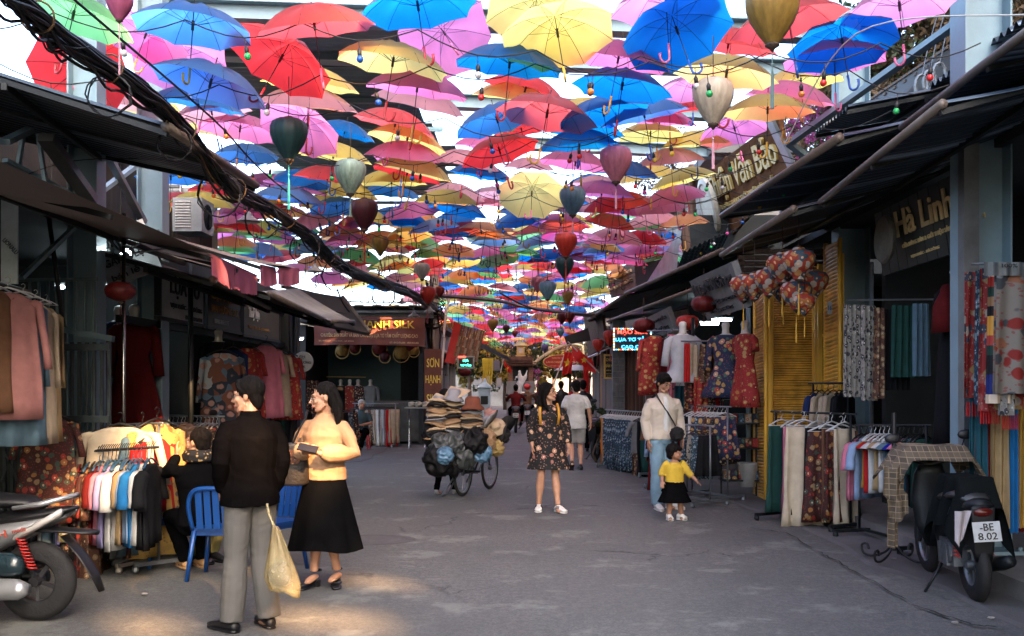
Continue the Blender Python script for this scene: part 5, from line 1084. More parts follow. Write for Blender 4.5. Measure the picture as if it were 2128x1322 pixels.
# --- back left racks of dense hangers ---
for k, (a, d, z, lab) in enumerate([(Wp(325, 862, 12.4), Wp(455, 862, 12.0), 1.22, 'in the dense rack behind the old man'), (Wp(300, 880, 13.6), Wp(470, 872, 13.0), 1.1, 'in the rearmost dense rack at left')]):
    a.z = d.z = z; rack(a, d, ['long rack of dark dresses behind the old man', 'rearmost rack in the left shop'][k])
    rail_row(a, d, [(['dress', 'skirt', 'pants'][RN.randrange(3)], ['black floral', 'brown print', 'dark floral', 'yellow floral', 'mustard', 'blue print', 'brown'][RN.randrange(7)], 'white') for _ in range(16)], lab, rad(75), sc_=.85)
# --- fascia garments at mid left (hanging high) ---
hi = [('tunic', 'geometric', 462, 722, 12.6, 1.0), ('tunic', 'navy', 484, 716, 12.9, .9), ('dress', 'red floral', 516, 712, 13.4, 1.0), ('dress', 'pink', 553, 706, 14.0, 1.05), ('dress', 'beige', 576, 722, 14.4, .95), ('dress', 'red floral', 596, 726, 14.8, 1.0), ('scarf', 'light blue', 560, 792, 14.8, .75), ('scarf', 'teal', 535, 800, 14.2, .8), ('scarf', 'dark green', 582, 795, 15, .75), ('tunic', 'dark red', 470, 790, 13.2, .8), ('dress', 'brown print', 500, 800, 13.6, .8), ('scarf', 'red floral', 612, 770, 15.6, .8), ('drape', 'black floral', 650, 790, 18, .6)]
for i, (k, cl, px, py, Y, s) in enumerate(hi): garment(k, cl, Wp(px, py, Y), rad(20 + (i * 37) % 40), f'{cl} {k if k in ("tunic", "dress", "scarf") else "cloth"} hung high in the last left shop, {orde(i)} of the row', s, 'black', 'garments hung high along the last left shops')
# --- mannequins ---
MW = mat('mannequin_white', (.60, .58, .54), .4, var=.05)
def mannequin(p, kind, colour, label, rz=0, s=1.0, stand=None, L=.95, sleeves=.5, flare=1.1):
    """p: neck base"""
    p = Vector(p); r = thing('mannequin', label, 'mannequin', p, rz); r.scale = (s,) * 3
    b = MB(); b.lathe([(.06, -.05), (.055, .0), (.05, .05), (.055, .09), (.062, .11), (.05, .15), (.02, .165)], 14); b.loft([[(math.cos(a) * w * .98, math.sin(a) * t, z) for a in [2 * PI * k / 16 for k in range(16)]] for z, w, t in [(-.01, .06, .05), (-.05, .15, .07), (-.09, .185, .09), (-.2, .17, .11), (-.4, .135, .09), (-.55, .17, .10)]])
    b.build('torso', MW, r, True)
    g = MB(); ph = U(0, 6); R_ = []
    for z, ww, tt, fo in [(-.028, .105, .066, 0), (-.05, .17, .08, 0), (-.10, .205, .10, .002), (-.22, .20, .125, .004), (-.42, .165, .11, .006), (-.55, .20, .12, .012)] + [(-.55 - (L - .55) * i / 4, .20 + (flare - 1) * .25 * i / 4 + .01 * i, .12 + .008 * i, .012 + .006 * i) for i in range(1, 5) if L > .6]: R_.append(cl_ring(z, ww, tt, 30, fo, ph))
    g.loft(R_)
    for q in (-1, 1):
        P = [(q * .15, 0, -.085), (q * .215, .0, -.13), (q * .25, -.01, -.13 - sleeves * .5), (q * .27, -.02, -.13 - sleeves)]
        g.tube(P, [.06, .062, .055, .06], 10)
    g.build('garment', fm(colour), r, True)
    if stand is not None: b = MB(); b.tube([(0, 0, -.5), (0, 0, -stand)], .016, 6); b.lathe([(.14, -stand), (.13, -stand + .02), (.02, -stand + .03)], 16); b.build('stand', METAL_GR, r)
    return r
mannequin(Wp(247, 664, 11.3), 0, 'navy', 'white mannequin in a navy top beside the red tunic at left', .2, .95, L=.7)
mannequin(Wp(279, 664, 11.0), 0, 'dark red', 'white mannequin in a long dark red tunic behind the shiny pole', .1, 1.0, L=1.35, flare=1.5)
mannequin(Wp(454, 707, 13.0), 0, 'black', 'white mannequin head and shoulders above the geometric tunic', .3, .9, L=.6)
for i, (px, cl) in enumerate([(708, 'black'), (727, 'red floral'), (744, 'black floral'), (770, 'grey')]): mannequin(Wp(px, 800, 28.2), 0, cl, f'white mannequin in a {cl} tunic in the corner shop, {orde(i)} from the left', 0, .95, L=.95, stand=1.4)
b = MB(Wp(720, 783, 28.4)); b.tube([Wp(678, 783, 28.4), Wp(760, 784, 28.4)], .015, 6); tag(b.build('rail', MATS['bamboo_hoop']), 'thin rail above the mannequins in the corner shop', 'rail')
mannequin(Wp(1419, 692, 14.4), 0, 'light grey', 'mannequin in a loose pale grey cape with a black tie', .1, 1.0, L=.72, sleeves=.35, flare=1.7)
mannequin(Wp(1508, 692, 13.9), 0, 'navy floral', 'mannequin wrapped in a navy floral fringed shawl', -.4, .95, L=.95, sleeves=.42, flare=1.6)
mannequin(Wp(1548, 690, 13.6), 0, 'red floral', 'mannequin in a bright red gold-flowered dress beside the bamboo shutter', -1.15, .95, L=1.08, sleeves=.15, flare=1.25)
FP['red floral']  # shared print
garment('tunic', 'red floral', Wp(1362, 690, 16.5), rad(20), 'red and gold tunic hanging above the patterned trousers on the right', 1.1, 'black', zs=.85)
garment('dress', 'dark red', Wp(1385, 695, 16.6), rad(60), 'dark red dress right behind the red and gold tunic', 1.05)
garment('tunic', 'beige', Wp(1340, 705, 17), rad(70), 'beige coat with wide sleeve left of the red tunics', .9, zs=.7)
garment('scarf', 'pink', Wp(1396, 692, 15.2), rad(50), 'long bright pink cloth hanging beside the grey cape', 1.1, ws=1.2)
garment('scarf', 'teal', Wp(1412, 800, 15.2), rad(20), 'teal blue cloth hanging behind the father', .7, ws=1.5)
for i, (px, cl, y, L, ws) in enumerate([(1428, 'red', 712, .55, .6), (1440, 'beige', 715, .55, 1.1), (1452, 'bright blue', 712, .55, .7), (1466, 'brown print', 714, .55, 1.3), (1480, 'brown', 714, .55, .8), (1436, 'dark floral', 785, .55, 1.2), (1455, 'red floral', 782, .6, 1.2), (1474, 'black floral', 784, .6, 1.0), (1492, 'red', 782, .45, .7)]):
    garment('scarf', cl, Wp(px, y, 14.2 + .1 * (i % 3)), rad(8 * (i % 4)), f'{cl} scarf in the rows of scarves left of the floral shawl, {orde(i)}', 1.0, None, 'scarves beside the navy shawl', zs=L * 1.0, ws=ws)
b = MB(Wp(1460, 710, 14.2)); b.tube([Wp(1415, 709, 14.3), Wp(1500, 709, 14.1)], .012, 6); b.tube([Wp(1415, 778, 14.4), Wp(1500, 776, 14.2)], .012, 6); b.tube([Wp(1345, 688, 16.6), Wp(1420, 686, 14.8)], .012, 6); tag(b.build('rail', METAL_GR), 'thin rails carrying the scarves and red tunics on the right', 'rail')
# --- right racks: patterned trousers ---
a, d = Wp(1262, 856, 19.3), Wp(1352, 856, 17.2); a.z = d.z = 1.12
rack(a, d, 'rack of blue patterned trousers on the right side of the street')
rail_row(a, d, [('pants', 'orange', 'white')] + [('pants', 'blue print', 'white')] * 13 + [('pants', 'brown print', 'white'), ('tee', 'grey'), ('pants', 'black'), ('pants', 'dark green')], 'on the rack of patterned trousers', rad(-12), sc_=.98, jit=.2)
a, d = Wp(1366, 850, 15.4), Wp(1384, 862, 14.8); rack(a, d, 'small rack behind the father in the pale jacket', foot=.2)
rail_row(a, d, [('tee', 'brown'), ('long', 'light blue'), ('dress', 'black'), ('dress', 'dark red')], 'on the small rack behind the father', rad(30), sc_=1.0)
a, d = Wp(1438, 842, 14.3), Wp(1512, 842, 13.6); a.z = d.z = 1.3; rack(a, d, 'rack of navy floral skirts behind the toddler', foot=.3)
rail_row(a, d, [('pants', 'black', 'white'), ('pants', 'white', 'white'), ('skirt', 'navy floral', 'white'), ('skirt', 'blue print', 'white'), ('skirt', 'navy floral', 'white'), ('skirt', 'dark floral', 'white'), ('skirt', 'navy floral', 'white'), ('skirt', 'black floral', 'white'), ('skirt', 'navy floral', 'white')], 'on the rack behind the toddler', rad(8), sc_=.85)
a, d = Wp(1428, 880, 13.5), Wp(1476, 880, 13.1); a.z = d.z = 1.06; rack(a, d, 'low steel rack just behind the toddler', foot=.32)
rail_row(a, d, [('skirt', 'blue print'), ('skirt', 'monochrome print'), ('skirt', 'blue print'), ('skirt', 'black')], 'on the low rack behind the toddler', rad(15), sc_=.72)
r = thing('shelf', 'dark metal shelf of folded cloth and slippers beneath the red mannequin', 'shelf', Wp(1535, 1000, 14.2)); r.location.z = 0; c = r.location
for z in (.25, .7, 1.05, 1.38): b = MB(c); b.box((c.x, c.y, z), (.5, .4, .02)); b.build('board', METAL_DK, r)
for s in (-1, 1): b = MB(c); b.box((c.x + s * .25, c.y, .8), (.025, .025, 1.6)); b.build('upright', METAL_DK, r)
for z in (.27, .72, 1.07):
    for k in range(5): b = MB((c.x - .2 + k * .1, c.y, z)); b.box((c.x - .2 + k * .1, c.y - .03, z + .06), (.085, .3, .12)); tag(b.build('folded_cloth', fm(['red floral', 'blue print', 'white floral', 'navy floral', 'dark floral'][(k + int(z * 9)) % 5])), f'folded printed cloth on the dark shelf, {orde(k)} from the left {"low" if z < .5 else "middle" if z < .9 else "top"} board', 'cloth', 'folded cloths on the dark shelf')
c = Wp(1553, 1000, 14.1); c.z = .16; b = MB((c.x, c.y, .16)); b.lathe([(.12, 0), (.15, .32), (.16, .33), (.145, .34), (.0, .335)], 20, (c.x, c.y, .16)); tag(b.build('paint_bucket', mat('bucket_white', (.5, .5, .48), .4, dirt=.3), smooth=True), 'white plastic bucket at the foot of the bamboo shutters', 'bucket')
# --- trouser rack right foreground ---
a, d = Wp(1612, 850, 11.9), Wp(1768, 856, 10.9); a.z = 1.28; d.z = 1.28; rack(a, d, 'big black rack of trousers before the bamboo shutters', m=METAL_DK, foot=.32)
rail_row(a, d, [('wide', 'dark green', 'white'), ('pants', 'pink', 'white'), ('wide', 'black', 'white'), ('wide', 'black', 'white'), ('pants', 'brown', 'white'), ('pants', 'cream', 'white')], 'on the black trouser rack at right', rad(35), sc_=1.12, jit=.08)
garment('wide', 'cream', Wp(1668, 866, 11.3), rad(6), 'pair of pale cream wide trousers facing the street at right', 1.18, 'white', seed=0, ws=.86)
garment('wide', 'dark floral', Wp(1718, 876, 11.1), rad(2), 'red and brown paisley trousers right of the cream pair', 1.12, 'white', seed=1)
garment('wide', 'dark floral', Wp(1748, 876, 11.0), rad(20), 'second pair of paisley trousers nearer the shirts', 1.05, 'white', seed=0)
a, d = Wp(1690, 798, 12.3), Wp(1762, 792, 11.8); a.z = d.z = 1.62; rack(a, d, 'tall rack behind the cream trousers', m=METAL_DK, foot=.3)
rail_row(a, d, [('tee', 'navy'), ('long', 'beige'), ('long', 'beige'), ('long', 'beige'), ('long', 'black'), ('long', 'black')], 'on the tall rack behind the cream trousers', rad(50), sc_=.85)
a, d = Wp(1786, 884, 10.5), Wp(1925, 884, 9.4); rack(a, d, 'rack of short-sleeved tops beside the motorbike', m=METAL_DK, foot=.3)
rail_row(a, d, [('tee', 'pink', 'black'), ('tee', 'light blue', 'black'), ('tank', 'mustard', 'white'), ('tank', 'red', 'white'), ('tank', 'white', 'white'), ('tank', 'tan', 'white'), ('tank', 'white', 'white'), ('tank', 'grey-blue', 'white'), ('tank', 'royal blue', 'black'), ('tank', 'pink', 'black'), ('tank', 'dark green', 'black'), ('tank', 'teal', 'black'), ('tee', 'black', 'black'), ('tee', 'dark green', 'black')], 'on the rack of tops beside the motorbike', rad(38), sc_=1.0, jit=.08)
# --- upper right hangings ---
for i, (px, py, Y, cl, k, ws, zs, s, lab) in enumerate([(1778, 630, 10.6, 'monochrome print', 'drape', .5, 1.0, .98, 'black and cream printed scarf beneath the Hà Linh sign'), (1806, 632, 10.5, 'monochrome print', 'drape', .45, 1.0, 1.0, 'second black and cream printed scarf, fuller and nearer the post'), (1828, 636, 10.4, 'brown print', 'scarf', .9, 1.0, .95, 'narrow brown printed scarf right of the cream ones'), (1888, 632, 10.4, 'dark green', 'drape', .7, .75, 1.0, 'dark green plain cloth in the shadowed shop'), (1915, 628, 10.3, 'grey-blue', 'drape', .5, .75, 1.0, 'grey-green plain cloth in the shadowed shop'), (1862, 640, 10.5, 'black', 'drape', .5, .85, 1.0, 'black cloth with a pale border in the shadowed shop')]):
    garment(k, cl, Wp(px, py, Y), rad(12), lab, s, None, ws=ws, zs=zs)
b = MB(Wp(1850, 620, 10.5)); b.tube([Wp(1760, 624, 10.7), Wp(1960, 622, 10.2)], .01, 6); tag(b.build('rail', METAL_GR), 'thin rail under the Hà Linh sign holding the printed scarves', 'rail')
mannequin(Wp(1988, 590, 9.3), 0, 'black', 'black mannequin dressed in a black tunic with dark red sleeves', .5, 1.0, L=1.5, sleeves=.1, flare=1.1)
b = MB(Wp(1965, 620, 9.2)); b.tube([Wp(1972, 600, 9.2), Wp(1962, 640, 9.1), Wp(1966, 690, 9.1)], [.07, .10, .13], 12); tag(b.build('sleeve', fab('dark red'), smooth=True), 'wide dark red sleeve hanging from the black tunic at right', 'sleeve')
SC = floral('scarf_red_ring', (.24, .015, .013), [(.34, .28, .23), (.3, .07, .06), (.04, .05, .08), (.3, .18, .06)], 12, .42); FP['red ringed'] = SC
FP['white ringed'] = floral('scarf_white_ring', (.24, .21, .18), [(.26, .02, .015), (.32, .13, .07), (.06, .07, .08)], 9, .45)
FP['banded'] = stripes('banded_scarf', [(.012, .02, .12), (.012, .02, .12), (.01, .01, .012), (.01, .01, .012), (.02, .05, .04), (.40, .05, .04), (.60, .30, .05), (.60, .30, .05), (.01, .01, .012), (.3, .16, .08), (.02, .05, .04), (.45, .04, .03), (.5, .4, .3)], 1.05, 2)
for i, (px, py, Y, cl, ws, zs, lab) in enumerate([(2030, 560, 8.0, 'red ringed', 1.1, .95, 'red scarf with pale rings at the left of the hanging scarves'), (2043, 556, 7.9, 'blue print', .7, .95, 'narrow blue printed scarf second of the hanging scarves'), (2058, 552, 7.8, 'red ringed', 1.0, 1.0, 'deep red ringed scarf beside the banded scarf'), (2078, 556, 7.7, 'banded', 1.15, .92, 'scarf banded in orange, black and blue at the right edge'), (2094, 556, 7.7, 'monochrome print', .7, 1.0, 'black and cream scarf right of the banded one'), (2112, 552, 7.6, 'white ringed', 1.9, .90, 'wide white scarf with red wheel prints at the right edge'), (2100, 552, 7.75, 'red ringed', .8, 1.03, 'red tasselled scarf behind the white wheel scarf')]):
    r = garment('scarf', cl, Wp(px, py, Y), rad(4), lab, 1.12, None, ws=ws, zs=zs)
    if i in (0, 2, 6):
        b = MB();
        for k in range(8): x = (-.07 + .02 * k) * ws * 1.1; b.tube([(x, 0, -1.12 * zs), (x, 0, -1.15 * zs - .03), (x, 0, -1.15 * zs - .09)], [.003, .006, .005], 5)
        b.build('fringe', fab('red'), r)
b = MB(Wp(2080, 550, 7.7)); b.tube([Wp(2020, 549, 8.0), Wp(2150, 548, 7.5)], .012, 6); tag(b.build('rail', METAL_GR), 'rail along the top of the hanging scarves at the right edge', 'rail')
b = MB(Wp(2090, 560, 7.6)); b.grid(lambda u, v: Wp(2045 + 90 * u, 545 + 28 * v, 7.55) + Vector((0, .01 * math.sin(u * 22), 0)), 20, 2, True); o = b.build('plastic_sheet', mat('cloudy_plastic', (.22, .24, .24), .2, trans=.5)); tag(o, 'cloudy plastic strip printed 100% over the scarves', 'sheet'); letters(o, '100%', Wp(2098, 552, 7.52), .12, .03, (1, 0, 0), (0, 0, 1), DKL, .003)
for i, (px, cl, ws) in enumerate([(2032, 'teal', .8), (2048, 'dark red', 1.2), (2064, 'dark green', 1), (2076, 'tan', .8), (2086, 'dark green', .6), (2094, 'brown', .9), (2106, 'bright blue', .5), (2116, 'light grey', .8), (2127, 'dark red', .8), (2138, 'mustard', 1.0)]):
    garment('scarf', cl, Wp(px, 815 + (i % 2) * 5, 8.1 + .03 * (i % 3)), rad(4 * (i % 3)), f'long plain {cl} shawl below the printed scarves, {orde(i)} from the left', 1.12, None, 'plain shawls at the right edge', zs=1.0, ws=ws * .9)
b = MB(Wp(2080, 812, 8.1)); b.tube([Wp(2020, 812, 8.15), Wp(2150, 812, 8.05)], .012, 6); tag(b.build('rail', METAL_GR), 'low rail holding the plain coloured shawls at the right edge', 'rail')
# --- corner shop trousers rack ---
a, d = Wp(738, 840, 25.8), Wp(822, 840, 25.5); a.z = d.z = 1.12; rack(a, d, 'rack of trousers beside the seated old man', foot=.25)
rail_row(a, d, [('pants', c_) for c_ in ['brown print', 'black', 'monochrome print', 'black floral', 'blue print', 'brown print', 'monochrome print', 'brown print', 'monochrome print', 'beige', 'white', 'grey', 'light grey', 'grey', 'red', 'beige']], 'on the rack beside the seated old man', rad(20), sc_=.95, jit=.06)
rail_row(Wp(660, 845, 23), Wp(735, 845, 24), [('skirt', c_) for c_ in ['black floral', 'black', 'dark floral', 'brown print', 'black', 'blue print', 'black floral']], 'in the dim rack behind the woman in orange', rad(20), sc_=.95)
# folding table with bags
c = Gp(868, 922); c.y = 25.3; c.x = (868 - CX) * 25.3 / F; r = thing('folding_table', 'steel folding table with plastic bags beside the vertical sign', 'table', (c.x, c.y, 0))
b = MB(r.location); b.box((c.x, c.y, 1.02), (.62, .5, .03)); b.build('top', METAL_GR, r)
for s in (-1, 1): b = MB(r.location); b.tube([(c.x + s * .2, c.y - .2, 0), (c.x + s * .24, c.y + .2, 1.0)], .015, 5); b.tube([(c.x + s * .2, c.y + .2, 0), (c.x + s * .24, c.y - .2, 1.0)], .015, 5); b.build('leg', CHROME, r)
for i in range(3):
    q = Vector((c.x - .15 + .17 * i, c.y, 1.035)); b = MB(q); b.ball(q + Vector((0, 0, .07)), .09, 10, (1.1, .9, .85)); o = b.build('plastic_bag', mat('clear_bag', (.55, .5, .42), .3, trans=.4)); remesh(o, .012, 1, lambda p: .02 * noise.noise(Vector(p) * 22)); tag(o, ['left plastic bag on the folding table', 'middle plastic bag on the folding table', 'right plastic bag on the folding table'][i], 'bag')
# ================= people =================
V = Vector
def vclothes(b, name, m, par, vox=.009, amp=.006, s=9.0, strz=.6, sm=2):
    o = b.build(name, m, par, True)
    sd = U(0, 50)
    def dp(p):
        q = p[2] + .5 * (p[0] + p[1]) * math.sin(sd)
        n = noise.noise(V((p[0] * s * .8 + sd, p[1] * s * .8, q * s * 1.9))); n2 = noise.noise(V((p[0] * s * 2.6 + sd, p[1] * s * 2.6, p[2] * s * .9)))
        return amp * (.35 - 1.3 * abs(n)) + amp * .4 * n2
    return remesh(o, vox, sm, dp)
def hand(b, wr, d, pn, side, curl=.35, s=1.0):
    """palm, four unequal bent fingers and a thumb; d along the hand, pn towards the palm side"""
    d = V(d).normalized(); pn = V(pn); pn = (pn - d * pn.dot(d)).normalized(); ac = d.cross(pn) * side; wr = V(wr)
    for k in range(4): b.tube([wr - d * .01, wr + d * .045 * s + ac * (.02 - .014 * k) * s, wr + d * .088 * s + ac * (.031 - .021 * k) * s], [.017 * s, .016 * s, .0115 * s], 7)
    for k, L in enumerate((.068, .078, .073, .058)):
        p = wr + d * .086 * s + ac * (.033 - .022 * k) * s; pts = [p]; a = curl * .6
        for q in (.42, .32, .26): p = p + (d * math.cos(a) + pn * math.sin(a)) * L * q * s; pts.append(p); a += curl
        b.tube([pts[0] - d * .02 * s] + pts, [.0098 * s, .0095 * s, .0088 * s, .008 * s, .0065 * s], 7)
    p = wr + d * .022 * s + ac * .022 * s; b.tube([p, p + (d * .5 + ac * .8 + pn * .2) * .036 * s, p + (d * .5 + ac * .8 + pn * .2) * .036 * s + (d * .85 + ac * .3 + pn * .4) * .034 * s, p + (d * .5 + ac * .8 + pn * .2) * .036 * s + (d * .85 + ac * .2 + pn * .5) * .052 * s], [.014 * s, .0115 * s, .010 * s, .007 * s], 7)
DJ = dict(pel=(0, 0, .93), wai=(0, 0, 1.07), che=(0, 0, 1.28), nek=(0, .01, 1.43), hd=(0, -.015, 1.585),
          shR=(-.165, 0, 1.385), elR=(-.215, .03, 1.12), wrR=(-.22, -.04, .88), shL=(.165, 0, 1.385), elL=(.215, .03, 1.12), wrL=(.22, -.04, .88),
          hiR=(-.085, 0, .90), knR=(-.09, -.02, .49), anR=(-.095, .02, .085), hiL=(.085, 0, .90), knL=(.09, -.02, .49), anL=(.095, .02, .085))
def human(label, loc, rz, J=None, skin=SKIN, yaw=0, pitch=0, roll=0, fem=False, s=1.0, vox=.006, hands=((0, 0, -1), (0, 0, -1)), pn=((1, 0, 0), (-1, 0, 0)), curl=(.35, .35), face=True, child=False, group=None, hs=1.0, heavy=1.0):
    j = {k: V(v) for k, v in DJ.items()}; j.update({k: V(v) for k, v in (J or {}).items()})
    r = thing('person', label, 'person', loc, rz, group); r.scale = (s,) * 3
    HM = Euler((rad(pitch), rad(roll), rad(yaw)), 'ZXY').to_matrix() if False else (Matrix.Rotation(rad(yaw), 3, 'Z') @ Matrix.Rotation(rad(pitch), 3, 'X') @ Matrix.Rotation(rad(roll), 3, 'Y')); hd = j['hd']
    h = lambda x, y, z: hd + HM @ (V((x, y, z)) * hs)
    b = MB(); w_ = .92 if fem else 1.0
    def ring(c, rx, ry, yw=0): return [c + V((math.cos(a) * rx * w_, math.sin(a) * ry, 0)) for a in [2 * PI * k / 18 for k in range(18)]]
    pl, wa, ch, nk = j['pel'], j['wai'], j['che'], j['nek']; hip = 1.08 if fem else 1.0
    b.loft([ring(pl - V((0, 0, .08)), .10 * hip, .09), ring(pl - V((0, 0, .03)), .155 * hip, .105), ring(pl, .155 * hip, .11), ring(wa, .125 * heavy, .09 * heavy), ring(wa.lerp(ch, .6), .14 * heavy, .10 * heavy), ring(ch, .155, .105), ring(ch.lerp(nk, .55), .15, .09), ring(ch.lerp(nk, .85), .10, .07), ring(nk, .06, .058)])
    b.tube([nk - V((0, 0, .04)), nk.lerp(h(0, .02, -.06), .5), h(0, .02, -.05), h(0, .02, 0)], [.062 * w_, .05 * w_, .05 * w_, .05], 12)
    for sd, (a, e, wr) in ((-1, ('shR', 'elR', 'wrR')), (1, ('shL', 'elL', 'wrL'))):
        A, E, Wr = j[a], j[e], j[wr]
        b.tube([A.lerp(ch, .45) + V((0, 0, .0)), A + (ch - A) * .12 - V((0, 0, .035)), A.lerp(E, .35), A.lerp(E, .8), E, E.lerp(Wr, .25), E.lerp(Wr, .6), Wr], [q * w_ for q in (.036, .044, .043, .04, .038, .038, .032, .024)], 12)
        k = 0 if sd < 0 else 1; hand(b, Wr, hands[k], pn[k], -sd if sd < 0 else -sd, curl[k], (.92 if fem else 1) * (hs if child else 1))
    for (hp, kn, an) in (('hiR', 'knR', 'anR'), ('hiL', 'knL', 'anL')):
        H_, K, A = j[hp], j[kn], j[an]
        b.tube([H_ + V((0, 0, .03)), H_, H_.lerp(K, .4), H_.lerp(K, .85), K, K.lerp(A, .2), K.lerp(A, .4), K.lerp(A, .75), A], [.07, .085 * hip, .072, .054, .052, .05, .054, .036, .033], 12)
        f = V((0, -1, 0)); b.tube([A + V((0, .035, -.045)), A + V((0, -.03, -.05)), A + V((0, -.10, -.06)), A + V((0, -.145, -.066))], [.03, .036, .034, .02], 8, flat=.7)
    # head
    M = HM
    b.ball(h(0, .018, .03), .088 * hs, 16, (.86, 1.03, .98), M); b.ball(h(0, -.022, -.03), .064 * hs, 14, (.94, 1.03, 1.2), M)
    b.ball(h(0, -.058, -.088), .026 * hs, 10, (1.1, .9, .8), M)
    b.tube([h(0, -.084, .022), h(0, -.096, -.002), h(0, -.112, -.024), h(0, -.094, -.032)], [.007 * hs, .008 * hs, .0125 * hs, .009 * hs], 8)
    b.tube([h(-.042, -.066, .026), h(-.02, -.083, .032), h(.02, -.083, .032), h(.042, -.066, .026)], .011 * hs, 7)
    for q in (-1, 1):
        b.ball(h(q * .036, -.06, -.018), .025 * hs, 8, (1, 1, 1), M); b.ball(h(q * .078, .012, -.004), .03 * hs, 8, (.32, .62, 1), M)
        b.tube([h(q * .05, .0, -.05), h(q * .04, -.045, -.082), h(q * .012, -.068, -.094)], .02 * hs, 7)
    b.tube([h(-.022, -.080, -.056), h(0, -.091, -.055), h(.022, -.080, -.056)], .0095 * hs, 7)
    o = b.build('body', skin, r, True); remesh(o, vox, 2)
    if face:
        m_e, m_w, m_l = mat('eye_dark', (.012, .008, .006), .2), mat('eye_white', (.55, .52, .5), .3), mat('lips', (.42, .13, .11), .5)
        for q in (-1, 1):
            b = MB(); b.ball(h(q * .031, -.078, .006), .0125 * hs, 8, (1.25, .6, .62), M); e = b.build('eye', m_w, r, True)
            b = MB(); b.ball(h(q * .031, -.0855, .006), .0065 * hs, 8, (1, .5, 1), M); b.tube([h(q * .016, -.088, .009), h(q * .031, -.091, .014), h(q * .047, -.079, .009)], .0022 * hs, 5); b.build('pupil', m_e, e, True)
            b = MB(); b.tube([h(q * .013, -.094, .034), h(q * .031, -.093, .041), h(q * .05, -.075, .034)], [.003 * hs, .004 * hs, .002 * hs], 5); b.build('eyebrow', HAIR, r)
        b = MB(); b.tube([h(-.021, -.089, -.056), h(-.008, -.0985, -.053), h(.008, -.0985, -.053), h(.021, -.089, -.056)], .0048 * hs, 6); b.tube([h(-.017, -.09, -.063), h(0, -.098, -.064), h(.017, -.09, -.063)], .0052 * hs, 6); b.build('lips', m_l, r, True)
    r['_h'] = 1; del r['_h']
    return r, j, h, HM
def short_hair(r, h, M, m=HAIR, hs=1.0, vol=1.0, fringe=False):
    b = MB(); b.ball(h(0, .030, .046), .098 * hs * vol, 18, (.9, 1.05, .95), M); b.ball(h(0, .066, -.02), .066 * hs, 12, (1.1, .72, 1.25), M); b.ball(h(0, -.045, .088), .042 * hs, 10, (1.3, .8, .75), M)
    for q in (-1, 1): b.ball(h(q * .070, .022, .03), .032 * hs, 8, (.5, 1.3, 1.7), M); b.tube([h(q * .05, -.05, .085), h(q * .068, -.03, .05), h(q * .075, -.008, .02)], .014 * hs, 8)
    if fringe: b.tube([h(-.055, -.055, .062), h(0, -.085, .062), h(.055, -.055, .062)], .02 * hs, 8)
    o = b.build('hair', m, r, True); remesh(o, .006 * (1 if hs > .8 else 1), 1, lambda p: .005 * noise.noise(V((p[0] * 70, p[1] * 45, p[2] * 22)))); return o
def long_hair(r, h, M, paths, m=HAIR, rad_=.02, cap=1.0):
    b = MB(); b.ball(h(0, .03, .045), .093 * cap, 16, (.93, 1.04, .95), M); b.ball(h(0, .06, -.01), .07, 12, (1.12, .8, 1.2), M)
    for P in paths: b.tube([h(*p) for p in P], [rad_ * q for q in ([1.1] + [1] * (len(P) - 2) + [.45])], 8)
    o = b.build('hair', m, r, True); remesh(o, .007, 1, lambda p: .006 * noise.noise(V((p[0] * 60, p[1] * 60, p[2] * 12)))); return o
def top(r, j, name, m, hem=.80, sl=1.0, w=1.0, amp=.006, heavy=1.0, slw=1.0, collar=True, puff=0, flare=1.0, vox=.009, extra=None, fem=False, s=9.0):
    b = MB(); pl, wa, ch, nk = j['pel'], j['wai'], j['che'], j['nek']; k_ = .93 if fem else 1
    def ring(c, rx, ry): return [c + V((math.cos(a) * rx * w * k_, math.sin(a) * ry * w, 0)) for a in [2 * PI * k / 20 for k in range(20)]]
    hm = V((pl.x, pl.y, hem)); R_ = [ring(hm, .185 * flare * heavy, .135 * flare * heavy)]
    if hem < .88: R_.append(ring(pl, .18 * heavy, .13 * heavy))
    R_ += [ring(wa, .155 * heavy, .115 * heavy), ring(wa.lerp(ch, .5), .165 * heavy, .122 * heavy), ring(ch, .185, .13), ring(ch.lerp(nk, .5), .160, .105), ring(ch.lerp(nk, .78), .108, .082), ring(nk - V((0, 0, .005)), .078, .068)]
    b.loft(R_)
    if collar: b.tube([nk - V((0, 0, .02)), nk + V((0, .004, .032 if not fem else .015))], [.078, .070], 14)
    for (a, e, wr) in (('shR', 'elR', 'wrR'), ('shL', 'elL', 'wrL')):
        A, E, Wr = j[a], j[e], j[wr]; P = [A.lerp(ch, .45) + V((0, 0, .018)), A + (ch - A) * .08 - V((0, 0, .034)), A.lerp(E, .5), E, E.lerp(Wr, .4), E.lerp(Wr, .8), E.lerp(Wr, .97)]; Rr = [.050, .060, .057, .053, .051 + puff, .046 + puff * 1.2, .034]
        n = 7 if sl >= 1 else (6 if sl > .8 else (5 if sl > .6 else 4) if sl > .45 else 3); P, Rr = P[:n], Rr[:n]
        if sl < .8: P[-1] = P[-2].lerp(P[-1], .7)
        b.tube(P, [q * slw for q in Rr], 12)
    if extra: extra(b)
    return vclothes(b, name, m, r, vox, amp, s)
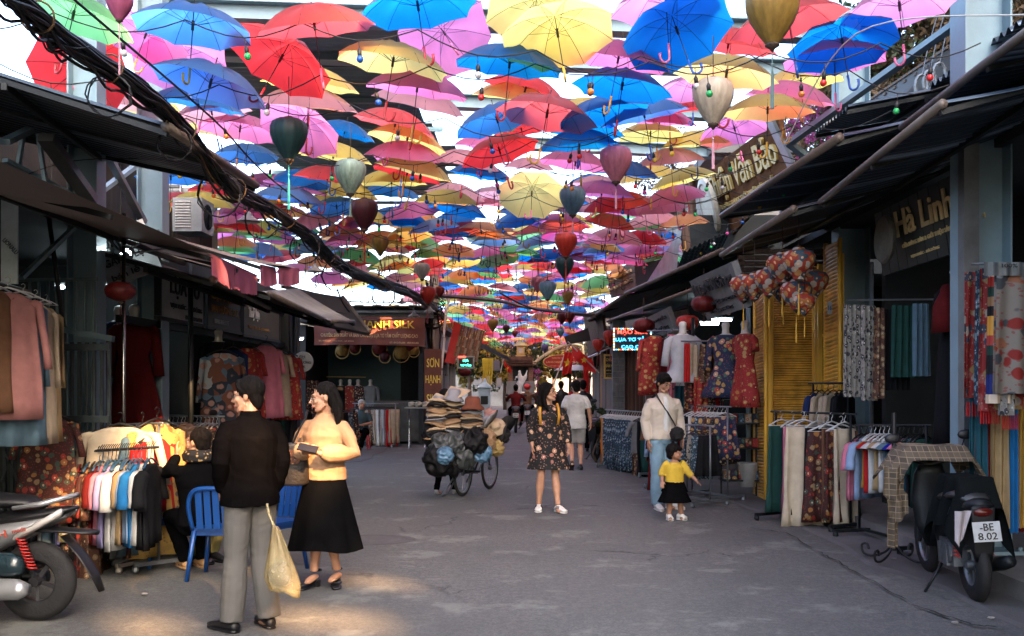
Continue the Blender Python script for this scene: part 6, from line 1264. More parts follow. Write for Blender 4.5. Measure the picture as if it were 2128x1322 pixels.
def trousers(r, j, m, wz=.97, end=1.0, w=1.0, amp=.008, name='trousers', vox=.010, cuff=.062, heavy=1.0):
    b = MB(); pl = j['pel']
    def ring(c, rx, ry): return [c + V((math.cos(a) * rx, math.sin(a) * ry, 0)) for a in [2 * PI * k / 18 for k in range(18)]]
    b.loft([ring(pl - V((0, 0, .09)), .12, .11), ring(pl - V((0, 0, .04)), .172 * heavy, .128), ring(V((pl.x, pl.y, wz)), .158 * heavy, .12 * heavy)])
    for (hp, kn, an) in (('hiR', 'knR', 'anR'), ('hiL', 'knL', 'anL')):
        H_, K, A = j[hp], j[kn], j[an]; P = [H_ + V((0, 0, .03)), H_ - V((0, 0, .03)), H_.lerp(K, .5), K, K.lerp(A, .5), K.lerp(A, 1.03)]; Rr = [.08, .105, .09 * w, .076 * w, cuff * 1.08 * w, cuff * w]
        if end < 1: P = [P[0], P[1], H_.lerp(K, .5), H_.lerp(K, end * 1.3 if end < .77 else 1.0)]; Rr = [.08, .108, .098 * w, .095 * w]
        b.tube(P, Rr, 14)
    return vclothes(b, name, m, r, vox, amp, 8, .8)
def shoe(r, an, ang, m, sole=None, L=.27, w=.046, heel=0, tilt=0, z0=0, open_=False, stripes_=False):
    """closed shoe whose sole rests at z0 under ankle an, pointing at angle ang from -Y"""
    an = V(an); f = V((math.sin(rad(ang)), -math.cos(rad(ang)), 0)); sd = V((f.y, -f.x, 0)); up = V((0, 0, 1))
    if tilt: q = Matrix.Rotation(rad(tilt), 3, sd); f = q @ f; up = q @ up
    base = V((an.x, an.y, z0)) - f * .06
    st = [(0, .6, .055), (.03, .85, .07), (.08, .95, .085), (.14, .9, .075), (.19, 1.05, .05), (.24, .95, .042), (L, .45, .03)]
    b = MB(); b.loft([[base + f * (t * L / .27) + sd * math.cos(a) * w * q + up * (.012 + hh * .5 + math.sin(a) * hh * .5 + heel * max(0, 1 - t / .15)) for a in [2 * PI * k / 12 for k in range(12)]] for t, q, hh in st])
    o = b.build('shoe', m, r, True)
    b = MB(); b.loft([[base + f * (t * L / .27) + sd * math.cos(a) * w * q * 1.06 + up * (.011 + math.sin(a) * .011 + heel * max(0, 1 - t / .15)) for a in [2 * PI * k / 12 for k in range(12)]] for t, q, hh in st]); b.build('sole', sole or m, o, True)
    if stripes_:
        for k in range(3):
            for q in (-1, 1): b = MB(); c = base + f * (.10 + .028 * k); b.tube([c + sd * q * w * 1.0 + up * .022, c + sd * q * w * .93 - f * .012 + up * .055, c + sd * q * w * .6 - f * .02 + up * .083], .0065, 5); b.build('stripe', BLACK, o)
    if heel: b = MB(); b.box(base + f * .03 + up * (heel / 2), (.045, .045, heel + .01), rz=rad(ang)); b.build('heel', m, o)
    return o
# --- 1 old man in a black jacket, back to us ---
BKJ = mat('black_jacket_cloth', (.004, .0036, .004), .9, var=.3, bump=.3, fine=120, spec=.0)
TRS = mat('stone_trousers', (.105, .102, .096), .8, var=.1, s=6, bump=.3, fine=160)
J = dict(pel=(0, 0, .92), che=(0, .01, 1.27), nek=(0, 0, 1.42), hd=(0.0, -.05, 1.55), shR=(-.19, .0, 1.37), elR=(-.225, .05, 1.12), wrR=(-.20, -.03, .90), shL=(.19, .0, 1.37), elL=(.25, .06, 1.12), wrL=(.19, -.06, .93), hiR=(-.09, 0, .89), hiL=(.09, 0, .89), knR=(-.10, -.03, .49), knL=(.10, -.02, .49), anR=(-.13, .03, .085), anL=(.13, -.02, .085))
pm = Gp(524, 1306); pm = V((pm.x, 6.5, 0))
man, j, h, M = human('elderly man in a black jacket seen from behind, carrying a yellow plastic bag', pm, rad(-140), J, SKIN, yaw=48, pitch=6, vox=.0055, hands=((0, -.2, -1), (-.2, -.3, -.8)), curl=(.9, .3), heavy=1.12)
short_hair(man, h, M); man.scale = (.92, .92, .985)
top(man, j, 'jacket', BKJ, hem=.83, w=1.06, amp=.010, heavy=1.1, slw=1.12, s=7, vox=.0075)
trousers(man, j, TRS, w=1.06, amp=.006, cuff=.078, vox=.009, heavy=1.08)
for q in (-1, 1):
    b = MB(); b.tube([h(q * .031 + math.cos(a) * .022, -.098, .002 + math.sin(a) * .016) for a in [2 * PI * k / 14 for k in range(15)]], .0015, 4); b.tube([h(q * .053, -.096, .006), h(q * .078, -.04, .008), h(q * .082, .01, .004)], .0015, 4); b.build('glasses', BLACK, man)
shoe(man, j['anR'], -6, BLACK, L=.29); shoe(man, j['anL'], 14, BLACK, L=.29)
# yellow plastic bag in his right hand, a thing of its own
bc = V(Wp(582, 1180, 6.25)); r = thing('plastic_bag', 'translucent yellow plastic shopping bag hanging from the old man\'s hand', 'bag', bc)
YPB = film('yellow_film', (.50, .44, .28), .34)
b = MB(bc); R_ = []
for i in range(15):
    t = i / 14; ww = .012 + .095 * min(1, t * 1.3) ** .9 * (1 if t < .85 else 1 - (t - .85) * 1.2); z = bc.z + .26 - .40 * t; n = 28
    R_.append([V((bc.x - .03 * (1 - t) + .03 * t + math.cos(a) * ww * (1 + .05 * math.sin(a * 7 + t * 5)) + .008 * math.sin(a * 11), bc.y + math.sin(a) * ww * .62 * (1 + .10 * math.sin(a * 9 + t * 3)), z - .05 * t * max(0, math.cos(a)) + .006 * math.sin(a * 13))) for a in [2 * PI * k / n for k in range(n)]])
b.loft(R_); b.build('film', YPB, r, True)
b = MB(bc); b.ball(bc + V((.0, 0, -.04)), .075, 10, (1, .7, 1.1)); b.build('contents', mat('dark_goods', (.06, .045, .02), .5), r, True)
b = MB(bc); b.tube([bc + V((-.03, 0, .24)), bc + V((-.075, .02, .34)), bc + V((-.09, .03, .40))], .008, 6); b.build('handle', YPB, r)
# --- 2 woman in an orange blouse and black skirt ---
BLO = mat('apricot_blouse', (.42, .245, .13), .8, var=.1, s=7, bump=.3, fine=160); BSK = mat('black_skirt_cloth', (.0045, .0045, .005), .9, var=.3, bump=.2, spec=.0)
J = dict(pel=(0, 0, .95), hd=(0, -.03, 1.52), nek=(0, .005, 1.38), che=(0, 0, 1.22), wai=(0, 0, 1.06), shR=(-.155, 0, 1.325), elR=(-.24, .0, 1.09), wrR=(-.07, -.235, 1.10), shL=(.155, 0, 1.325), elL=(.26, -.02, 1.08), wrL=(.06, -.24, 1.09), knR=(-.05, -.03, .48), knL=(.04, -.03, .50), anR=(-.07, -.05, .13), anL=(.085, .05, .13))
pw = Gp(676, 1218); pw = V((pw.x, 7.9, 0))
wom, j, h, M = human('woman in an apricot blouse and long black skirt holding a phone, hair half tied back', pw, rad(-12), J, SKIN, yaw=-62, pitch=8, fem=True, vox=.0055, s=.985, hands=((.8, -.4, .15), (-.8, -.3, .1)), pn=((.2, .3, 1), (-.2, .2, 1)), curl=(.5, .6))
long_hair(wom, h, M, [[(q * .03, .07, .08), (q * .05, .11, .0), (q * .055, .12, -.09), (q * .04 + .02, .10, -.18), (q * .03 + .04, .08, -.27 + abs(q) * .03)] for q in (-1.3, -.7, 0, .7, 1.3)] + [[(.06, .04, .06), (.078, .065, -.04), (.08, .075, -.14), (.075, .07, -.24)]], rad_=.022, cap=.97)
top(wom, j, 'blouse', BLO, hem=.865, w=1.06, amp=.006, slw=1.08, puff=.018, fem=True, flare=1.0, vox=.0075, s=10)
b = MB(); R_ = []
for i in range(14):
    t = i / 13; z = .93 - .62 * t; rx = .148 + .155 * t ** .9; ry = .125 + .11 * t
    R_.append([(math.cos(a) * rx * (1 + .05 * t * math.sin(a * 7 + 1) + .02 * t * math.sin(a * 17)), math.sin(a) * ry * (1 + .06 * t * math.sin(a * 7 + 1)), z + .012 * t * math.sin(a * 3)) for a in [2 * PI * k / 56 for k in range(56)]])
b.loft(R_, cap=False); b.build('skirt', BSK, wom, True)
for q in (-1, 1):
    b = MB(); b.tube([h(q * .031 + math.cos(a) * .021, -.1, .0 + math.sin(a) * .017) for a in [2 * PI * k / 14 for k in range(15)]], .0015, 4); b.tube([h(q * .052, -.098, .004), h(q * .078, -.04, .006), h(q * .083, .01, .0)], .0015, 4); b.build('glasses', CHROME, wom)
for an, ang in ((j['anR'], -18), (j['anL'], 20)):
    a0 = V((an.x, an.y, 0)); f = V((math.sin(rad(ang)), -math.cos(rad(ang)), 0)); b = MB(); b.loft([[a0 - f * .05 + f * t + V((f.y, -f.x, 0)) * math.cos(a) * w2 + V((0, 0, z + math.sin(a) * .007)) for a in [2 * PI * k / 10 for k in range(10)]] for t, w2, z in [(0, .025, .055), (.06, .03, .05), (.12, .038, .022), (.19, .042, .012), (.235, .025, .012)]])
    o = b.build('sandal', BLACK, wom, True); b = MB(); b.box(a0 - f * .035 + V((0, 0, .026)), (.04, .04, .05)); b.build('heel', BLACK, o)
    for t, z, r_ in ((.16, .045, .042), (.0, .115, .038)):
        b = MB(); c = a0 - f * .03 + f * t + V((0, 0, z if t else .135)); b.tube([c + V((math.cos(a) * r_, math.sin(a) * r_ * (.5 if t else 1), (.0 if not t else -.015 + .028 * abs(math.cos(a * .5)))) ) for a in [2 * PI * k / 12 for k in range(13)]], .007, 5); b.build('strap', BLACK, o)
ph = pw + Matrix.Rotation(rad(-12), 3, 'Z') @ V((.005, -.335, 1.135)) * .985
b = MB(ph); b.box(ph, (.15, .01, .072), M=Matrix.Rotation(rad(12), 3, 'Y') @ Matrix.Rotation(rad(-50), 3, 'X')); tag(b.build('phone', BLACK), 'dark phone held flat by the woman in the apricot blouse', 'phone')
bc = Wp(603, 958, 7.8); r = thing('handbag', 'black shoulder bag with a woven brown panel hanging beside the woman', 'bag', bc)
b = MB(bc); b.loft([[bc + V((math.cos(a) * ww, math.sin(a) * .06, z)) for a in [2 * PI * k / 18 for k in range(18)]] for z, ww in [(-.19, .12), (-.17, .15), (0, .145), (.12, .12), (.14, .10)]]); b.build('body', mat('soft_black_leather', (.018, .014, .012), .5, bump=.4), r, True)
b = MB(bc); b.slab([bc + V((-.13, -.064, -.02)), bc + V((.08, -.066, -.02)), bc + V((.12, -.062, .10)), bc + V((-.09, -.062, .08))], .004); b.build('panel', floral('woven_panel', (.09, .03, .015), [(.35, .16, .06), (.03, .01, .01)], 30, .3), r)
b = MB(bc); sp_ = pw + V((-.14, -.02, 1.36)); b.tube([bc + V((.02, -.03, .12)), bc + V((.10, -.06, .28)), sp_ + V((0, -.05, -.03)), sp_ + V((0, .0, .03)), sp_ + V((-.03, .09, -.08)), bc + V((.05, .05, .13))], .009, 5); b.build('strap', BLACK, r)
# --- 3 woman in black floral dress ---
p3 = V((Gp(1140, 1064).x, 12.6, 0))
J = dict(pel=(0, 0, .93), hd=(0.0, -.02, 1.505), nek=(-.005, .01, 1.355), che=(0, 0, 1.20), wai=(0, 0, 1.04), shR=(-.165, 0, 1.305), elR=(-.23, .02, 1.05), wrR=(-.21, -.07, .84), shL=(.165, 0, 1.305), elL=(.235, .03, 1.04), wrL=(.25, -.03, .82), hiR=(-.09, 0, .86), hiL=(.09, 0, .86), knR=(-.10, -.06, .475), knL=(.085, .0, .475), anR=(-.12, .02, .09), anL=(.11, -.10, .09))
wo, j, h, M = human('woman walking in a loose black dress with pink embroidered flowers and white trainers', p3, rad(4), J, SKIN, yaw=58, pitch=-4, roll=2, fem=True, vox=.006, curl=(.5, .45))
long_hair(wo, h, M, [[(q * .05, .04, .09), (q * .07, .08, 0), (q * .085, .09, -.1), (q * .09, .07, -.18), (q * .08, .05, -.25)] for q in (-1.1, -.5, .2, .8)] + [[(-.05, -.04, .09), (-.085, -.01, .02), (-.095, .02, -.08), (-.10, .0, -.18), (-.09, -.03, -.24)], [(-.03, -.06, .095), (-.075, -.045, .04), (-.09, -.02, -.04)]], rad_=.027)
EMB = floral('embroidered_black', (.009, .009, .010), [(.50, .26, .16), (.38, .16, .12), (.55, .33, .2)], 11, .30, .8)
def dress_x(b):
    R_ = []
    for z, rx, ry in [(.54, .275, .20), (.6, .262, .19), (.8, .215, .16), (1.0, .18, .135), (1.15, .175, .13)]: R_.append([(math.cos(a) * rx * (1 + .05 * max(0, (1 - z)) * math.sin(a * 8)), math.sin(a) * ry * (1 + .08 * max(0, 1 - z) * math.sin(a * 8)), z) for a in [2 * PI * k / 40 for k in range(40)]])
    b.loft(R_)
top(wo, j, 'dress', EMB, hem=.86, w=1.06, sl=.9, amp=.007, slw=1.1, collar=False, extra=dress_x, vox=.009, fem=True)
for s_ in (-1, 1):
    b = MB(); b.tube([(s_ * .11, -.118, 1.10), (s_ * .12, -.137, 1.22), (s_ * .115, -.12, 1.305), (s_ * .105, -.04, 1.362), (s_ * .11, .05, 1.34), (s_ * .12, .12, 1.2)], .016, 6, flat=.5); b.build('backpack_strap', mat('orange_strap', (.62, .30, .02), .7), wo, True)
shoe(wo, j['anR'], -8, mat('white_leather', (.66, .64, .60), .45, var=.05), stripes_=True, L=.25); shoe(wo, j['anL'], 24, MATS['white_leather'], stripes_=True, L=.26)
# --- 4 man walking away in white t-shirt ---
p4 = V((Gp(1196, 975).x, 18.8, 0))
J = dict(hd=(0, -.01, 1.56), knR=(-.09, -.06, .49), anR=(-.09, .05, .1), knL=(.09, -.05, .50), anL=(.1, .22, .17), elL=(.24, .06, 1.12), wrL=(.2, -.10, .92), elR=(-.25, .02, 1.12), wrR=(-.28, .0, .88))
mn, j, h, M = human('young man walking away in a white T-shirt, grey shorts and sandals', p4, rad(185), J, SKIN, yaw=6, vox=.008, face=False, heavy=1.05)
short_hair(mn, h, M); top(mn, j, 'shirt', fab('white'), hem=.78, w=1.1, sl=.5, slw=1.25, amp=.01, collar=False, vox=.011); trousers(mn, j, mat('grey_shorts', (.26, .26, .25), .8), end=.74, w=1.1, name='shorts', vox=.012)
shoe(mn, j['anR'], 0, BLACK, L=.28); shoe(mn, j['anL'], 5, BLACK, L=.28, tilt=-55, z0=.08)
# --- 5 father in cream jacket ---
p5 = V((Gp(1384, 1062).x - .02, 12.75, 0)); J = dict(hd=(.0, -.04, 1.60), nek=(0, 0, 1.45), shR=(-.18, 0, 1.40), elR=(-.235, .03, 1.12), wrR=(-.21, -.05, .88), shL=(.18, 0, 1.40), elL=(.23, .02, 1.13), wrL=(.24, -.05, .90), anR=(-.07, .03, .085), anL=(.13, .10, .085), knL=(.10, .0, .49))
fa, j, h, M = human('young father in a cream jacket, light jeans and white trainers looking down at the toddler', p5, rad(12), J, SKIN_D, yaw=18, pitch=20, vox=.007, s=1.01)
short_hair(fa, h, M, vol=1.02)
top(fa, j, 'jacket', mat('cream_jacket', (.50, .44, .36), .8, var=.08, bump=.25), hem=.90, w=1.10, slw=1.12, amp=.009, vox=.010)
b = MB(); b.loft([[V((math.cos(a) * rx, -.06 + math.sin(a) * ry, z)) for a in [2 * PI * k / 14 for k in range(14)]] for z, rx, ry in [(.90, .06, .07), (1.1, .055, .092), (1.3, .062, .094), (1.40, .04, .06), (1.44, .03, .03)]]); vclothes(b, 'shirt', fab('white'), fa, .01, .003)
DEN = mat('pale_denim', (.20, .33, .42), .8, var=.3, s=5, bump=.3, fine=140); trousers(fa, j, DEN, w=1.04, cuff=.075, vox=.011)
b = MB(); b.tube([(-.12, .08, 1.40), (-.11, -.03, 1.475), (-.075, -.10, 1.38), (.0, -.155, 1.25), (.10, -.165, 1.08), (.16, -.13, 1.0)], .022, 6, flat=.25); b.build('strap', BLACK, fa)
c = Wp(1407, 902, 12.45); b = MB(c); b.ball(c, .095, 14, (1, .75, 1)); o = b.build('round_bag', mat('black_fur', (.008, .008, .009), .9, bump=1)); remesh(o, .012, 0, lambda p: .012 * noise.noise(V(p) * 40)); tag(o, 'round black fluffy bag on the father\'s crossbody strap', 'bag')
WSH = MATS['white_leather']; shoe(fa, j['anR'], -4, WSH, L=.28); shoe(fa, j['anL'], 30, WSH, L=.28)
# --- 6 toddler ---
p6 = V((Gp(1402, 1082).x, 11.75, 0)); TJ = {k: V(v) * .53 for k, v in DJ.items()}
TJ.update(hd=V((0, 0, .795)), nek=V((0, 0, .70)), pel=V((0, 0, .44)), wai=V((0, 0, .52)), che=V((0, 0, .62)), shR=V((-.095, 0, .67)), shL=V((.095, 0, .67)), elR=V((-.15, .02, .57)), wrR=V((-.165, -.03, .47)), elL=V((.165, -.03, .56)), wrL=V((.235, -.10, .475)), hiR=V((-.055, 0, .42)), hiL=V((.055, 0, .42)), knR=V((-.06, 0, .23)), knL=V((.07, 0, .23)), anR=V((-.065, 0, .05)), anL=V((.085, 0, .05)))
r = thing('person', 'toddler girl with bobbed hair in a yellow top and black tiered skirt', 'person', p6, rad(12)); b = MB()
rg = lambda c, rx, ry: [V(c) + V((math.cos(a) * rx, math.sin(a) * ry, 0)) for a in [2 * PI * k / 14 for k in range(14)]]
b.loft([rg((0, 0, .38), .07, .06), rg((0, 0, .44), .095, .08), rg((0, 0, .54), .088, .078), rg((0, 0, .64), .095, .075), rg((0, 0, .69), .055, .05), rg((0, 0, .72), .035, .035)])
b.tube([(0, 0, .68), (0, 0, .76)], .033, 10)
for q, n_ in ((-1, 'R'), (1, 'L')):
    A, E, Wr = TJ['sh' + n_], TJ['el' + n_], TJ['wr' + n_]; b.tube([A * .8 + V((0, 0, .14)), A, E, Wr], [.03, .033, .028, .019], 10); hand(b, Wr, (Wr - E), (0, -.3, -1), -q, .25, .56)
    H_, K, A = TJ['hi' + n_], TJ['kn' + n_], TJ['an' + n_]; b.tube([H_, H_.lerp(K, .5), K, K.lerp(A, .4), A], [.05, .046, .035, .036, .024], 10); b.tube([A + V((0, .01, -.02)), A + V((0, -.05, -.03))], .024, 8)
M = Matrix.Rotation(rad(52), 3, 'Z') @ Matrix.Rotation(rad(4), 3, 'X'); hd = V((.0, -.005, .80)); h = lambda x, y, z: hd + M @ V((x, y, z))
b.ball(h(0, .01, .015), .082, 16, (.95, 1.02, .98), M); b.ball(h(0, -.02, -.028), .058, 12, (1.08, 1, .95), M); b.ball(h(0, -.055, -.06), .02, 8, (1, 1, .8), M); b.tube([h(0, -.075, .0), h(0, -.088, -.018)], [.006, .010], 8); b.tube([h(-.014, -.073, -.04), h(.014, -.073, -.04)], .008, 6)
for q in (-1, 1): b.ball(h(q * .032, -.052, -.022), .026, 8); b.ball(h(q * .08, .01, -.01), .022, 8, (.3, .6, 1), M)
o = b.build('body', SKIN_D, r, True); remesh(o, .005, 2)
b = MB(); b.ball(h(0, .022, .03), .09, 16, (.97, 1.02, .95), M); b.ball(h(0, .05, -.025), .062, 10, (1.15, .8, 1.0), M); b.tube([h(-.05, -.05, .055), h(0, -.075, .05), h(.05, -.05, .055)], .02, 8)
for q in (-1, 1): b.tube([h(q * .075, .01, .03), h(q * .083, .015, -.04)], .02, 8)
o = b.build('hair', HAIR, r, True); remesh(o, .006, 1, lambda p: .003 * noise.noise(V(p) * 60)); b = MB(); b.ball(h(0, .03, .12), .02, 8); b.build('bun', HAIR, r, True)
for q in (-1, 1): b = MB(); b.ball(h(q * .028, -.078, -.002), .007, 8, (1.2, .6, .8), M); b.build('eye', mat('eye_dark', (.012, .008, .006), .2), r)
b = MB(); b.loft([rg((0, 0, .42), .115, .10), rg((0, 0, .52), .112, .098), rg((0, 0, .63), .108, .088), rg((0, 0, .685), .065, .06)])
for n_ in 'RL': A, E, Wr = TJ['sh' + n_], TJ['el' + n_], TJ['wr' + n_]; b.tube([A * .8 + V((0, 0, .14)), A, E, E.lerp(Wr, .45)], [.042, .047, .044, .038], 10)
vclothes(b, 'top', fab('yellow'), r, .007, .004, 14)
b = MB()
for z0, z1, r0, r1 in ((.46, .34, .115, .155), (.36, .22, .135, .195)):
    b.loft([[(math.cos(a) * (r0 + (r1 - r0) * t) * (1 + .07 * t * math.sin(a * 12)), math.sin(a) * (r0 + (r1 - r0) * t) * .85, z0 + (z1 - z0) * t) for a in [2 * PI * k / 48 for k in range(48)]] for t in (0, .3, .6, 1)], cap=False)
b.build('skirt', BSK, r, True)
for n_, ag in (('R', 0), ('L', 35)): shoe(r, TJ['an' + n_], ag, WSH, L=.145, w=.032)
# --- 7 seated old man on red stool ---
p7 = V((Wp(752, 0, 24.6).x, 24.6, 0)); SEAT = dict(pel=(0, 0, .46), wai=(0, -.02, .60), che=(0, -.03, .80), nek=(0, -.04, .96), hd=(0, -.06, 1.11), shR=(-.18, -.03, .91), elR=(-.25, -.10, .66), wrR=(-.05, -.30, .62), shL=(.18, -.03, .91), elL=(.25, -.10, .66), wrL=(.04, -.30, .62), hiR=(-.09, -.02, .46), knR=(-.12, -.38, .47), anR=(-.12, -.30, .085), hiL=(.09, -.02, .46), knL=(.14, -.36, .47), anL=(.02, -.34, .085))
om, j, h, M = human('white-haired old man in a dark shirt sitting on a red stool with crossed arms', p7, rad(0), SEAT, SKIN, vox=.009, face=True, hands=((1, -.1, 0), (-1, -.1, 0)), pn=((0, 0, -1), (0, 0, -1)))
short_hair(om, h, M, mat('white_hair', (.5, .49, .47), .7, bump=.5)); top(om, j, 'shirt', fab('teal') if False else mat('dark_teal_shirt', (.03, .06, .07), .8), hem=.44, sl=.5, w=1.03, vox=.013); trousers(om, j, BSK, wz=.52, vox=.014)
shoe(om, j['anR'], 0, BLACK); shoe(om, j['anL'], 0, BLACK)
def stool(p, m, label, hgt=.42, rz=0, back=False):
    p = V(p); r = thing('chair' if back else 'stool', label, 'chair' if back else 'stool', p, rz); w_ = .19 if back else .15
    b = MB(); b.box((0, 0, hgt), (w_ * 2, w_ * 2, .025)); b.box((0, 0, hgt - .03), (w_ * 2 - .03, w_ * 2 - .03, .04)); b.build('seat', m, r)
    for x in (-1, 1):
        for y in (-1, 1): b = MB(); b.tube([(x * w_ * .9, y * w_ * .9, hgt), (x * (w_ + .03), y * (w_ + .03), 0)], [.022, .018], 6); b.build('leg', m, r, True)
    if back:
        b = MB(); P = [(-w_ * .95, w_ * .95, hgt), (-w_ * 1.02, w_ + .05, hgt + .16), (-w_ * .9, w_ + .08, hgt + .28), (-w_ * .5, w_ + .1, hgt + .34), (w_ * .5, w_ + .1, hgt + .34), (w_ * .9, w_ + .08, hgt + .28), (w_ * 1.02, w_ + .05, hgt + .16), (w_ * .95, w_ * .95, hgt)]
        b.tube(catmull(P, 4), .02, 6); b.build('backrest', m, r, True)
        for k in range(4): x = -.105 + .07 * k; b = MB(); b.box((x, w_ + .06, hgt + .17), (.052, .012, .32), M=Matrix.Rotation(rad(-9), 3, 'X')); b.build('slat', m, r)
    return r
stool(p7, mat('red_plastic', (.55, .03, .03), .4), 'red plastic stool under the seated old man', .40)
BLP = mat('blue_plastic', (.006, .06, .25), .35, var=.1, spec=.5)
stool(V((Wp(462, 0, 8.3).x, 8.3, 0)), BLP, 'blue plastic chair with slatted back left of the old man in black', .42, rad(178), True)
stool(V((Wp(365, 0, 8.8).x, 8.9, 0)), BLP, 'blue plastic chair behind the yellow floral dress', .42, rad(100), True)
stool(V((Wp(562, 0, 8.6).x, 8.6, 0)), BLP, 'blue plastic chair behind the old man and the yellow bag', .42, rad(-30), True)
# --- seated people behind the left rack ---
pa = V((Wp(412, 0, 8.35).x, 8.4, 0)); SB = dict(SEAT); SB.update(elR=(-.24, -.14, .86), wrR=(-.12, -.34, 1.0), elL=(.24, -.14, .86), wrL=(.1, -.32, .98))
SB = {k: V(v) + V((0, 0, .0)) for k, v in SB.items()}
a1, j, h, M = human('woman in black with a gold-dotted scarf seated on the blue chair behind the left racks', pa, rad(215), SB, SKIN, yaw=30, fem=True, vox=.009, hands=((0, -.5, 1), (0, -.5, 1)))
long_hair(a1, h, M, [[(0, .09, .03), (0, .11, -.05)]], rad_=.03); top(a1, j, 'blouse', BSK, hem=.42, w=1.08, vox=.012); trousers(a1, j, BSK, wz=.52, vox=.013)
b = MB(); b.lathe([(.085, -.07), (.13, -.05), (.135, 0), (.11, .04), (.07, .045)], 18, j['nek'] + V((0, -.01, .05))); vclothes(b, 'scarf', floral('dotted_scarf', (.012, .01, .01), [(.5, .32, .12)], 26, .22, second=False), a1, .009, .008)
shoe(a1, j['anR'], 0, mat('tan_sandal', (.5, .28, .12), .6)); shoe(a1, j['anL'], 0, MATS['tan_sandal'])
pa = V((Wp(374, 0, 9.1).x, 9.2, 0)); a2, j, h, M = human('person with tousled brown hair seated behind the yellow floral dress', pa, rad(60), SEAT, SKIN, yaw=0, vox=.009)
short_hair(a2, h, M, mat('brown_hair', (.06, .03, .015), .6, bump=.5), vol=1.05); top(a2, j, 'shirt', fab('red'), hem=.42, w=1.05, vox=.013); trousers(a2, j, fab('olive'), wz=.52, vox=.014)
shoe(a2, j['anR'], 0, BLACK); shoe(a2, j['anL'], 0, BLACK)
# --- distant walkers ---
for i, (px, Y, s_, m1, m2, lab, rz) in enumerate([(1166, 30, 1.0, BLACK, BSK, 'distant man in a black suit walking away behind the woman\'s shoulder', 180), (1212, 24, 1.0, BLACK, BSK, 'walker in a black shirt half hidden behind the man in white', 175), (1190, 34, .95, fab('red'), BSK, 'distant walker in a red and white top', 190)]):
    w_, j, h, M = human(lab, V((Wp(px, 0, Y).x, Y, 0)), rad(rz), None, SKIN, vox=.014, face=False, s=s_)
    short_hair(w_, h, M); top(w_, j, 'jacket', m1, hem=.82, vox=.02); trousers(w_, j, m2, vox=.02); shoe(w_, j['anR'], 0, BLACK); shoe(w_, j['anL'], 0, BLACK)
# ================= vehicles =================
RUB = mat('tyre_rubber', (.014, .014, .015), .75, bump=.6, fine=30); SILV = mat('silver_paint', (.42, .43, .45), .3, .6, var=.06, spec=.6)
def wheel(par, c, R_, w=.05, rz=0, rim=.6, spokes=5, name='wheel', m=None):
    """wheel standing in the plane that contains its heading; c centre, rz heading rotation about z"""
    c = V(c); M = Matrix.Rotation(rz, 3, 'Z') @ Matrix.Rotation(rad(90), 3, 'Y')
    b = MB(); pr = [(R_ - w * 1.3, -w * .42), (R_ - w * .45, -w * .5), (R_ - w * .06, -w * .25), (R_, 0), (R_ - w * .06, w * .25), (R_ - w * .45, w * .5), (R_ - w * 1.3, w * .42), (R_ - w * 1.3, -w * .42)]
    b.lathe(pr, 40, c, M=M, cap=False); o = b.build('wheel', RUB, par, True)
    b = MB(); ri = R_ - w * 1.25; b.lathe([(ri, -w * .4), (ri + .004, 0), (ri, w * .4), (ri - .018, w * .3), (ri - .018, -w * .3), (ri, -w * .4)], 36, c, M=M, cap=False); b.build('rim', m or METAL_GR, o, True)
    b = MB(); b.lathe([(.035, -w * .6), (.04, 0), (.035, w * .6)], 14, c, M=M)
    for k in range(spokes):
        a = 2 * PI * k / spokes
        if spokes > 12: b.tube([c + M @ V((.02 * math.cos(a + .9), .02 * math.sin(a + .9), w * (.5 if k % 2 else -.5))), c + M @ V((ri * math.cos(a), ri * math.sin(a), 0))], .0016, 3, False)
        else: b.bar(c, c + M @ V((ri * math.cos(a), ri * math.sin(a), 0)), .022, .03)
    b.build('spokes' if spokes > 12 else 'hub', m or METAL_GR, o); return o
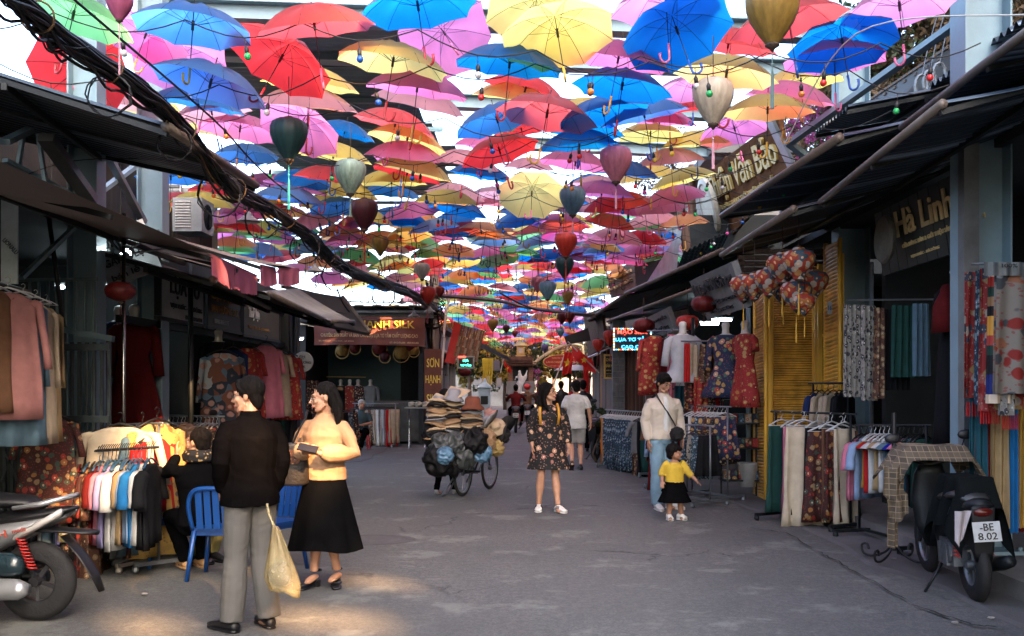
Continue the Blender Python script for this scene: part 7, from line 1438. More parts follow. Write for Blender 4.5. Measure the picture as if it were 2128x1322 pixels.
def motorbike(label, loc, rz, body=BLACK, plate=None, detail=True, lean=0, group=None):
    """local: rear wheel at origin, front towards +Y"""
    r = thing('motorbike', label, 'motorbike', loc, rz, group); r.rotation_euler = (0, rad(lean), rz); P = r
    def mk(n, m, fn, sm=True): b = MB(); fn(b); return b.build(n, m, P, sm)
    wheel(P, (0, 0, .29), .29, .10, 0, spokes=6); wheel(P, (0, 1.25, .29), .29, .08, 0, spokes=6)
    E = lambda y, z, w, hh: [(math.cos(a) * w, y, z + math.sin(a) * hh) for a in [2 * PI * k / 14 for k in range(14)]]
    mk('tail_fairing', body, lambda b: b.loft([E(-.28, .80, .05, .03), E(-.2, .78, .11, .06), E(0, .72, .14, .10), E(.3, .62, .15, .14), E(.5, .5, .14, .16), E(.62, .42, .10, .1)]))
    mk('seat', mat('black_vinyl', (.014, .014, .015), .4, spec=.5), lambda b: b.loft([E(-.18, .82, .10, .03), E(-.05, .85, .14, .05), E(.2, .82, .15, .055), E(.5, .77, .13, .05), E(.6, .76, .08, .03)]))
    mk('leg_shield', body, lambda b: b.loft([[(math.cos(a) * w, y + math.sin(a) * .05, z) for a in [2 * PI * k / 14 for k in range(14)]] for y, z, w in [(.92, .3, .10), (.95, .5, .17), (1.0, .72, .18), (1.02, .92, .14), (1.0, 1.0, .10)]]))
    mk('engine', METAL_GR, lambda b: (b.box((0, .28, .36), (.24, .34, .2)), b.lathe([(.09, -.14), (.1, 0), (.09, .14)], 14, (0, .22, .36), M=Matrix.Rotation(rad(90), 3, 'Y')), [b.box((-.12 - .0, .2 + k * .04, .34), (.06, .015, .17)) for k in range(6)]), False)
    mk('exhaust', METAL_DK, lambda b: b.tube([(.13, .4, .26), (.15, .1, .26), (.17, -.15, .32), (.17, -.3, .36)], [.02, .05, .055, .045], 12))
    mk('mudguard', BLACK, lambda b: b.loft([[(math.cos(a) * w, -.30 + .06 * t, .78 - .42 * t + math.sin(a) * .02) for a in [2 * PI * k / 10 for k in range(10)]] for t, w in [(0, .09), (.4, .085), (.8, .075), (1.0, .06)]]))
    for s in (-1, 1): mk('shock_absorber', RED, lambda b: b.tube([(s * .13, -.02 + .10 * k / 24 + .0, .36 + .26 * k / 24) if False else (s * .13 + .022 * math.cos(k * 1.5), -.02 + .10 * k / 40 + .022 * math.sin(k * 1.5), .36 + .26 * k / 40) for k in range(41)], .006, 4))
    mk('fork', METAL_GR, lambda b: (b.tube([(-.07, 1.25, .29), (-.06, 1.08, .8)], .022, 8), b.tube([(.07, 1.25, .29), (.06, 1.08, .8)], .022, 8)))
    mk('handlebar', BLACK, lambda b: b.tube([(-.34, .86, 1.04), (-.2, .92, 1.06), (0, 1.0, 1.0), (.2, .92, 1.06), (.34, .86, 1.04)], [.018, .014, .03, .014, .018], 8))
    for s in (-1, 1): mk('mirror', BLACK, lambda b: (b.tube([(s * .22, .92, 1.05), (s * .30, .95, 1.22)], .007, 5), b.ball((s * .31, .95, 1.25), .055, 10, (1.3, .3, .8))))
    mk('tail_light', mat('tail_lamp_red', (.08, .008, .006), .2), lambda b: b.ball((0, -.29, .74), .05, 10, (1.6, .5, .7)))
    mk('headlight', mat('lamp_glass', (.5, .52, .55), .1), lambda b: b.ball((0, 1.08, .88), .07, 12, (1.2, .6, .9)))
    mk('side_stand', METAL_DK, lambda b: (b.tube([(-.1, .4, .28), (-.30, .33, .02)], .012, 6), b.box((-.31, .33, .012), (.07, .05, .015))))
    if plate:
        b = MB(); Mx = Matrix.Rotation(rad(-12), 3, 'X'); b.box((0, -.345, .60), (.20, .006, .15), M=Mx); pl = b.build('number_plate', WB, P)
        o1 = None
        for tx, dz, lw in plate:
            o1 = letters(None, tx, (0, 0, 0), lw, .055, (1, 0, 0), (0, 0, 1), BLACK, .003); o1.parent = pl; o1.location = V((0, -.345, .60)) + Mx @ V((0, -.006, dz)); o1.rotation_euler = (rad(-12), 0, 0)
    return r
# silver scooter at the left edge: tail towards the right of the picture
sw = V((Wp(78, 0, 6.75).x, 6.75, 0)); r = thing('scooter', 'silver and black scooter with a red rear spring, cut by the left edge', 'scooter', sw, rad(88)); r.scale = (.94,) * 3
def sp_(n, m, fn, sm=True): b = MB(); fn(b); return b.build(n, m, r, sm)
wheel(r, (0, 0, .29), .285, .10, 0, spokes=5, m=mat('dark_alloy', (.05, .05, .055), .4, .6)); wheel(r, (0, 1.28, .29), .285, .08, 0, spokes=5)
E = lambda y, z, w, hh, p=1: [(math.cos(a) * w, y, z + math.sin(a) * hh) for a in [2 * PI * k / 18 for k in range(18)]]
sp_('side_panel', SILV, lambda b: b.loft([E(-.22, .76, .03, .012), E(-.10, .73, .09, .045), E(.1, .67, .135, .09), E(.35, .60, .155, .135), E(.6, .50, .15, .16), E(.75, .42, .12, .14), E(.85, .33, .08, .06)]))
sp_('rear_panel', BLACK, lambda b: b.loft([E(-.30, .82, .02, .01), E(-.2, .80, .08, .03), E(0, .765, .125, .04), E(.3, .73, .145, .055)]))
sp_('seat', MATS['black_vinyl'] if 'black_vinyl' in MATS else BLACK, lambda b: b.loft([E(-.05, .83, .06, .02), E(.05, .86, .12, .045), E(.3, .87, .14, .06), E(.55, .84, .14, .07), E(.85, .80, .12, .06), E(.95, .78, .06, .03)]))
sp_('grab_rail', SILV, lambda b: b.tube([(-.15, .10, .83), (-.13, -.10, .86), (-.05, -.27, .905), (.05, -.27, .905), (.13, -.10, .86), (.15, .10, .83)], [.016, .02, .018, .018, .02, .016], 8))
sp_('tail_lamp', mat('clear_lamp', (.55, .52, .5), .08, spec=.8), lambda b: b.loft([[(-.12 + q * .045, -.235 + .34 * t, .80 - .19 * t + dz) for q, dz in ((0, .03), (1, .0), (0, -.03), (-.6, 0))] for t in (0, .5, 1)]))
sp_('tail_lamp', MATS['clear_lamp'], lambda b: b.loft([[(.12 + q * .045, -.235 + .34 * t, .80 - .19 * t + dz) for q, dz in ((0, .03), (-1, .0), (0, -.03), (.6, 0))] for t in (0, .5, 1)]))
sp_('mudguard', BLACK, lambda b: (b.loft([[(math.cos(a) * w, y, z + math.sin(a) * .018) for a in [2 * PI * k / 10 for k in range(10)]] for y, z, w in [(.1, .66, .08), (-.15, .66, .10), (-.36, .645, .09), (-.44, .64, .04)]]), b.loft([[(math.cos(a) * w, y + math.sin(a) * .012, z) for a in [2 * PI * k / 10 for k in range(10)]] for y, z, w in [(-.2, .62, .07), (-.33, .48, .075), (-.42, .34, .07), (-.47, .22, .045)]])))
sp_('shock_absorber', RED, lambda b: b.tube([(-.14 + .028 * math.cos(k * .9), .05 - .09 * k / 70 + .028 * math.sin(k * .9), .62 - .22 * k / 70) for k in range(71)], .0065, 5))
sp_('engine_cover', mat('black_gloss', (.012, .03, .04), .25, spec=.6), lambda b: b.loft([[(-.15 + math.cos(a) * .05, y, z + math.sin(a) * hh) for a in [2 * PI * k / 12 for k in range(12)]] for y, z, hh in [(.02, .42, .05), (.1, .43, .085), (.35, .44, .09), (.48, .42, .06)]]))
sp_('exhaust', SILV, lambda b: b.loft([[(-.17 + math.cos(a) * .055, y, z + math.sin(a) * hh) for a in [2 * PI * k / 16 for k in range(16)]] for y, z, hh in [(-.02, .26, .04), (.05, .26, .075), (.35, .26, .08), (.55, .25, .05)]]))
sp_('engine', METAL_DK, lambda b: (b.box((0, .42, .36), (.22, .5, .24)), b.tube([(.1, -.02, .3), (.1, .5, .32)], .05, 8)))
sp_('front_fairing', SILV, lambda b: b.loft([[(math.cos(a) * w, y + math.sin(a) * .07, z) for a in [2 * PI * k / 14 for k in range(14)]] for y, z, w in [(.95, .3, .12), (1.0, .55, .18), (1.05, .8, .18), (1.08, 1.0, .1)]]))
sp_('handlebar', BLACK, lambda b: b.tube([(-.34, .9, 1.06), (0, 1.02, 1.03), (.34, .9, 1.06)], .02, 8))
o = letters(None, 'SH', (0, 0, 0), .12, .055, (0, -1, .22), (0, .22, 1), mat('red_badge', (.45, .06, .03), .4), .003); o.parent = r; o.location = (-.158, .20, .64)
o = letters(None, 'mode', (0, 0, 0), .10, .03, (0, -1, .22), (0, .22, 1), MATS['red_badge'], .003); o.parent = r; o.location = (-.14, .06, .675)
# motorbike at right seen from behind, draped with cloths
mp = V((Wp(2030, 0, 7.35).x, 7.35, 0)); r = motorbike('dark motorbike at right seen from behind, draped with a black cloth, plate -BE 8.02', mp, rad(-6), METAL_DK, [('-BE', .034, .10), ('8.02', -.034, .14)], lean=-4); r.scale = (.94,) * 3
def drape(label, m, c, wx, wy, hang, seed, name='cloth', rz=0):
    c = V(c); b = MB(c); Mz = Matrix.Rotation(rz, 3, 'Z')
    def fn(u, v):
        x, y = (u - .5) * 2, (v - .5) * 2; d = max(0, abs(x) - .35) ** 1.2 * hang; d2 = max(0, abs(y) - .6) * hang * .8
        xx = min(abs(x), .35) / .35 * wx * .7 + max(0, abs(x) - .35) * wx * .55
        f = .03 * math.sin(y * 9 + seed + x * 2) * max(0, abs(x) - .3) * 2
        return c + Mz @ V((math.copysign(xx + f, x), y * wy, -d - d2 + .015 * noise.noise(V((x * 3, y * 3, seed)))))
    b.grid(fn, 30, 30); b.grid(lambda u, v: fn(u, v) - V((0, 0, .004)), 30, 30, True); return tag(b.build(name, m, smooth=True), label, 'cloth')
drape('black cloth thrown over the seat of the right motorbike', mat('black_drape', (.007, .009, .009), .95, bump=.4, spec=.05), mp + V((.0, .17, .915)), .18, .36, .62, 3, rz=rad(-6))
PLD = plaid('plaid_shirt_cloth', (.045, .036, .026), (.09, .066, .042), (.20, .15, .10), 11)
drape('brown plaid shirt spread over the handlebars of the right motorbike', PLD, mp + V((-.02, .80, 1.11)), .33, .28, .34, 8, 'plaid_shirt', rz=rad(-4))
b = MB(Wp(1865, 960, 7.9)); A = Wp(1838, 965, 7.95); b.grid(lambda u, v: A + V((.17 * u - .02 * v + (.05 * v if v > .6 else 0), .03 * math.sin(u * 9), -.42 * v - .04 * math.sin(u * 4))), 12, 14); b.grid(lambda u, v: A + V((.03 + .09 * u, .02 + .03 * math.sin(u * 9), -.40 - .27 * v)), 8, 8); tag(b.build('sleeve', PLD, smooth=True), 'hanging plaid sleeve of the shirt on the motorbike', 'sleeve')
b = MB(mp); A = Wp(1978, 1068, 6.9); b.grid(lambda u, v: A + V((.02 + .12 * u * (1 - .5 * v), -.02 * math.sin(u * 6), .02 - .26 * v + .12 * v * abs(u - .45))), 10, 10); tag(b.build('rag', mat('pale_rag', (.42, .38, .40), .9), smooth=True), 'pale rag half covering the number plate of the right motorbike', 'cloth')
c = Gp(1860, 1150); c = V((Wp(1858, 0, 8.9).x, 8.9, 0)); r = thing('coat_stand', 'black wrought-iron scroll-footed stand behind the right motorbike', 'stand', c); b = MB(c); b.tube([c + V((0, 0, .12)), c + V((0, 0, 1.35))], .022, 8); b.build('post', BLACK, r)
for k in range(4):
    a = rad(40 + 90 * k); d = V((math.cos(a), math.sin(a), 0)); b = MB(c); b.tube(catmull([c + V((0, 0, .25)), c + d * .06 + V((0, 0, .12)), c + d * .2 + V((0, 0, .05)), c + d * .30 + V((0, 0, .06)), c + d * .32 + V((0, 0, .13)), c + d * .27 + V((0, 0, .15)), c + d * .25 + V((0, 0, .10))], 4), .012, 6); b.build('foot', BLACK, r)
motorbike('parked motorbike half hidden by the woman in the apricot blouse', V((Wp(598, 0, 12.2).x, 12.2, 0)), rad(60), METAL_DK)
motorbike('second parked motorbike behind the first at left with a round mirror', V((Wp(560, 0, 14.0).x, 14.0, 0)), rad(48), BLACK)
motorbike('black scooter parked on the right behind the man in white', V((Wp(1238, 0, 21.0).x, 21.0, 0)), rad(-20), BLACK)
for i, (px, Y, lab, m1, helm) in enumerate([(1072, 33, 'red', 'dark red', 'black'), (1096, 36, 'brown', 'brown', 'red')]):
    q = V((Wp(px, 0, Y).x, Y, 0)); motorbike(f'{["nearer", "farther"][i]} motorbike ridden away down the middle of the street', q, 0, BLACK, [('29-H', .034, .12), ('4416', -.034, .14)])
    RJ = {k: V(v) + V((0, 0, .38)) for k, v in SEAT.items()}; RJ.update(wrR=V((-.3, -.5, 1.08)), wrL=V((.3, -.5, 1.08)), elR=V((-.3, -.2, 1.1)), elL=V((.3, -.2, 1.1)), anR=V((-.18, -.28, .38)), anL=V((.18, -.28, .38)), knR=V((-.2, -.4, .78)), knL=V((.2, -.4, .78)))
    pr, j, h, M = human(f'motorbike rider in a {m1} top seen from behind, {"black hair" if i == 0 else "red helmet"}', q + V((0, .3, .0)), rad(180), RJ, SKIN, vox=.015, face=False, hands=((0, -1, 0), (0, -1, 0)))
    short_hair(pr, h, M) if i == 0 else None; top(pr, j, 'jacket', fab(m1), hem=.85, vox=.02); trousers(pr, j, BSK, wz=.92, vox=.02)
    if i: b = MB(); b.ball(h(0, .01, .04), .125, 14, (1, 1, .95), M); b.build('helmet', RED, pr, True)
    shoe(pr, j['anR'], 0, BLACK, z0=.3); shoe(pr, j['anL'], 0, BLACK, z0=.3)
# ================= hat vendor's bicycle =================
bw = V((Wp(962, 0, 14.3).x, 14.3, 0)); hdg = math.atan2(-(Wp(1014, 0, 14.9).x - bw.x), .95); r = thing('bicycle', 'black bicycle buried under stacks of hats and plastic bags', 'bicycle', bw, hdg)
wheel(r, (0, 0, .335), .335, .035, 0, spokes=28, m=METAL_GR); wheel(r, (0, 1.05, .335), .335, .035, 0, spokes=28, m=METAL_GR)
def bp_(n, m, pts, rr=.014, nn=7): b = MB(); b.tube(pts, rr, nn); return b.build(n, m, r, True)
bp_('frame_tube', BLACK, [(0, 0, .335), (0, .42, .30), (0, .30, .85)]); bp_('frame_tube', BLACK, [(0, .42, .30), (0, .92, .80), (0, .32, .80)]); bp_('fork', BLACK, [(0, 1.05, .335), (0, .95, .70), (0, .90, 1.02)])
bp_('handlebar', CHROME, [(-.28, .78, 1.06), (-.1, .9, 1.08), (.1, .9, 1.08), (.28, .78, 1.06)]); bp_('seat', BLACK, [(0, .18, .88), (0, .38, .90)], [.09, .03], 8); bp_('crank', METAL_GR, [(-.12, .42, .16), (-.06, .42, .30), (.06, .42, .30), (.12, .42, .44)], .012)
b = MB(); b.box((0, 0, .72), (.6, .55, .03)); b.box((0, .05, .36), (.5, .03, .03)); [b.tube([(s * .06, 0, .335), (s * .25, -.1, .72)], .01, 5) for s in (-1, 1)]; b.build('carrier', METAL_DK, r)
b = MB(); b.tube([(-.1, -.05, .30), (-.26, -.15, .02)], .012, 6); b.tube([(-.1, .05, .30), (-.26, .05, .02)], .012, 6); b.tube([(-.26, -.15, .015), (-.26, .05, .015)], .012, 6); b.build('stand', METAL_GR, r)
def hat(p, R_, Hh, m, label, kind='sun', tilt=(0, 0), group='hats stacked on the bicycle', band=None):
    p = V(p); pr = {'sun': [(R_, -.012), (R_ * .98, .0), (R_ * .62, .028), (R_ * .5, .04), (R_ * .47, Hh * .7), (R_ * .36, Hh), (.01, Hh * 1.03)], 'cone': [(R_, 0), (R_ * .97, .012), (R_ * .5, Hh * .52), (.01, Hh)], 'bucket': [(R_ * .85, -.02), (R_ * .82, 0), (R_ * .56, .05), (R_ * .54, Hh * .8), (R_ * .4, Hh), (.01, Hh * 1.02)]}[kind]
    r_ = thing('hat', label, 'hat', p, 0, group); r_.rotation_euler = (rad(tilt[0]), rad(tilt[1]), U(0, 6)); b = MB(); n = 26
    b.loft([[(math.cos(a) * q, math.sin(a) * q, z + .012 * math.sin(a * 3 + p.z * 40) * (q / R_) ** 2) for a in [2 * PI * k / n for k in range(n)]] for q, z in pr]); b.build('crown', m, r_, True)
    if band: b = MB(); b.lathe([(R_ * .515, .042), (R_ * .51, .042 + .03), (R_ * .49, .075)], n, cap=False); b.build('band', band, r_, True)
    return r_
STR = mat('straw', (.34, .21, .11), .8, var=.2, s=6, bump=.6, fine=60); STRL = mat('pale_straw', (.50, .37, .23), .8, var=.15, bump=.6); FEL = [mat('hat_black', (.02, .018, .018), .85), mat('hat_grey', (.28, .28, .30), .85), mat('hat_brown', (.20, .06, .03), .9, bump=.9, fine=50), mat('hat_rose', (.38, .2, .16), .85)]
k = 0
for col, (px, pt, pb_, Y, tlt) in enumerate([(905, 835, 905, 14.0, -14), (938, 838, 905, 14.05, -12), (980, 852, 902, 14.0, 2)]):
    n = 10
    for i in range(n):
        py = pb_ - (pb_ - pt) * i / (n - 1); m = [STR, FEL[0], STRL, STR, FEL[1], FEL[0], STRL, STR, FEL[0], STRL][(i + col * 3) % 10]
        hat(Wp(px + (i * .6 if col < 2 else 0), py, Y), .185 - .004 * i, .10, m, f'{ {id(STR): "straw", id(STRL): "pale straw", id(FEL[0]): "black", id(FEL[1]): "grey"}[id(m)]} brimmed hat in the {["left", "middle", "right"][col]} hat stack on the bicycle, {orde(i)} from the bottom', tilt=(U(-4, 4), tlt + U(-4, 4)), band=FEL[(i // 2) % 3]); k += 1
hat(Wp(982, 848, 13.95), .20, .16, FEL[2], 'rust-brown knitted bucket hat on top of the right hat stack', 'bucket')
hat(Wp(943, 830, 13.95), .17, .15, FEL[1], 'pale grey cap on top of the middle hat stack', 'bucket', (0, -6))
hat(Wp(946, 826, 14.1), .25, .17, STRL, 'pointed conical straw hat tilted at the top of the load', 'cone', (8, 20))
hat(Wp(912, 838, 14.2), .23, .15, STRL, 'second conical straw hat behind the tall one', 'cone', (10, -12))
for i, (px, py, R_, m, tl) in enumerate([(1015, 880, .2, FEL[1], (50, 30)), (1030, 888, .15, STRL, (40, 50)), (1040, 900, .17, FEL[0], (60, 40)), (1006, 905, .19, STR, (30, 20)), (1052, 882, .15, FEL[0], (60, 10)), (1048, 910, .13, FEL[3], (70, 20)), (1026, 925, .12, FEL[0], (60, -20)), (1018, 862, .14, FEL[3], (30, 10))]):
    hat(Wp(px, py, 14.3 + .08 * i), R_, .1, m, f'loose hat hanging at the back of the bicycle load, {orde(i)} from the top left', 'sun', tl)
def bagball(px, py, Y, rx, m, label, sq=(1, .8, 1), s=9, amp=.04):
    c = Wp(px, py, Y); R_ = rx * Y / F; b = MB(c); b.ball(c, R_, 14, sq); o = b.build('plastic_bag', m); remesh(o, R_ * .09, 1, lambda p: R_ * .28 * (1 - 2 * abs(noise.noise(V(p) * (3 / R_) * .6 + V((px, 0, 0)))))); tag(o, label, 'bag', 'bags hung on the bicycle'); return o
FILM = mat('clear_grey_film', (.07, .08, .08), .45, var=.6, s=9, bump=.9, fine=12, spec=.35); BLF = mat('blue_film', (.10, .22, .34), .4, var=.4, bump=.8, fine=12, spec=.4); BKF = mat('black_film', (.008, .008, .009), .6, bump=.8, fine=14, spec=.15)
for a in [(905, 905, 14.0, 24, BKF, 'black bag under the left hat stack'), (917, 925, 13.8, 22, FILM, 'clear plastic bag of goods left on the bicycle'), (948, 920, 13.8, 20, FILM, 'clear bag with a patterned hat in the middle of the bicycle load'), (985, 917, 13.85, 26, BKF, 'black cap with white emblem under the brown knitted hat'), (913, 955, 13.75, 30, BKF, 'large black bag hanging lowest left of the bicycle'), (925, 947, 13.6, 16, BLF, 'small pale blue plastic bag in front of the black bag'), (965, 945, 13.9, 26, FILM, 'grey clear bag hanging over the rear wheel'), (1002, 942, 13.9, 18, BLF, 'teal plastic bag right of the rear wheel'), (940, 965, 13.9, 22, BKF, 'black bag beside the rear wheel spokes'), (1010, 915, 14.1, 20, STR, 'straw basket bag behind the teal bag'), (1030, 930, 14.4, 16, mat('yellow_print_bag', (.45, .32, .12), .6, bump=.6), 'yellow printed bag at the front wheel'), (1042, 905, 14.6, 16, FEL[0], 'black cloth bag at the front of the bicycle load')]: bagball(*a)
VJ = dict(hiR=(-.09, 0, .9), anL=(.1, .1, .085), anR=(-.1, -.12, .085))
ve, j, h, M = human('hat vendor in black trousers hidden behind the hats, only the legs showing', V((Wp(925, 0, 14.6).x, 14.6, 0)), rad(150), VJ, SKIN, s=.9, vox=.012, face=False, fem=True)
short_hair(ve, h, M); top(ve, j, 'jacket', BKJ, hem=.8, vox=.016); trousers(ve, j, BSK, vox=.014, w=.8); shoe(ve, j['anR'], 0, FEL[1]); shoe(ve, j['anL'], 30, FEL[1])

# ================= far end: gate pier, arch, flags, trees =================
BRK = mat('brown_brick', (.24, .12, .07), .85, var=.4, s=6, bump=.4); TIL = mat('old_roof_tile', (.13, .06, .04), .85, var=.5, s=5)
c = V((Wp(1082, 0, 54).x, 54, 0)); r = thing('gate_pier', 'brick gate pier with tiled roof and a yellow lantern house on top', 'gate', c)
b = MB(c); b.box(c + V((0, 0, .9)), (1.5, 1.2, 1.8)); b.build('plinth', GRB, r)
for s in (-1, 1):
    for k in range(20): b = MB(c); b.box(c + V((s * .55, -.5, .4 + k * .11)), (.24, .18, .10)); b.build('brick', BRK, r)
b = MB(c); b.box(c + V((0, .1, 1.4)), (1.3, .5, 2.6)); b.build('niche', mat('dark_niche', (.05, .06, .055), .8), r)
for k in range(5):
    for q in range(11): b = MB(c); b.box(c + V((-.85 + q * .17 * (1 - k * .11) + k * .09, -.75 + k * .16, 2.68 + k * .13)), (.15 * (1 - k * .1), .22, .05)); b.build('roof_tile', TIL, r)
b = MB(c); b.box(c + V((0, 0, 2.85)), (1.3, .9, .55)); b.build('roof_core', TIL, r)
OCH = mat('ochre_lantern_house', (.62, .38, .12), .7); b = MB(c); b.box(c + V((0, 0, 3.45)), (.42, .4, .5)); b.lathe([(.42, 3.72), (.3, 3.82), (.04, 4.05)], 4, c); b.box(c + V((0, 0, 3.18)), (.55, .5, .06)); ho = b.build('lantern_house', OCH, r)
b = MB(c); b.box(c + V((0, -.21, 3.47)), (.22, .03, .26)); b.build('opening', mat('pale_glow', (.6, .5, .4), .7), r)
c2 = c + V((-.02, -.62, 1.1)); b = MB(c2)
b.tube(catmull([c2 + V(p) for p in [(-.12, 0, 0), (-.1, 0, .3), (-.02, 0, .55), (.04, 0, .8), (-.02, 0, .98), (-.02, 0, 1.12)]], 4), [.2] * 5 + [.19] * 5 + [.15] * 5 + [.11] * 4 + [.085] * 2, 10); b.ball(c2 + V((-.03, 0, 1.2)), .09, 10)
b.tube(catmull([c2 + V(p) for p in [(.02, 0, .6), (.18, 0, .75), (.3, 0, 1.0), (.36, 0, 1.3)]], 4), [.12] * 4 + [.1] * 5 + [.05] * 4, 8); b.tube([c2 + V((0, 0, .85)), c2 + V((-.22, 0, .95)), c2 + V((-.28, 0, .75))], [.06, .05, .04], 8); b.tube([c2 + V((.1, 0, .1)), c2 + V((.3, 0, -.3))], [.14, .2], 8)
o = b.build('statue', WHITE, smooth=True); remesh(o, .04, 2); tag(o, 'white carved figure with a raised arm in the niche of the gate pier', 'statue')
# arch
ca = V((Wp(1150, 0, 56).x, 56, 0)); r = thing('street_arch', 'cream arched gateway over the end of the street', 'arch', ca)
pts = [Wp(1095, 850, 56)] + [Wp(1095 + 115 * t, 768 - 52 * math.sin(t * PI * .6), 56) for t in [k / 10 for k in range(11)]] + [Wp(1222, 850, 56)]
b = MB(ca); b.tube(pts, .09, 6, flat=1.2); b.build('arch_band', mat('cream_arch', (.55, .42, .22), .8), r, True)
for k in range(9):
    t = (k + .5) / 9; p = Wp(1100 + 108 * t, 757 - 50 * math.sin(t * PI * .6), 55.8); b = MB(ca); b.lathe([(.05, -.1), (.08, 0), (.05, .1)], 6, p); b.build('baluster', MATS['cream_arch'], r)
c = Wp(1165, 752, 50); r = thing('oval_sign', 'oval red sign with gold rim and lettering LÀNG NGHỀ at the far end', 'sign', c); Mx = Matrix.Rotation(rad(90), 3, 'X')
b = MB(c); b.lathe([(.88, -.02), (.9, 0), (.88, .02)], 30, c, 1, .36 / .9, M=Mx); b.build('rim', GOLD, r); b = MB(c); b.lathe([(.83, .02), (.83, .045)], 30, c, 1, .36 / .9, M=Mx); b.build('panel', mat('sign_red', (.42, .02, .02), .5), r)
for tx, dz, lw, lh in [('TRUNG TÂM THƯƠNG MẠI', .19, .9, .1), ('LÀNG NGHỀ DỆT LỤA', 0, 1.45, .16), ('GIỚI THIỆU, QUẢNG BÁ SẢN PHẨM', -.2, 1.1, .09)]: letters(r, tx, c + V((0, -.05, dz)), lw, lh, (1, 0, 0), (0, 0, 1), YL, .01)
def leafcloud(b, c, R_, n, sz, sq=(1, 1, 1), rr=None):
    c = V(c)
    for i in range(n):
        d = V((RN.gauss(0, 1), RN.gauss(0, 1), RN.gauss(0, 1))).normalized() * R_ * U(.3, 1) ** .5; p = c + V((d.x * sq[0], d.y * sq[1], d.z * sq[2]))
        a = V((U(-1, 1), U(-1, 1), U(-1, 1))).normalized() * sz * U(.5, 1.2); e = a.cross(V((U(-1, 1), U(-1, 1), U(-1, 1)))).normalized() * sz * .45
        b.add([p - a, p + e, p + a, p - e], [(0, 1, 2, 3)])
LFD = mat('dark_leaf', (.05, .075, .025), .6, var=.5, s=2, trans=.35); LFY = mat('yellow_leaf', (.42, .30, .05), .6, var=.4, s=2, trans=.4); LFB = mat('brown_leaf', (.20, .13, .07), .7, var=.5, s=2, trans=.3); LFP = mat('pink_bract', (.55, .10, .32), .6, var=.3, trans=.4); BRKT = mat('bark', (.10, .07, .05), .9, bump=.5)
def tree(label, base, hgt, crowns, mats, n, sz, trunk=.15, name='tree', group=None):
    base = V(base); r = thing(name, label, 'tree' if name == 'tree' else 'plant', base, 0, group); b = MB(base); t0 = base + V((0, 0, hgt * .45)); b.tube([base, base + V((U(-.1, .1), 0, hgt * .2)), t0], [trunk, trunk * .8, trunk * .6], 8)
    for c, R_ in crowns:
        c = V(c); b.tube([t0, t0.lerp(c, .5) + V((U(-.2, .2), 0, .2)), c], [trunk * .5, trunk * .3, trunk * .1], 6)
        for k in range(7): d = V((U(-1, 1), U(-1, 1), U(-.5, 1))).normalized() * R_ * .95; b.tube([c - d * .2, c + d * .5 + V((U(-.1, .1), U(-.1, .1), .1)) * R_, c + d], [trunk * .14, trunk * .09, trunk * .03], 4)
    b.build('trunk', BRKT, r, True)
    for m, fr in mats:
        b = MB(base)
        for c, R_ in crowns:
            for q in range(int(14 * R_) + 4): d = V((RN.gauss(0, 1), RN.gauss(0, 1), RN.gauss(0, 1))).normalized() * R_ * U(.35, 1); leafcloud(b, V(c) + d, R_ * U(.14, .3), int(n * fr / (14 * R_ + 4)), sz)
        b.build('crown', m, r)
    return r
tree('bare-looking tree with small brown leaves behind the upper right roofs', (8.5, 19, 0), 7, [(Wp(1870, 90, 19), 1.5), (Wp(1960, 160, 19), 1.5), (Wp(1830, 180, 19), 1.2), (Wp(2060, 120, 19), 1.5), (Wp(2120, 40, 19), 1.4), (Wp(1900, -20, 19), 1.2), (Wp(1760, 150, 20), 1.0)], [(LFB, 1), (LFD, .35)], 2600, .085, .2)
tree('bougainvillea with pink blossoms behind the roof at upper right', (6.5, 21, 0), 5.5, [(Wp(1690, 262, 21), .75), (Wp(1660, 300, 21), .7), (Wp(1720, 240, 22), .6), (Wp(1700, 320, 20), .6)], [(LFP, .8), (LFB, .7), (LFD, .3)], 900, .05, .08)
tree('tangle of brown leaves and twigs behind the plaster house', (5.5, 30, 0), 7.5, [(Wp(1330, 380, 30), 1.2), (Wp(1400, 350, 30), 1.2)], [(LFB, 1)], 900, .06, .12)
for i, (px, py, Y, R_, ms) in enumerate([(1010, 745, 62, 1.6, [(LFY, 1), (LFD, .5)]), (1050, 725, 64, 1.8, [(LFD, 1), (LFB, .4)]), (1120, 735, 63, 1.5, [(LFD, 1), (LFY, .3)]), (1185, 725, 64, 1.6, [(LFY, .8), (LFB, .6)]), (1225, 740, 62, 1.5, [(LFD, 1), (LFB, .5)]), (975, 720, 60, 1.6, [(LFD, 1), (LFY, .4)]), (1150, 705, 70, 2.0, [(LFB, 1), (LFY, .5)]), (1090, 710, 72, 2.0, [(LFD, 1), (LFY, .5)])]):
    c = Wp(px, py, Y); tree(['yellow-leaved tree at the far end left of the gate pier', 'dark tree directly behind the gate pier', 'dark tree right behind the flower arch', 'yellowish tree over the oval red sign', 'dark tree at the far right end behind the flags', 'dark tree at the far left end above the awnings', 'brownish tall tree farthest back in the middle', 'tall green tree behind the lantern house'][i], (c.x, Y, 0), c.z + 1, [(c, R_), (c + V((.8, 0, -.9)), R_ * .7), (c + V((-.9, 0, -.7)), R_ * .7)], ms, 700, .15, .15)
tree('flowering climber over the gate arch', (Wp(1120, 0, 54.5).x, 54.6, 0), 3.2, [(Wp(1112, 770, 54.5), .45), (Wp(1120, 790, 54.5), .4), (Wp(1108, 815, 54.5), .4), (Wp(1105, 835, 54.5), .4)], [(LFP, .6), (LFD, .6)], 500, .06, .05, 'climber')
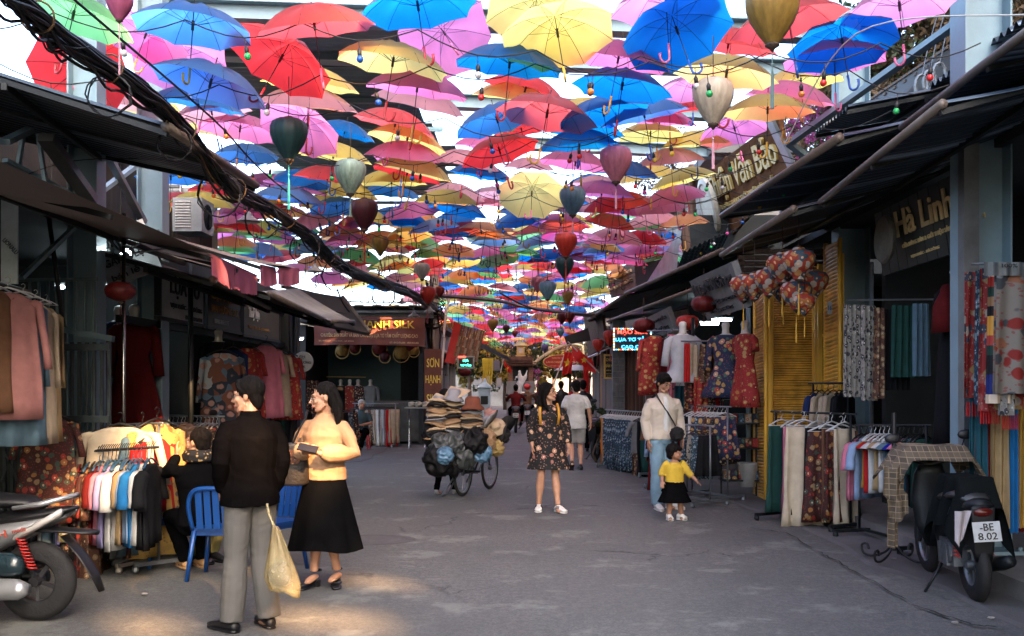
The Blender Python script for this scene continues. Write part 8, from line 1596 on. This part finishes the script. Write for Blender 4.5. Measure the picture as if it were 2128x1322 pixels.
tree('shrub with yellow-green leaves before the lattice wall', (Wp(1132, 0, 53).x, 53.5, 0), 1.5, [(Wp(1132, 785, 53), .45)], [(LFY, 1)], 500, .06, .05, 'shrub')
tree('leafy potted plant beside the scooter on the right', (Wp(1240, 0, 20.5).x, 20.5, 0), .9, [(Wp(1240, 868, 20.5), .25)], [(LFD, 1)], 260, .05, .03, 'shrub')
for k in range(9):
    px = 1003 + k * 2.6; a, d = Wp(px, 745, 40), Wp(px - 4 + U(-3, 3), 808, 40); b = MB(a); b.tube([a, a.lerp(d, .5) + V((.05, 0, 0)), d], .025, 4); tag(b.build('ribbon', mat('yellow_ribbon', (.62, .46, .04), .7)), f'yellow ribbon hanging on the far left, {orde(k)} of the row', 'ribbon', 'yellow ribbons on the far left')
def flag(label, p0, w_, hh, ang, droop, pole=None, seed=0, px0=0):
    p0 = V(p0); r = thing('flag', label, 'flag', p0); b = MB(p0); a = V((math.cos(rad(ang)), .12, math.sin(rad(ang)))); dn = V((math.sin(rad(droop)), 0, -math.cos(rad(droop))))
    f = lambda u, v: p0 + a * w_ * u + dn * hh * v * (1 - .15 * u) + V((0, .10 * math.sin(u * 7 + v * 3 + seed), .03 * math.sin(u * 5 + seed)))
    b.grid(f, 20, 12); b.build('cloth', mat('flag_red', (.72, .025, .02), .7, trans=.35, var=.1), r, True)
    b = MB(p0); cc = f(.5, .5); pts = [cc + V((math.cos(rad(90 + 36 * k)) * (hh * .22 if k % 2 == 0 else hh * .09), -.09, math.sin(rad(90 + 36 * k)) * (hh * .22 if k % 2 == 0 else hh * .09))) for k in range(10)]
    b.add(pts + [q + V((0, -.006, 0)) for q in pts], [tuple(range(9, -1, -1)), tuple(range(10, 20))]); b.build('star', mat('flag_yellow', (.8, .55, .02), .6), r)
    if pole: b = MB(p0); b.tube([V(pole[0]), V(pole[1])], .018, 6); b.build('pole', WIRE_W, r)
flag('large red flag with a yellow star blowing to the right side', Wp(1187, 718, 24), .62, .40, -32, 12, (Wp(1245, 775, 24), Wp(1180, 710, 24)), 1)
flag('drooping red flag with a yellow star left of the large one', Wp(1173, 728, 26), .26, .62, -25, -6, (Wp(1150, 800, 26), Wp(1180, 720, 26)), 4)
flag('small red flag with a star on the left of the far street', Wp(1046, 748, 32), .32, .26, -45, 10, (Wp(1040, 775, 32), Wp(1046, 745, 32)), 2)
for px, y0, y1, Y in ((1218, 745, 815, 28),): b = MB(Wp(px, y0, Y)); b.grid(lambda u, v: Wp(px - 6 + 12 * u, y0 + (y1 - y0) * v, Y) + V((0, .05 * math.sin(u * 9), 0)), 8, 6); tag(b.build('banner', MATS['flag_red'], smooth=True), 'hanging red cloth banner behind the large flag', 'banner')
c = Wp(1195, 770, 36); r = thing('parasol', 'grey-white market parasol far right below the flags', 'parasol', c); b = MB(c); t = umb_canopy(3, 5, 40, R=.78); b.add([c + V(p) for p in t.v], t.f); b.build('canopy', mat('parasol_canvas', (.5, .5, .48), .8, trans=.2), r, True); b = MB(c); b.tube([c + V((0, 0, .1)), V((c.x, c.y, 0))], .02, 6); b.build('pole', METAL_GR, r)
c = V((Wp(1007, 0, 36).x, 36, 0)); r = thing('kiosk', 'pale blue kiosk box with a pyramid lid on the far left', 'kiosk', c); b = MB(c); b.box(c + V((0, 0, .75)), (.42, .4, 1.5)); b.build('body', mat('kiosk_blue', (.36, .5, .58), .5, dirt=.2), r); b = MB(c); b.lathe([(.36, 1.5), (.34, 1.54), (.12, 1.68), (.06, 1.8), (.02, 1.85)], 4, c, M=Matrix.Rotation(rad(45), 3, 'Z')); b.build('lid', MATS['kiosk_blue'], r); b = MB(c); b.box(c + V((0, -.205, 1.05)), (.26, .02, .3)); b.build('panel', METAL_DK, r)
for i, (px, py, Y, wd, hg, m) in enumerate([(1030, 760, 44, .35, .45, GRB), (1015, 790, 42, .3, .35, WB), (1037, 795, 42, .2, .4, WB), (1212, 800, 44, .6, .6, mat('cream_box', (.5, .42, .3), .8))]):
    c = Wp(px, py, Y); b = MB(c); b.box(c, (wd, .2, hg)); b.box(c + V((0, -.11, 0)), (wd * .8, .02, hg * .8)); tag(b.build('meter_box', m), ['grey electric box on the far left wall', 'white meter box under the grey one', 'narrow white meter box on the far left', 'cream cabinet under the grey parasol'][i], 'box')
# small goods strewn along the far street: black panels on the right
c = Wp(1198, 700, 30); b = MB(c); b.slab([Wp(1172, 700, 30), Wp(1222, 682, 30), Wp(1228, 708, 30), Wp(1178, 716, 30)], .04); tag(b.build('black_frame', BLACK), 'black slatted canopy frame high on the far right', 'frame')
for k in range(7): px = 1050 + k * 4; c = Wp(px - 40, 700 + k * 3, 30); b = MB(c); b.bar(c, c + V((.25, 0, -.08)), .05, .015); tag(b.build('bunting', BLACK), f'black rag strip hanging over the far left, {orde(k)} of the strips', 'cloth', 'black rag strips over the far left')
c = Wp(1010, 725, 31); b = MB(c); b.slab([Wp(1000, 712, 31), Wp(1062, 745, 34), Wp(1060, 750, 34), Wp(998, 722, 31)], .08); tag(b.build('folded_awning', METAL_GR), 'grey folded awning arm reaching over the far left', 'awning')
# tree-branch litter on the right pavement
for i, (px, py) in enumerate([(1858, 1166), (2060, 1290), (1985, 1300), (1700, 1075), (300, 1240)]): c = Gp(px, py); c.z = .022; b = MB(c); b.ball(c, .018, 6, (1.6, .8, .5)); tag(b.build('pebble', CONC), f'small stone on the ground, {["by the motorbike stand", "at the right corner near the kerb", "below the motorbike tyre", "near the trouser rack", "left among the sun patches"][i]}', 'stone')
b = MB()
for k in range(260):
    sd = RN.choice((-1, 1)); y = U(6, 30); x = sd * (2.2 + abs(RN.gauss(0, .8))) if k % 3 else U(-3, 3); z = .022 if x > 0 else .004; a = U(0, 6); L = U(.008, .03)
    b.add([(x, y, z), (x + L * math.cos(a), y + L * math.sin(a), z + .006), (x + L * math.cos(a + .8), y + L * math.sin(a + .8), z + .002)], [(0, 1, 2)])
stuff(b.build('litter', mat('dry_litter', (.22, .16, .10), .9, var=.6, s=2)))
